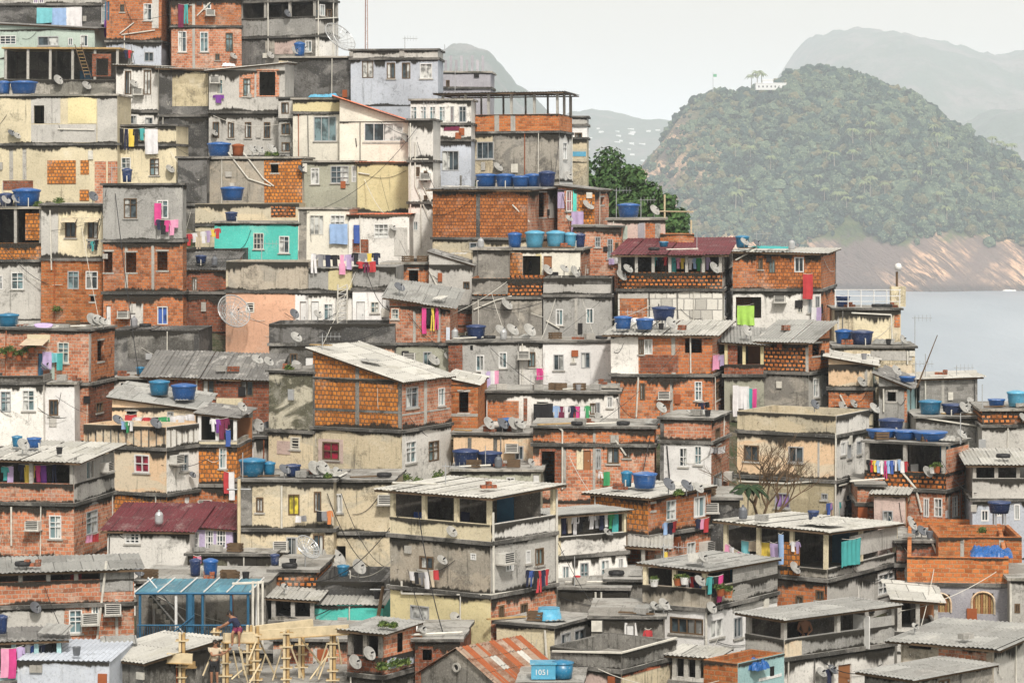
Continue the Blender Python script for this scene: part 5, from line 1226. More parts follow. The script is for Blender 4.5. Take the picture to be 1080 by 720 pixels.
LINES = """dark walled roof terrace|39,8,86,7|aqua towel,light blue sheet,white sheet|.3|.9
red brick house with arched windows|188,4,199,4|maroon towel,teal trousers|.3|1.2
white house under a long sheet roof|131,52,138,52|navy shirt,red shirt|.2|.6
cream house with the laundry wall|125,135,152,135|black towel,navy trousers,yellow towel,black shirt,teal shirt|.3|1.0
cream house with the laundry wall|153,135,166,135|white sheet|.3|1.1
grey house with four windows|226,99,235,99|purple shirt|.2|.6
grey over brick house|165,231,188,231|navy shirt,black towel,magenta shirt,pink towel,pink cloth|.3|.75
grey over brick house|163,213,170,213|magenta towel|.15|1.1
low drying yard wall|192,247,232,240|navy shirt,red shirt,white t-shirt,beige trousers,white shirt,lilac shirt,yellow cloth,red t-shirt|.2|.75
cream house with blue cloth|348,234,366,236|light blue sheet|.25|.7
stained white house|373,236,379,236|blue towel|.2|1.0
white house with lattice tower|327,267,372,268|white trousers,grey shirt,navy shirt,black t-shirt,pink dress,lilac shirt|.25|.9
white house with two doors|372,266,400,266|black shirt,grey shirt,yellow shirt,navy shirt|.25|.8
white house with two doors|377,275,396,275|red shirt,maroon trousers,red towel|.3|.5
slim cream tower over brick|92,254,103,252|navy shorts,teal shirt,black shirt|.25|.7
pink brick house with red door|603,222,615,222|lilac sheet|.35|.9
brick house with the pink garments|445,324,463,323|magenta towel,black shirt,yellow trousers,magenta trousers|.25|1.1
maroon roofed terrace house|688,270,704,270|teal shirt,navy t-shirt,black towel,red shirt|-.5|.6
maroon roofed terrace house|704,271,748,271|maroon shirt,teal towel,pink shirt,yellow shirt,navy trousers,white t-shirt,light blue shirt,green shirt,white towel,lilac shirt|-.5|.75
brick house with crimson towel|847,288,857,288|red sheet|.35|.95
brick house with crimson towel|778,322,795,320|lime sheet|.2|.7
brick house with crimson towel|856,323,866,323|white towel,lilac towel|.3|.7
grey speckled twin window house|508,390,526,390|white t-shirt,lilac towel,white towel,pink towel|.3|.85
white house above the cluttered ledge|566,387,573,387|magenta cloth|.2|.9
white house with crowded laundry|563,425,583,424|black sheet,black towel|.5|1.15
white house with crowded laundry|584,427,606,427|light blue shirt,maroon towel,white t-shirt,navy shirt|.5|.85
white house with crowded laundry|602,427,622,427|red shirt,magenta t-shirt,white towel,green shirt|.4|.8
brick house with brown door|630,496,643,496|white shorts,green towel|.3|.6
two tier brick house with air conditioner|752,373,765,373|pink towel,lilac shirt|.3|.7
two tier brick house with air conditioner|733,423,748,423|black shorts,navy shirt,black cloth|.3|.45
shadowy lean-to with white sheets|773,405,790,407|white sheet,white towel,white sheet|.5|1.0
shadowy lean-to with white sheets|789,408,798,409|teal towel,magenta towel|.5|.9
brick and white corner house|749,471,765,470|white cloth,grey cloth,white cloth,white cloth|.3|.45
large cream house with bare tree|872,530,905,524|blue shirt,pink t-shirt,teal shirt,white shirt,black trousers,navy shirt,navy t-shirt|.4|.8
brick terrace house with tank row|914,484,950,484|black shirt,red shirt,yellow t-shirt,light blue shirt,white shirt,magenta trousers,light blue shirt,blue shirt,white t-shirt,light blue shirt|.12|.65
brick terrace house with tank row|950,485,957,485|white towel,red shirt|.15|.5
stair tower with clothes|222,441,241,440|white shirt,purple shirt,maroon towel,maroon shirt|.2|.75
stair tower with clothes|238,452,243,452|blue towel|.25|.6
stair tower with clothes|236,496,247,497|red towel,white sheet|.3|.9
peach upper room|132,436,144,436|red towel|.25|.6
peach upper room|141,440,205,436|white t-shirt,red shirt,black shorts,green shirt,white t-shirt,white t-shirt,white cloth|.5|.55
peach house with batten parapet|128,443,140,443|light blue cloth,green shirt,white shirt|.3|.55
plant terrace brick house|45,369,54,370|lilac towel|.3|.8
plant terrace brick house|54,371,66,371|aqua cloth,teal towel|.3|.7
house under wide pale sheet roof|20,489,60,489|navy shirt,yellow towel,yellow t-shirt,magenta shirt,purple towel,black shirt,navy trousers|-.4|.8
house under wide pale sheet roof|2,491,14,490|teal shirt,lilac towel|-.2|.7
stair tower with clothes|222,529,236,529|white shirt,light blue trousers,red shirt|.35|.85
beige two storey house with barrels|312,543,323,542|white cloth,grey cloth|.3|.4
beige two storey house with barrels|334,538,350,537|black cloth,grey cloth,orange shirt|.3|.7
cream corner terrace house|432,602,462,600|white cloth,black shirt,grey shirt,white towel,beige towel,red cloth|.35|.6
cream corner terrace house|555,600,579,599|navy shirt,blue t-shirt,black shirt,red trousers,navy shirt,red shirt|.4|.75
white parapet terrace house|592,545,616,540|navy shirt,beige shirt,white t-shirt,black shirt|-.3|.9
white parapet terrace house|622,541,652,537|white t-shirt,grey shirt,navy shirt,white shirt,green shirt,teal towel|-.2|.75
orange brick corner house|700,550,714,548|light blue shirt,navy shirt,red cloth|.3|.7
orange brick corner house|734,546,748,545|navy shirt,pink shirt,red towel|.3|.5
low lean-to with pale roof|700,580,704,580|yellow towel|.2|.8
open shed with laundry|765,572,791,586|pink cloth,white cloth,beige cloth,pink cloth,lilac cloth,white cloth|.45|.6
open shed with laundry|782,569,798,569|aqua towel,beige cloth|-.3|.6
open shed with laundry|800,570,812,570|yellow sheet|-.2|.85
open shed with laundry|812,571,820,571|lilac towel|.1|.7
open shed with laundry|834,570,843,569|white t-shirt,lilac shirt|.1|.6
terrace house with breeze block wall|722,606,742,606|white shirt,red t-shirt,navy shirt,blue towel|-.3|.7
terrace house with breeze block wall|746,607,763,605|teal shirt,black shirt,magenta towel|.15|.8
grey roofed house with ochre corner|872,703,878,702|navy shirt|.25|.9
blackened wall with white door|680,662,687,662|red shirt|.2|.7
pale teal house at the left edge|1,683,25,680|pink towel,magenta towel,lilac shirt|.15|.85
pale teal house at the left edge|27,679,54,677|white t-shirt,blue towel,grey shirt,navy shirt,black shirt|-.2|.8
lilac house|198,585,212,584|pink t-shirt,beige cloth|.4|.5
mouldy low wall|204,585,212,585|red cloth,pink cloth|.2|.4
house under wide pale sheet roof|92,563,104,561|pink cloth,red cloth|.3|.5
pink house with green shutter|641,240,645,240|white towel|.25|.8
pink plaster house with teal shutter|642,272,653,271|lilac cloth,white cloth|.3|.5
dark walled roof terrace|110,20,114,20|purple towel|.2|1.0"""
for ln in LINES.split('\n'):
    nick, c, it, out, hh = ln.split('|'); x0, y0, x1, y1 = map(float, c.split(','))
    line(nick, x0, y0, x1, y1, it, float(out), float(hh)*1.05)

# ---- loose objects by kind
def at_house(nick, px, py=None, back=.8, out=.4): return spot(nick, px, py, back, out)
def antenna(nick, px, h, back=.5, yagi=True, D_=None):
    p = spot(nick, px, back=back); H_ = h/F*p.y; rt = empty('aerial', p, rnd(-.5, .5)); MB().bar((0, 0, -.1), (0, 0, H_), .022, 'alu', 5).build('mast', rt)
    if yagi:
        MB().bar((-.15, 0, H_-.1), (.9, .1, H_-.1), .012, 'alu', 4).build('boom', rt); mb = MB()
        for k in range(5): mb.bar((k*.2, -.3, H_-.1), (k*.2, .3, H_-.1), .008, 'alu', 4).bar((k*.2, 0, H_-.28), (k*.2, 0, H_+.08), .008, 'alu', 4)
        mb.build('elements', rt)
    reg(rt, 'thin television aerial' if yagi else 'bare metal pole', '', 'rising from the', nick, px, 'aerial', 'aerials on the roofs')
for a in [('pink house with green shutter', 650, 30, 1), ('pink house with green shutter', 676, 20, .6), ('brick house with crimson towel', 798, 17, 1), ('long grey beige wall', 965, 30, .6), ('grey shack with sheet roof', 966, 22, .4), ('flat roofed blockwork shed', 1009, 8, .7), ('peach house', 276, 18, .2), ('dark walled roof terrace', 60, 20, 1), ('pale blue skyline house', 427, 12, .5), ('narrow pipe covered house', 447, 16, .5), ('grey over brick house', 118, 17, .6), ('plastered house with brick rooftop terrace', 480, 24, .8), ('tiled brick gable house', 340, 14, .3), ('two tier brick house with air conditioner', 662, 16, 2), ('white house with crowded laundry', 560, 16, .5), ('terrace house with breeze block wall', 700, 16, .5), ('cream corner terrace house', 470, 18, 2)]: antenna(*a)
for a in [('dark balcony house', 358, 60, 2), ('black rough plaster block', 386, 62, .8), ('flat roofed blockwork shed', 976, 22, .4), ('brick topped grey block', 1036, 24, .2), ('maroon roofed terrace house', 735, 20, 3), ('open cluttered brick terrace', 3, 25, .5), ('unfinished grey concrete block', 469, 28, .4), ('low house with rubble roof', 512, 22, .6), ('dark concrete yard wall', 606, 30, .3), ('brick terrace house with tank row', 1013, 30, .6), ('beige two storey house with barrels', 256, 26, .2)]: antenna(*a, False)
# the tall lattice mast on the skyline and the leaning pole by the sea
p = spot('black rough plaster block', 386, back=1); rt = empty('lattice_mast', p); tag(rt, 'slim lattice radio mast rising to the top edge above the black plaster block', 'mast')
mb = MB()
for a in range(3): mb.bar((.12*cos(a*2.1), .12*sin(a*2.1), -.2), (.07*cos(a*2.1), .07*sin(a*2.1), 6.5), .02, 'rust', 4)
mb.build('legs', rt); mb = MB()
for k in range(22):
    a, b = k % 3*2.1, (k+1) % 3*2.1; mb.bar((.11*cos(a), .11*sin(a), k*.29), (.11*cos(b), .11*sin(b), k*.29+.29), .012, 'alu', 4)
mb.build('bracing', rt)
p = spot('grey shack with sheet roof', 967, back=1.2); o = MB().bar((0, 0, -.3), (22/F*p.y, .1, 49/F*p.y), .05, 'woodd', 6, .02).build('leaning_pole'); o.location = p; tag(o, 'long dark pole leaning right above the grey shack, against the sea', 'pole')
# rebar stubs on the unfinished block
for k in range(8):
    p = spot('unfinished grey concrete block', 470+k*5.6, back=.4); o = MB().box(-.09, .09, -.09, .09, -.1, .75+.3*(k % 2), 'lg').build('stub_column'); o.location = p
    reg(o, 'grey concrete stub column', '', 'on top of the', 'unfinished grey concrete block', 470+k*5.6, 'column', 'stub columns on the grey block')
# white railing and radio post at the water
h = HOUSES['beige house with white railing']; rt = empty('railing', h.C+Vector((0, 0, h.ztop+.14)), -h.th); tag(rt, 'white metal railing along the roof edge of the beige house by the water', 'railing')
for k in range(6): x = -h.Lf+.05+(h.Lf-.1)*k/5; MB().bar((x, .05, 0), (x, .05, .95), .03, 'wht').build('post', rt)
for z in (.32, .62, .95): MB().bar((-h.Lf, .05, z), (0, .05, z), .022, 'wht').build('rail', rt)
for k in range(3): MB().bar((0, 1.2+k, 0), (0, 1.2+k, .95), .03, 'wht').build('post', rt)
MB().bar((0, .05, .95), (0, 3.4, .95), .022, 'wht').build('rail', rt)
p = spot('beige house with white railing', 946, back=.9); rt = empty('antenna_mast', p); tag(rt, 'dark mast with a round white antenna on top, at the white railing', 'antenna')
MB().bar((0, 0, -.1), (0, 0, 1.9), .07, 'woodd').build('mast', rt); MB().lathe([(0, -.22), (.14, -.17), (.22, 0), (.14, .17), (0, .22)], 'wht', 14, Matrix.Translation((.06, -.05, 2.15))).build('radome', rt, True)
MB().box(-.35, .45, -.2, .3, 0, 1.1, 'p1').build('cabinet', rt)
# ladder on the timber terrace
p = spot('skeletal timber terrace', 93, 82, out=.5); q = spot('skeletal timber terrace', 82, 47, out=.15); rt = empty('ladder', p); tag(rt, 'dark ladder leaning against the open timber terrace', 'ladder')
d = q-p
for s in (-.2, .2): MB().bar((s, 0, 0), d+Vector((s, 0, 0)), .03, 'woodd', 4).build('rail', rt)
mb = MB()
for k in range(9): mb.bar(d*(k+1)/10+Vector((-.2, 0, 0)), d*(k+1)/10+Vector((.2, 0, 0)), .02, 'wood', 4)
mb.build('rungs', rt)
# thin lattice stair tower between white houses
p = spot('white house with lattice tower', 361, 345, out=.6); rt = empty('lattice_tower', p); tag(rt, 'thin white lattice tower standing before the white house, between two doors', 'tower'); 
Hh = 45/F*p.y; 
for x, y in ((-.25, 0), (.25, 0), (.25, .4), (-.25, .4)): MB().bar((x, y, -.8), (x, y, Hh), .03, 'pvc', 4).build('leg', rt)
mb = MB()
for k in range(9): z = k*Hh/9; mb.bar((-.25, 0, z), (.25, 0, z+Hh/9), .02, 'pvc', 4).bar((-.25, 0, z), (.25, 0, z), .02, 'alu', 4)
mb.build('bracing', rt)
# timber frame above the green shutter house
for px, hh in ((701, 24), (729, 12)):
    p = spot('pink house with green shutter' if px < 702 else 'unfinished brick stump', px, back=.6); o = MB().bar((0, 0, -.2), (0, 0, hh/F*p.y), .05, 'woodl', 4).build('timber_post'); o.location = p; tag(o, f'upright timber post {"nearer the pale dish" if px < 702 else "at the right end of the crossbar"}, by the unfinished brick stump', 'post', 'timber frame posts')
p = spot('pink house with green shutter', 696, back=.6)+Vector((0, 0, .35)); q = spot('unfinished brick stump', 731, back=.6); q.z = p.z; o = MB().bar((0, 0, 0), q-p, .04, 'woodl', 4).build('timber_crossbar'); o.location = p; tag(o, 'horizontal timber bar running between two posts above the brick stump', 'beam')
# surfboard, awnings and the like
def board(nick, px, w, back, col, label, name, cat):
    p = spot(nick, px, back=back); L = w/F*p.y/2; mb = MB(); n = 12; top = []
    for k in range(n+1): u = k/n*2-1; top.append((u*L, .24*sqrt(max(0, 1-u*u))))
    up = [(x, y, .04+.05*abs(x/L)**3) for x, y in top]+[(x, -y, .04+.05*abs(x/L)**3) for x, y in reversed(top)]
    mb.poly([(x, y, z+.06) for x, y, z in up], col); mb.poly([(x, y, z) for x, y, z in reversed(up)], col)
    for i in range(len(up)): a, b = up[i], up[(i+1) % len(up)]; mb.poly([a, b, (b[0], b[1], b[2]+.06), (a[0], a[1], a[2]+.06)], col)
    o = mb.build(name); o.location = p; o.rotation_euler = (.5, 0, .1); tag(o, label, cat)
board('plant terrace brick house', 46, 20, .4, 'cl_lilac', 'lilac surfboard lying on the slab of the plant terrace brick house', 'surfboard', 'surfboard')
def awning(nick, px, py, w, label, col='pb', out=.7):
    p = spot(nick, px, py, out=.0); L = w/F*p.y/2; h = HOUSES[nick]; rt = empty('awning', p, -h.th); tag(rt, label, 'awning', 'small awnings over windows')
    MB().poly([(-L, -out, -.28), (L, -out, -.28), (L, 0, 0), (-L, 0, 0)], col).build('panel', rt); mb = MB()
    for s in (-L+.03, L-.03): mb.bar((s, -.01, -.5), (s, -out, -.29), .018, 'alu', 4)
    mb.build('bracket', rt)
awning('slim cream tower over brick', 74, 229, 16, 'left of two small tilted awnings on the slim cream tower')
awning('slim cream tower over brick', 98, 229, 15, 'right of two small tilted awnings on the slim cream tower')
awning('plant terrace brick house', 40, 357, 26, 'beige cloth awning over the plant terrace, left edge', 'cl_beige', 1.0)
awning('cream corner terrace house', 449, 656, 26, 'pale small awning low on the cream corner terrace house', 'pc', .9)
# plants
def plant(nick, px, py=None, w=10, back=.5, out=.4, label='leafy green potted plant', pot=True, mat='lf2', n=160, dz=0):
    p = spot(nick, px, py, back, out)+Vector((0, 0, dz)); R_ = w/F*p.y/2; rt = empty('potted_plant' if pot else 'shrub', p)
    if pot: MB().lathe([(0, 0), (.13, 0), (.18, .28), (.16, .28), (0, .24)], random.choice(['b1', 'wht', 'rust']), 10).build('pot', rt)
    mb = MB()
    for k in range(n):
        d = Vector((random.gauss(0, 1), random.gauss(0, 1), abs(random.gauss(0, 1))+.2)).normalized()*R_*rnd(.3, 1.1); c = d+Vector((0, 0, .22 if pot else 0)); s = rnd(.05, .11)
        nn = Vector((rnd(-1, 1), rnd(-1, 1), rnd(0, 1))).normalized(); a = nn.orthogonal().normalized(); b = nn.cross(a); mb.poly([c-a*s, c-b*s*.4, c+a*s, c+b*s*.4], mat)
    mb.build('foliage', rt); reg(rt, label, '', 'on the', nick, px, 'plant', 'plants on ledges and terraces')
for a in [('plant terrace brick house', 3, 378, 14), ('plant terrace brick house', 11, 376, 14), ('plant terrace brick house', 20, 380, 13), ('plant terrace brick house', 27, 377, 12), ('plant terrace brick house', 33, 372, 9), ('terrace house with breeze block wall', 690, 618, 9), ('terrace house with breeze block wall', 715, 617, 10), ('terrace house with breeze block wall', 722, 616, 9), ('terrace house with breeze block wall', 760, 628, 14), ('terrace house with breeze block wall', 768, 630, 12), ('brick terrace house with tank row', 988, 498, 11), ('brick terrace house with tank row', 984, 499, 9)]: plant(a[0], a[1], a[2], a[3])
for a in [('mossy concrete block', 305, 10), ('tan block with orange brick corner', 283, 10), ('tan block with orange brick corner', 291, 8), ('brick house with dark porch', 405, 12), ('brick house with dark porch', 415, 10), ('orange brick corner house', 716, 11), ('unfinished orange brick wall', 1036, 10), ('slim cream tower over brick', 62, 12), ('low drying yard wall', 198, 8), ('open cluttered brick terrace', 40, 9), ('beige two storey house with barrels', 346, 9)]: plant(a[0], a[1], None, a[2], .25, label='tuft of green weeds', pot=False)
for a in [('tiled brick gable house', 428, 506, 14), ('tiled brick gable house', 462, 505, 18), ('brick house with dark porch', 404, 706, 18), ('brick house with dark porch', 418, 702, 16), ('slim cream tower over brick', 60, 328, 12), ('tiled brick gable house', 440, 510, 14), ('large cream house with bare tree', 790, 560, 16), ('brick house with dark porch', 428, 700, 12)]: plant(a[0], a[1], a[2], a[3], out=.25, label='clump of ferny weeds', pot=False)
# tarps: crumpled sheets with real folds
def tarp(nick, px, w, d, col, label, back=.6, dz=0, hgt=.35):
    p = spot(nick, px, back=back)+Vector((0, 0, dz)); L = w/F*p.y; nx, ny = 44, 22; v = []; f = []
    sd = random.random()*50
    from mathutils import noise as mn
    for j in range(ny):
        for i in range(nx):
            u, t_ = i/(nx-1), j/(ny-1); e = min(u, 1-u, t_, 1-t_)*2; z = hgt*(.35+.45*mn.noise(Vector((u*3+sd, t_*2.5, 0)))+.22*(1-abs(mn.noise(Vector((u*9+sd, t_*5, 3))))*3)+.12*mn.noise(Vector((u*22+sd, t_*14, 3))))*min(1, e*6+.1)
            v.append(((u-.5)*L+.1*mn.noise(Vector((t_*5, sd, 0))), t_*d+.15*mn.noise(Vector((u*6, sd, 1))), z))
    for j in range(ny-1):
        for i in range(nx-1): a = j*nx+i; f.append((a, a+1, a+nx+1, a+nx))
    mb = MB(); mb.v = v; mb.f = f; mb.m = [0]*len(f); mb.mats = [col]; o = mb.build('tarpaulin', None, True); o.location = p; o.rotation_euler = (0, 0, -HOUSES[nick].th); tag(o, label, 'tarpaulin', 'plastic sheets spread over roofs')
tarp('cream annex with yellow box', 340, 32, 1.4, 'blul', 'pale blue tarpaulin on the cream annex with the yellow box')
tarp('orange brick yard on lilac house', 1046, 44, 1.8, 'blu', 'crumpled blue and white tarpaulin inside the fresh orange brick yard', .5, -.25, .5)
tarp('plant terrace brick house', 29, 18, .8, 'blu', 'deep blue bundled sheet beside the plants on the brick house', .1, -1.9, 1.0)
tarp('brick and aqua box', 792, 16, .8, 'blu', 'pale blue sheet crumpled inside the brick and aqua box', .7, -.5, .5)
tarp('grey house with four windows', 240, 14, .8, 'cl_white', 'white sheet scrap on the roof of the grey four window house')
tarp('long orange brick house', 478, 34, .9, 'sl', 'pale sheet scraps along the long orange brick house roof', .2, 0, .12)
tarp('two tier brick house with air conditioner', 676, 26, .9, 'cl_white', 'pale crumpled sheet behind tanks on the two tier brick house', .9, .3, .3)
tarp('brick house with crimson towel', 812, 44, 1.2, 'cl_teal', 'teal sheet on the roof of the crimson towel house', .8, 0, .2)
tarp('open shed with laundry', 858, 40, 1.6, 'sl', 'curled pale sheet scraps on the open shed roof', .6, 0, .25)
# turquoise umbrella-like sheet hung at the shed corner
o = None
line('open shed with laundry', 888, 568, 908, 566, 'teal sheet', .4, .75)
line('open shed with laundry', 821, 562, 826, 561, 'light blue towel', .5, 1.1)
# small clutter on the flat roofs, each piece its own thing
R = random.Random(21)
def clutter(nick, px, back, kind):
    p = spot(nick, px, back=back); mb = MB(); a = R.uniform(-.6, .6)
    if kind == 'plank':
        L = R.uniform(.8, 1.8); mb.box(-L/2, L/2, -.08, .08, .0, .05, R.choice(['wood', 'woodd', 'woodd'])); lab = 'weathered plank lying'; z = 0
    elif kind == 'brick_stack':
        for i in range(R.randint(2, 3)):
            for j in range(R.randint(1, 2)): mb.box(i*.21+.01*j, i*.21+.19+.01*j, 0, .25, j*.13, j*.13+.12, 'b3')
        lab = 'small stack of bricks'
    elif kind == 'bucket': mb.lathe([(0, 0), (.11, 0), (.15, .3), (.13, .3), (0, .04)], R.choice(['pvc', 'blk1', 'blk1', 'cl_red', 'cl_grey', 'dishd']), 12); lab = 'plastic bucket standing'
    elif kind == 'pipe_length': L = R.uniform(1, 2.2); mb.bar((-L/2, 0, .05), (L/2, .2, .09), .045, 'pvc', 6); lab = 'loose pale pipe lying'
    elif kind == 'sheet_scrap':
        L = R.uniform(.6, 1.3); z0 = R.uniform(.02, .3)
        for k in range(8): mb.poly([(L*k/8, 0, .03+.03*(k % 2)), (L*(k+1)/8, 0, .03+.03*((k+1) % 2)), (L*(k+1)/8, .7, z0+.03*((k+1) % 2)), (L*k/8, .7, z0+.03*(k % 2))], R.choice(['sl', 'sg']) if k == 0 else mb.mats[0])
        lab = 'scrap of corrugated sheet'
    elif kind == 'crate':
        for z in (0, .12, .24): mb.box(-.3, .3, -.2, -.17, z, z+.09, 'woodd').box(-.3, .3, .17, .2, z, z+.09, 'woodd').box(-.3, -.27, -.17, .17, z, z+.09, 'woodd').box(.27, .3, -.17, .17, z, z+.09, 'woodd')
        for x in (-.28, .24):
            for y in (-.168, .13): mb.box(x, x+.035, y, y+.035, 0, .34, 'woodd')
        lab = 'small slatted crate'
    elif kind == 'tyre': mb.lathe([(.17, .0), (.30, .01), (.33, .09), (.30, .17), (.17, .18), (.17, .0)], 'blk1', 16); lab = 'black tyre lying'
    elif kind == 'gas_cylinder': mb.lathe([(0, 0), (.15, 0), (.18, .08), (.18, .38), (.12, .48), (.05, .5), (.05, .58), (0, .58)], R.choice(['dishd', 'cl_grey', 'alu']), 12); lab = 'stubby gas cylinder standing'
    elif kind == 'stone_block': mb.box(-.25, .25, -.15, .15, 0, R.uniform(.15, .3), R.choice(['con', 'c1', 'blk'])); lab = 'loose concrete block'
    o = mb.build(kind); o.location = p; o.rotation_euler = (0, 0, a)
    reg(o, lab, '', 'on the', nick, px, kind.replace('_', ' '), 'odds and ends left on the roofs')
KN = ['plank', 'plank', 'brick_stack', 'brick_stack', 'bucket', 'pipe_length', 'sheet_scrap', 'sheet_scrap', 'crate', 'tyre', 'gas_cylinder', 'stone_block', 'stone_block']
for nick, h in list(HOUSES.items()):
    if h.rq[0] == 'none' or h.base < 300: continue
    ytop = HZ-(h.C.z+h.ztop-CZ)/h.D*F
    if ytop < 262: continue
    n = int(h.Lf/.75) if h.rq[0] == 'flat' else int(h.Lf/2.2)
    for k in range(n):
        back = R.uniform(.15, .8); px_lo = CX+(h.C.x+(-h.Lf if h.sg > 0 else 0)*cos(h.th))*F/h.D; w_ = h.Lf*cos(h.th)*F/h.D
        clutter(nick, px_lo+w_*R.uniform(.06, .94), back, R.choice(KN))
# terraces: a table or chair seen between the posts
def chair(nick, px, py, out, col, look):
    p = spot(nick, px, py, out=out); rt = empty('chair', p, rnd(-1, 1)); reg(rt, look, '', 'on the terrace of the', nick, px, 'chair', 'chairs on terraces')
    MB().box(-.22, .22, -.22, .22, .42, .46, col).build('seat', rt); MB().box(-.22, .22, .19, .225, .462, .95, col).build('backrest', rt)
    for x in (-.2, .17):
        for y in (-.2, .16): MB().box(x, x+.035, y, y+.035, 0, .42, col).build('leg', rt)
for a in [('cream corner terrace house', 440, 566, -1.2, 'cl_blue', 'blue chair'), ('cream corner terrace house', 487, 566, -1.4, 'cl_navy', 'navy chair'), ('grey roofed house with ochre corner', 905, 690, -1.2, 'wht', 'white chair'), ('broad grey roofed brick terrace', 82, 632, -1.2, 'cl_red', 'red chair'), ('brick terrace house with tank row', 968, 512, -1.0, 'wht', 'white chair')]: chair(*a)
# ---- cables sagging between houses
def cable(n1, a, n2, b, sag=.6, r=.016):
    p = spot(n1, *a, out=.12) if a[1] is not None else spot(n1, a[0], back=.2); q = spot(n2, *b, out=.12) if b[1] is not None else spot(n2, b[0], back=.2); d = q-p
    o = MB().tube([d*k/14-Vector((0, 0, sag*4*(k/14)*(1-k/14))) for k in range(15)], r, 'blk1' if R.random() < .7 else 'pvc', 4).build('cable'); o.location = p
    s = lambda x: ' '.join(x.split()[:4])
    tag(o, None, 'cable', 'cables strung between houses'); reg(o, f'cable from the {s(n1)}', '', 'to the', s(n2), a[0], 'cable', 'cables strung between houses')
CAB = [('narrow pipe covered house', (440, 150), 'long orange brick house', (470, 215), .5), ('rough grey wall house', (455, 290), 'grey block left of the yellow house', (510, 300), .4),
 ('slim cream tower over brick', (52, 300), 'open cluttered brick terrace', (5, 262), .3), ('open cluttered brick terrace', (20, 285), 'slim cream tower over brick', (66, 300), .3),
 ('tiled brick gable house', (432, 440), 'brick annex with one dark window', (480, 470), .4), ('beige two storey house with barrels', (345, 520), 'tall grimy beige house', (400, 600), .8),
 ('tall grimy beige house', (360, 520), 'cream corner terrace house', (420, 600), .9), ('beige two storey house with barrels', (348, 590), 'cream corner terrace house', (414, 590), .7),
 ('maroon roofed white house', (120, 560), 'lilac house', (210, 590), .4), ('house under wide pale sheet roof', (112, 545), 'maroon roofed white house', (170, 600), .5),
 ('cream corner terrace house', (520, 570), 'white parapet terrace house', (595, 580), .8), ('cream corner terrace house', (430, 600), 'cream corner terrace house', (470, 700), .5),
 ('brick house with brown door', (600, 480), 'orange brick corner house', (650, 540), .5), ('brick and white corner house', (765, 480), 'large cream house with bare tree', (790, 470), .3),
 ('brick and white corner house', (766, 450), 'large cream house with bare tree', (800, 445), .4), ('large cream house with bare tree', (890, 540), 'brick stub wall', (920, 530), .2),
 ('brick terrace house with tank row', (930, 520), 'orange brick yard on lilac house', (975, 600), .6), ('brick terrace house with tank row', (990, 480), 'white house at the right edge', (1030, 520), .4),
 ('two tier brick house with air conditioner', (650, 400), 'brick house with brown door', (655, 465), .3), ('white house with crowded laundry', (650, 420), 'two tier brick house with air conditioner', (672, 440), .3),
 ('cream house with red tiled roof', (400, 128), 'narrow pipe covered house', (440, 145), .2), ('grey house with four windows', (225, 122), 'narrow grey recess', (300, 130), .4),
 ('peach house', (300, 330), 'white house with lattice tower', (355, 330), .5), ('dark mouldy terrace wall', (340, 350), 'dark mouldy terrace wall', (400, 348), .5),
 ('brick house with white drainpipes', (130, 20), 'red brick house with arched windows', (200, 5), .4), ('brick house with white drainpipes', (135, 30), 'white house under a long sheet roof', (150, 95), .4),
 ('cream house with the laundry wall', (180, 160), 'black mouldy wall', (210, 190), .3), ('grey over brick house', (112, 200), 'slim cream tower over brick', (100, 260), .3),
 ('open shed with laundry', (900, 600), 'open shed with laundry', (940, 600), .5), ('orange brick corner house', (745, 520), 'black hut behind the palm', (750, 540), .2),
 ('peach house with batten parapet', (170, 490), 'stair tower with clothes', (225, 480), .3), ('stained white house with terrace', (40, 430), 'white board wall room', (70, 440), .2),
 ('terrace house with breeze block wall', (700, 650), 'blackened wall with white door', (690, 680), .3), ('brick house with dark porch', (410, 670), 'cream corner terrace house', (440, 660), .3),
 ('grey roofed house with ochre corner', (860, 690), 'grey roofed house with ochre corner', (930, 700), .5), ('house with wide grey roof', (960, 690), 'orange brick yard on lilac house', (985, 600), .4),
 ('grey twin window house', (580, 315), 'rough plaster house with tile parapet', (505, 322), .4), ('brick house with the pink garments', (430, 330), 'brick house with the pink garments', (470, 370), .2),
 ('plastered house with brick rooftop terrace', (590, 145), 'long orange brick house', (580, 215), .3), ('maroon roofed terrace house', (690, 320), 'rough plaster house with tile parapet', (560, 330), .8)]
for c in CAB: cable(*c)
# a web of thinner lines between neighbours
RC = random.Random(77); names = [n_ for n_, h_ in HOUSES.items() if h_.base > 150]
def hpx(h_): a = CX+(h_.C.x-(h_.Lf*cos(h_.th) if h_.sg > 0 else 0))*F/h_.D; b = CX+(h_.C.x+(h_.Lf*cos(h_.th) if h_.sg < 0 else 0))*F/h_.D; return a, b
used_ = set()
for k in range(700):
    a, b = RC.sample(names, 2); ha, hb = HOUSES[a], HOUSES[b]
    if (a, b) in used_ or (b, a) in used_ or len(used_) > 125: continue
    if abs(ha.D-hb.D) > 16: continue
    la, ra = hpx(ha); lb, rb = hpx(hb); pa_, pb_ = RC.uniform(la, ra), RC.uniform(lb, rb)
    if abs(pa_-pb_) > 130 or abs(pa_-pb_) < 18: continue
    ta_ = HZ-(ha.C.z+ha.ztop-CZ)/ha.D*F; tb_ = HZ-(hb.C.z+hb.ztop-CZ)/hb.D*F
    if min(pa_, pb_) < 4 or max(pa_, pb_) > 1076 or min(ta_, tb_) < 120: continue
    used_.add((a, b)); cable(a, (pa_, ta_+RC.uniform(2, 25)), b, (pb_, tb_+RC.uniform(2, 25)), RC.uniform(.2, 1.0), RC.choice([.010, .014, .02]))
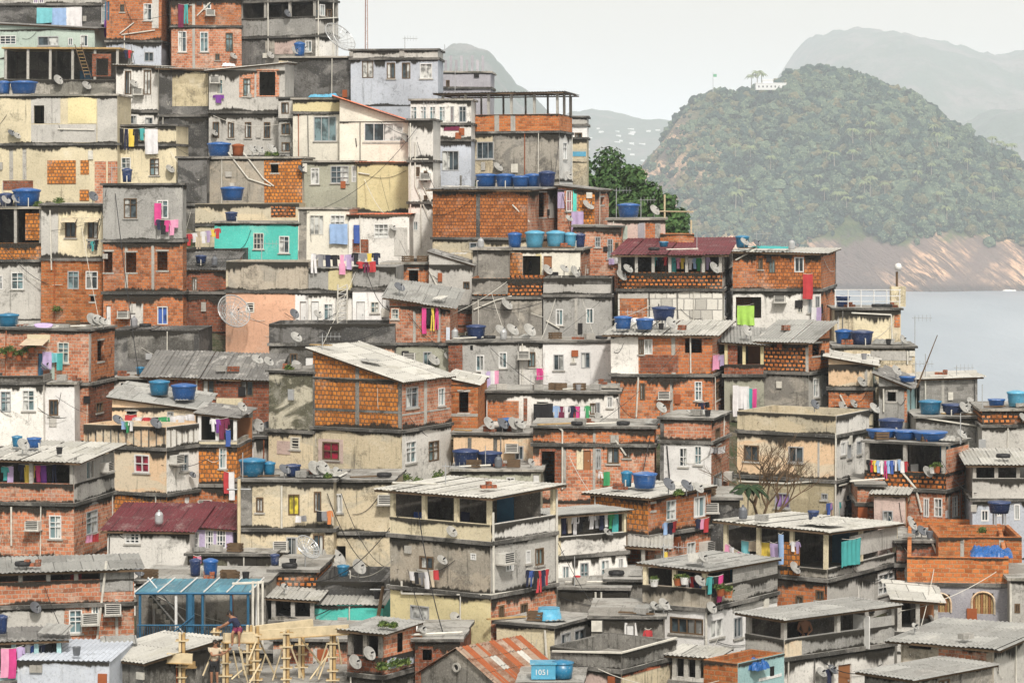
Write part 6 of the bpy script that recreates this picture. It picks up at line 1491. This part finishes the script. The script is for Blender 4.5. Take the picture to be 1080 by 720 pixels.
# utility pole in front of the beige houses
for nick, px, top, base_, lab in (('beige two storey house with barrels', 252, 505, 660, 'tall weathered wooden pole with cables left of the beige two storey house'), ('low aqua wall room', 396, 618, 668, 'dark leaning timber pole at the end of the aqua wall'), ('brick house with brown door', 630, 600, 640, '')):
    if not lab: continue
    p = spot(nick, px, base_, out=.9); q = spot(nick, px+(8 if px > 300 else 0), top, out=.9); rt = empty('utility_pole', p); tag(rt, lab, 'pole')
    MB().bar((0, 0, 0), q-p, .09, 'woodl' if px < 300 else 'woodd', 6, .07).build('shaft', rt); d = q-p; MB().bar(d*.93+Vector((-.5, 0, 0)), d*.93+Vector((.5, 0, 0)), .035, 'alu', 4).build('crossarm', rt)
# ================= one-off pieces =================
# blue canopy over the stair landing
c0 = P(146, 668, 110.6); rt = empty('blue_canopy', c0); tag(rt, 'blue steel canopy with ribbed blue roof and fence beside the broad grey terrace', 'canopy')
X = lambda px, D=110.6: (px-CX)/F*D-c0.x
zt = (668-624)/F*110.6; W_ = X(267); dp = 3.6
mb = MB(); n = 44
for k in range(n):
    x0, x1 = W_*k/n, W_*(k+1)/n; a, b = .02*(k % 2), .02*((k+1) % 2); mb.poly([(x0-.1, -.2, zt+a), (x1-.1, -.2, zt+b), (x1+.1, dp, zt+.02+b), (x0+.1, dp, zt+.02+a)], 'sb')
mb.build('roof', rt)
for k in range(6): x = W_*k/5; MB().bar((x-.1, -.25, zt+.05), (x+.1, dp, zt+.07), .035, 'wht', 4).build('rafter', rt)
for yy in (-.2, dp): MB().bar((-.1, yy, zt-.03), (W_, yy, zt-.03), .05, 'mblu', 4).build('beam', rt)
for px in (148, 186, 201, 214, 244, 262): MB().bar((X(px), -.12, -1.5), (X(px), -.12, zt-.05), .055 if px != 201 else .16, 'mblu' if px != 186 else 'wht', 6).build('post', rt)
for px in (150, 205, 262): MB().bar((X(px), dp-.1, -1.5), (X(px), dp-.1, zt), .05, 'wht', 6).build('post', rt)
mb = MB()
for k in range(48): x = W_*k/47; mb.bar((x, -.3, -1.3), (x, -.3, .35), .011, 'mblu', 4)
mb.build('fence_panel', rt); MB().bar((0, -.3, .37), (W_, -.3, .37), .03, 'mblu', 4).bar((X(163), -.32, -.5), (X(206), -.32, .75), .03, 'mblu', 4).build('fence_rail', rt)
mb = MB()
for k in range(10): mb.box(X(152)+k*.16, X(152)+k*.16+.2, 1.2, 2.2, 1.2-k*.21-.2, 1.2-k*.21, 'slabl')
mb.build('staircase', rt); MB().bar((X(152), 1.1, 2.0), (X(196), 1.1, .1), .03, 'wht', 4).bar((X(152), 1.1, 1.5), (X(196), 1.1, -.4), .03, 'wht', 4).build('handrail', rt)
MB().box(-.3, W_+.3, -.5, dp+.5, -1.7, -1.5, 'slab').build('landing', rt)
# white frame at its right side
rt = empty('white_pipe_frame', P(270, 668, 110.2)); tag(rt, 'tall white pipe frame at the right end of the blue canopy', 'frame')
for x in (-.12, .08, .25): MB().bar((x, 0, -1.5), (x, 0, 2.0), .05, 'pvc', 5).build('upright', rt)
MB().bar((-.9, 0, 1.9), (.3, 0, 1.95), .05, 'pvc', 5).build('top_pipe', rt)
# ---- timber formwork on the unfinished floor
H('raw concrete floor under formwork', 'raw pale concrete floor slab carrying timber formwork, bottom edge', 176, 372, 372, 775, 3, 'S729 slabl', 'flat slabl', '', D=103.2, depth=7)
SC = 'columns and beams of timber formwork'
def fcol(px, top, D, look, w=.11, foot_=734):
    p = P(px, foot_, D); hgt = (foot_-top)/F*D; rt = empty('formwork_column', p); tag(rt, look, 'formwork', SC)
    mb = MB(); mb.box(-w, -.02, -w, w, 0, hgt, 'woodl').box(.02, w, -w, w, 0, hgt, 'wood').box(-.02, .02, -w-.004, -w+.03, 0, hgt-.05, 'woodd').build('boards', rt)
    k = .25
    while k < hgt-.1:
        mb = MB(); s = w+R.uniform(.05, .14); mb.box(-s, s, -w-.06, -w-.006, k, k+.04, 'woodl').box(-s, s, w+.006, w+.06, k, k+.04, 'wood').build('clamp', rt); k += R.uniform(.33, .5)
for a in [(192, 667, 102.9, 'leftmost clamped formwork column, beside the grey flat roof'), (238, 676, 104.2, 'clamped formwork column just right of the standing worker'), (228, 662, 106, 'pale post head rising left of the crouching worker'), (270, 660, 104.6, 'clamped formwork column under the start of the long beam'), (263, 659, 106.4, 'paler column head behind the third clamped column'), (302, 664, 103.8, 'thick yellow clamped column midway along the long beam'), (318, 666, 105.6, 'rear formwork column between two front ones'), (351, 668, 104.6, 'clamped formwork column at the right end of the long beam')]: fcol(a[0], a[1], a[2], a[3])
def beam(x0, y0, x1, y1, D0, D1, th, look, mat='woodl', name='formwork_beam', dz=.32, dy=.2):
    a, b = P(x0, y0, D0), P(x1, y1, D1); d = b-a; L = math.hypot(d.x, d.y); rt = MB().box(0, L, -dy/2, dy/2, -dz/2, dz/2, mat).box(-.04, L+.04, -dy/2-.04, dy/2+.04, -dz/2-.03, -dz/2-.002, 'wood').build(name); rt.location = a; rt.rotation_euler = (0, -math.atan2(d.z, L), math.atan2(d.y, d.x)); tag(rt, look, 'formwork', SC)
beam(236, 672, 272, 672, 104.0, 104.6, .3, 'short formwork beam below the crouching worker')
beam(268, 669, 368, 663, 104.9, 104.3, .3, 'long pale formwork beam running right to the dark porch')
beam(270, 664, 330, 657, 107, 107.6, .3, 'rear formwork beam seen above the long front beam')
beam(176, 693, 203, 694, 102.6, 102.6, .3, 'low formwork beam across the leftmost clamped column')
beam(196, 683, 232, 681, 105.5, 105.5, .3, 'dark edged formwork beam behind the standing worker', 'wood')
beam(176, 702, 206, 700, 103.4, 103.4, .3, 'lowest formwork board at the bottom left of the scaffold', 'wood', dz=.2)
def prop(x0, y0, x1, y1, D, look):
    a, b = P(x0, y0, D), P(x1, y1, D+.4); o = MB().bar((0, 0, 0), b-a, .035, 'woodl', 4).build('timber_prop'); o.location = a; reg(o, look, '', 'in', 'the timber formwork', x0, 'timber prop', 'slanting timber props')
for a in [(214, 712, 228, 678), (203, 697, 222, 722), (206, 690, 232, 726), (233, 682, 238, 712), (246, 686, 252, 714), (258, 712, 254, 684), (262, 696, 270, 676), (252, 682, 262, 722), (274, 676, 292, 716), (286, 722, 300, 676), (304, 674, 320, 716), (318, 674, 340, 702), (336, 716, 352, 672), (345, 678, 334, 712), (327, 716, 346, 690), (356, 672, 360, 700), (262, 722, 274, 700), (244, 716, 258, 704), (280, 690, 270, 722), (184, 720, 196, 700)]: prop(*a, 103.6+R.random()*1.6, 'thin slanting timber prop')
H('rust stained back room', 'rust stained brick and pale plaster room behind the timber formwork', 288, 366, 366, 752, 3, 'S676 b4', 'flat', 'P c3 330,684,24,60;P b3 300,680,26,60;n 340,688,6,9;P c3 288,684,10,50', D=108.6)
H('dark wall behind formwork', 'dark mottled wall behind the left part of the timber formwork', 196, 288, 288, 752, 3, 'S688 c4', 'flat', '', D=108.9)

# ---- people
def person(loc_, J, label, shirt, shorts, hair='hair', face_to=(0, -1, 0), scale=1.0):
    """J: joint positions in metres; one continuous skinned body, clothes grown over it"""
    rt = empty('person', loc_); tag(rt, label, 'person')
    V_ = {k: Vector(v)*scale for k, v in J.items()}
    def skin(name, chain, rad, mat, root):
        names = sorted({n for e in chain for n in e}); idx = {n: i for i, n in enumerate(names)}
        me = bpy.data.meshes.new(name); me.from_pydata([V_[n] for n in names], [(idx[a], idx[b]) for a, b in chain], []); me.materials.append(MATS[mat])
        o = bpy.data.objects.new(name, me); COL.objects.link(o); o.parent = rt
        o.modifiers.new('skin', 'SKIN'); s = o.modifiers.new('sub', 'SUBSURF'); s.levels = s.render_levels = 2
        for n in names: r = rad[n]*scale; r = (r, r) if not isinstance(r, tuple) else r; me.skin_vertices[0].data[idx[n]].radius = r
        me.skin_vertices[0].data[idx[root]].use_root = True; return o
    for s in 'LR':      # palm and five unequal fingers
        w_, e_ = V_['wr'+s]/scale, V_['el'+s]/scale; d = (w_-e_).normalized(); sd = d.cross(Vector((0, 1, .2))).normalized(); V_['pa'+s] = (w_+d*.06)*scale
        for k, (o_, L) in enumerate(((-.034, .075), (-.012, .09), (.010, .085), (.030, .065))): V_[f'f{k}'+s] = (w_+d*(.09+L)+sd*o_+Vector((0, -.02, -.015)))*scale; V_[f'k{k}'+s] = (w_+d*.10+sd*o_)*scale
        V_['th'+s] = (w_+d*.075+sd*-.062)*scale
    ch = [('pelvis', 'waist'), ('waist', 'chest'), ('chest', 'neck'), ('neck', 'head0'), ('head0', 'head1')]
    rad = dict(pelvis=.125, waist=.115, chest=.14, neck=.055, head0=.078, head1=.082)
    for s in 'LR':
        ch += [('chest', 'sh'+s), ('sh'+s, 'el'+s), ('el'+s, 'wr'+s), ('wr'+s, 'pa'+s), ('pelvis', 'hip'+s), ('hip'+s, 'kn'+s), ('kn'+s, 'an'+s), ('an'+s, 'toe'+s), ('pa'+s, 'th'+s)]
        rad.update({'sh'+s: .058, 'el'+s: .042, 'wr'+s: .028, 'pa'+s: .034, 'th'+s: .012, 'hip'+s: .085, 'kn'+s: .055, 'an'+s: .036, 'toe'+s: .035})
        for k in range(4): ch += [('pa'+s, f'k{k}'+s), (f'k{k}'+s, f'f{k}'+s)]; rad.update({f'k{k}'+s: .010, f'f{k}'+s: .008})
    skin('body', ch, rad, 'skin', 'pelvis')
    if shirt:
        V_['slL'] = V_['shL'].lerp(V_['elL'], .6); V_['slR'] = V_['shR'].lerp(V_['elR'], .6); V_['nk'] = V_['chest'].lerp(V_['neck'], .55)
        skin('shirt', [('pelvis', 'waist'), ('waist', 'chest'), ('chest', 'nk'), ('chest', 'shL'), ('shL', 'slL'), ('chest', 'shR'), ('shR', 'slR')], dict(pelvis=.145, waist=.137, chest=.162, nk=.07, shL=.075, shR=.075, slL=.062, slR=.062), shirt, 'pelvis')
    V_['stL'] = V_['hipL'].lerp(V_['knL'], .85); V_['stR'] = V_['hipR'].lerp(V_['knR'], .85)
    skin('shorts', [('pelvis', 'hipL'), ('hipL', 'stL'), ('pelvis', 'hipR'), ('hipR', 'stR')], dict(pelvis=.142, hipL=.105, hipR=.105, stL=.085, stR=.085), shorts, 'pelvis')
    c = V_['head0'].lerp(V_['head1'], .75)+Vector((0, 0, .01)); ft = Vector(face_to).normalized(); q = ft.to_track_quat('-Y', 'Z').to_matrix().to_4x4(); M = Matrix.Translation(c)@q
    r = .098*scale; hm_ = MB(); hm_.lathe([(r*cos(t_), r*1.12*sin(t_)) for t_ in [radians(a) for a in range(-25, 91, 15)]], hair, 14, M@Matrix.Translation((0, .02, .01))@Matrix.Rotation(-.35, 4, 'X')).build('hair', rt, True)
    fb = MB(); fb.bar(M@Vector((0, -.085, .015)), M@Vector((0, -.115, -.02)), .010, 'skin', 5, .016).build('nose', rt)
    for s in (-1, 1): MB().lathe([(0, -.012), (.012, 0), (0, .012)], 'hair', 8, M@Matrix.Translation((s*.034, -.088, .012))).build('eye', rt); MB().box(s*.088-.012, s*.088+.012, -.01, .02, -.03, .025, 'skin').build('ear', rt).matrix_local = M
    MB().bar(M@Vector((-.025, -.088, -.045)), M@Vector((.025, -.088, -.045)), .006, 'maroonlip', 4).build('mouth', rt)
plain('maroonlip', (.2, .06, .05), .6)
stand = dict(pelvis=(0, 0, .92), waist=(0, 0, 1.08), chest=(.02, 0, 1.30), neck=(.03, 0, 1.46), head0=(.04, -.01, 1.54), head1=(.05, -.02, 1.62), hipL=(-.09, 0, .88), hipR=(.09, 0, .88), knL=(-.10, -.03, .48), knR=(.10, -.02, .48), anL=(-.10, .02, .07), anR=(.11, .02, .07), toeL=(-.10, -.14, .03), toeR=(.13, -.13, .03), shL=(-.16, 0, 1.38), shR=(.19, 0, 1.38), elL=(-.06, -.18, 1.17), elR=(.34, -.10, 1.22), wrL=(.18, -.24, 1.22), wrR=(.50, -.12, 1.36))
person(P(226, 729, 103.6)+Vector((0, 0, .14)), stand, 'standing worker in white shirt and black shorts reaching right to the formwork', 'cl_beige', 'cl_black', face_to=(1, -.4, 0))
crouch = dict(pelvis=(.12, 0, .30), waist=(.08, 0, .43), chest=(-.03, -.02, .62), neck=(-.13, -.04, .74), head0=(-.18, -.05, .80), head1=(-.22, -.06, .87), hipL=(.04, -.08, .28), hipR=(.16, -.08, .28), knL=(-.06, -.38, .24), knR=(.18, -.42, .22), anL=(-.06, -.30, -.16), anR=(.18, -.32, -.18), toeL=(-.08, -.44, -.21), toeR=(.18, -.47, -.23), shL=(-.10, -.16, .66), shR=(.02, .14, .68), elL=(-.32, -.24, .52), elR=(-.24, .02, .50), wrL=(-.52, -.20, .42), wrR=(-.46, -.06, .40))
person(P(248, 672, 104.2), crouch, 'worker in navy shirt bending over the short formwork beam', 'cl_navy', 'cl_maroon', face_to=(-1, -.3, -.5))
sit = dict(pelvis=(0, 0, .50), waist=(0, 0, .66), chest=(-.02, -.02, .88), neck=(-.04, -.03, 1.03), head0=(-.05, -.05, 1.11), head1=(-.06, -.07, 1.18), hipL=(-.09, -.04, .47), hipR=(.09, -.04, .47), knL=(-.12, -.42, .50), knR=(.12, -.42, .50), anL=(-.12, -.40, .10), anR=(.12, -.40, .10), toeL=(-.13, -.56, .05), toeR=(.13, -.56, .05), shL=(-.20, -.02, .94), shR=(.16, -.02, .94), elL=(-.27, -.14, .70), elR=(.24, -.14, .70), wrL=(-.14, -.34, .62), wrR=(.12, -.34, .62))
h = HOUSES['grey roofed house with ochre corner']; pp = spot('grey roofed house with ochre corner', 849, 690, out=-.9); pp.z = h.C.z+h.levels[0][0]+.08
person(pp, sit, 'shirtless person sitting on the terrace of the grey roofed house with ochre corner', None, 'cl_navy', face_to=(-.5, -1, 0))
st_ = MB().box(-.22, .22, -.22, .2, .40, .44, 'wood').box(-.2, -.16, -.2, -.16, 0, .4, 'wood').box(.16, .2, -.2, -.16, 0, .4, 'wood').box(-.2, -.16, .14, .18, 0, .4, 'wood').box(.16, .2, .14, .18, 0, .4, 'wood').build('stool'); st_.location = pp; tag(st_, 'wooden stool under the shirtless person on the terrace', 'stool')

# ---- gable with rusty striped roof
A = P(483, 684, 104); th = radians(39); rt = empty('gable_house', A-Vector((0, 0, 5)), -th); tag(rt, 'grey gable fronted house with a rust and white striped sheet roof', 'house', 'houses stacked on the hillside')
Lr, hw, dr = 3.5, 1.75, 1.02
MB().poly([(-hw, 0, 0), (hw, 0, 0), (hw, 0, 5-dr), (0, 0, 5), (-hw, 0, 5-dr)], 'c4').poly([(hw, 0, 0), (hw, Lr, 0), (hw, Lr, 5-dr), (hw, 0, 5-dr)], 'c3').poly([(-hw, 0, 0), (-hw, Lr, 0), (-hw, Lr, 5-dr), (-hw, 0, 5-dr)], 'c3').poly([(-hw, Lr, 0), (hw, Lr, 0), (hw, Lr, 5-dr), (0, Lr, 5), (-hw, Lr, 5-dr)], 'c3').build('wall', rt)
for sgn, nm in ((1, 'right'), (-1, 'left')):
    mb = MB(); n = 40; y = -.15
    for k in range(n):
        y0, y1 = -.15+(Lr+.3)*k/n, -.15+(Lr+.3)*(k+1)/n; z0, z1 = .04*(k % 2), .04*((k+1) % 2); g = k//4
        for j in range(3):
            u0, u1 = j/3, (j+1)/3; x0, x1 = sgn*(hw+.25)*u0, sgn*(hw+.25)*u1; zz = lambda u: 5.03-dr*1.12*u-.012*j+.02
            m = 'sr' if g % 2 == 0 or R.random() < .08 else ('rust' if (g+j) % 4 else 'sl')
            mb.poly([(x0, y0, zz(u0)+z0), (x0, y1, zz(u0)+z1), (x1, y1, zz(u1)+z1), (x1, y0, zz(u1)+z0)], m)
    mb.build('roof', rt)
MB().lathe([(.17, -.04), (.17, .05), (.11, .05), (.11, -.04), (.17, -.04)], 'con', 16, Matrix.Translation((-.02, -.05, 4.35))@Matrix.Rotation(pi/2, 4, 'X')).build('round_vent', rt)
MB().lathe([(0, 0), (.11, 0)], 'gd', 14, Matrix.Translation((-.02, -.02, 4.35))@Matrix.Rotation(pi/2, 4, 'X')).build('vent_opening', rt)
# box tanks at its right foot
H('low slab below the rusty roof', 'low slab carrying two box shaped blue tanks under the rusty roof', 548, 612, 612, 775, 4, 'S722 c4', 'flat', '', D=100.2, depth=3)
p = spot('low slab below the rusty roof', 573, back=.5); rt = empty('water_tank', p); tag(rt, 'pale blue box shaped water tank with white digits, bottom centre', 'water tank', 'plastic water tanks on the roofs')
MB().box(-.42, .42, -.3, .4, 0, .5, 'blul').build('body', rt); MB().box(-.46, .46, -.34, .44, .502, .56, 'blul').build('lid', rt)
cu = bpy.data.curves.new('digits', 'FONT'); cu.body = '1051'; cu.size = .26; cu.extrude = .006; cu.align_x = 'CENTER'; to = bpy.data.objects.new('digits', cu); COL.objects.link(to); to.parent = rt; to.location = (-.05, -.308, .16); to.rotation_euler = (pi/2, 0, 0); cu.materials.append(MATS['wht']); bpy.context.view_layer.update(); me_ = bpy.data.meshes.new_from_object(to); t2 = bpy.data.objects.new('digits', me_); COL.objects.link(t2); t2.parent = rt; t2.location = to.location; t2.rotation_euler = to.rotation_euler; bpy.data.objects.remove(to)
p = spot('low slab below the rusty roof', 593, back=.6); rt = empty('water_tank', p); tag(rt, 'darker blue tank beside the pale box shaped tank, bottom centre', 'water tank', 'plastic water tanks on the roofs')
MB().lathe([(0, 0), (.34, 0), (.38, .5), (0, .5)], 'blut', 12).build('body', rt, True); MB().lathe([(.41, .5), (.41, .55), (.1, .62), (0, .62)], 'blut', 12).build('lid', rt, True)

# ---- bare tree and small palm before the cream house
def bare(px, py, D, hgt, label, seed):
    q = random.Random(seed); p = P(px, py, D); rt = empty('bare_tree', p); tag(rt, label, 'tree'); tr = MB(); br = MB()
    def grow(a, d, L, r, lev):
        b = a+d*L; m = a.lerp(b, .5)+Vector((q.uniform(-.06, .06), q.uniform(-.06, .06), q.uniform(-.03, .05)))*L; t_ = tr if lev < 1 else br; t_.bar(a, m, r, 'woodd', 5, r*.85); t_.bar(m, b, r*.85, 'woodd', 5, r*.7)
        if lev >= 6: return
        for k in range(3 if lev in (0, 2) else 2):
            nd = (d+Vector((q.uniform(-.85, .85), q.uniform(-.5, .5), q.uniform(-.15, .55)))).normalized(); grow(b if k else m.lerp(b, .7), nd, L*q.uniform(.66, .88), r*.66, lev+1)
    for d in (Vector((-.25, 0, 1)), Vector((.35, 0, 1)), Vector((.9, -.1, .75))): grow(Vector((0, 0, 0)), d.normalized(), hgt/F*D*.25, .075, 0)
    tr.build('trunk', rt); br.build('branches', rt)
bare(801, 556, 127.5, 104, 'leafless dark branching tree in front of the large cream house', 5)
mt, mf = palm_mesh(1.9, 1.25, 15, 8, tr=.05); p = P(787, 560, 126.4); rt = empty('palm_tree', p); tag(rt, 'small dark green palm left of the bare tree', 'palm tree'); mt.build('trunk', rt)
for i, m in enumerate(mf.mats): mf.mats[i] = 'lfd'
mf.build('crown', rt)
write_labels()
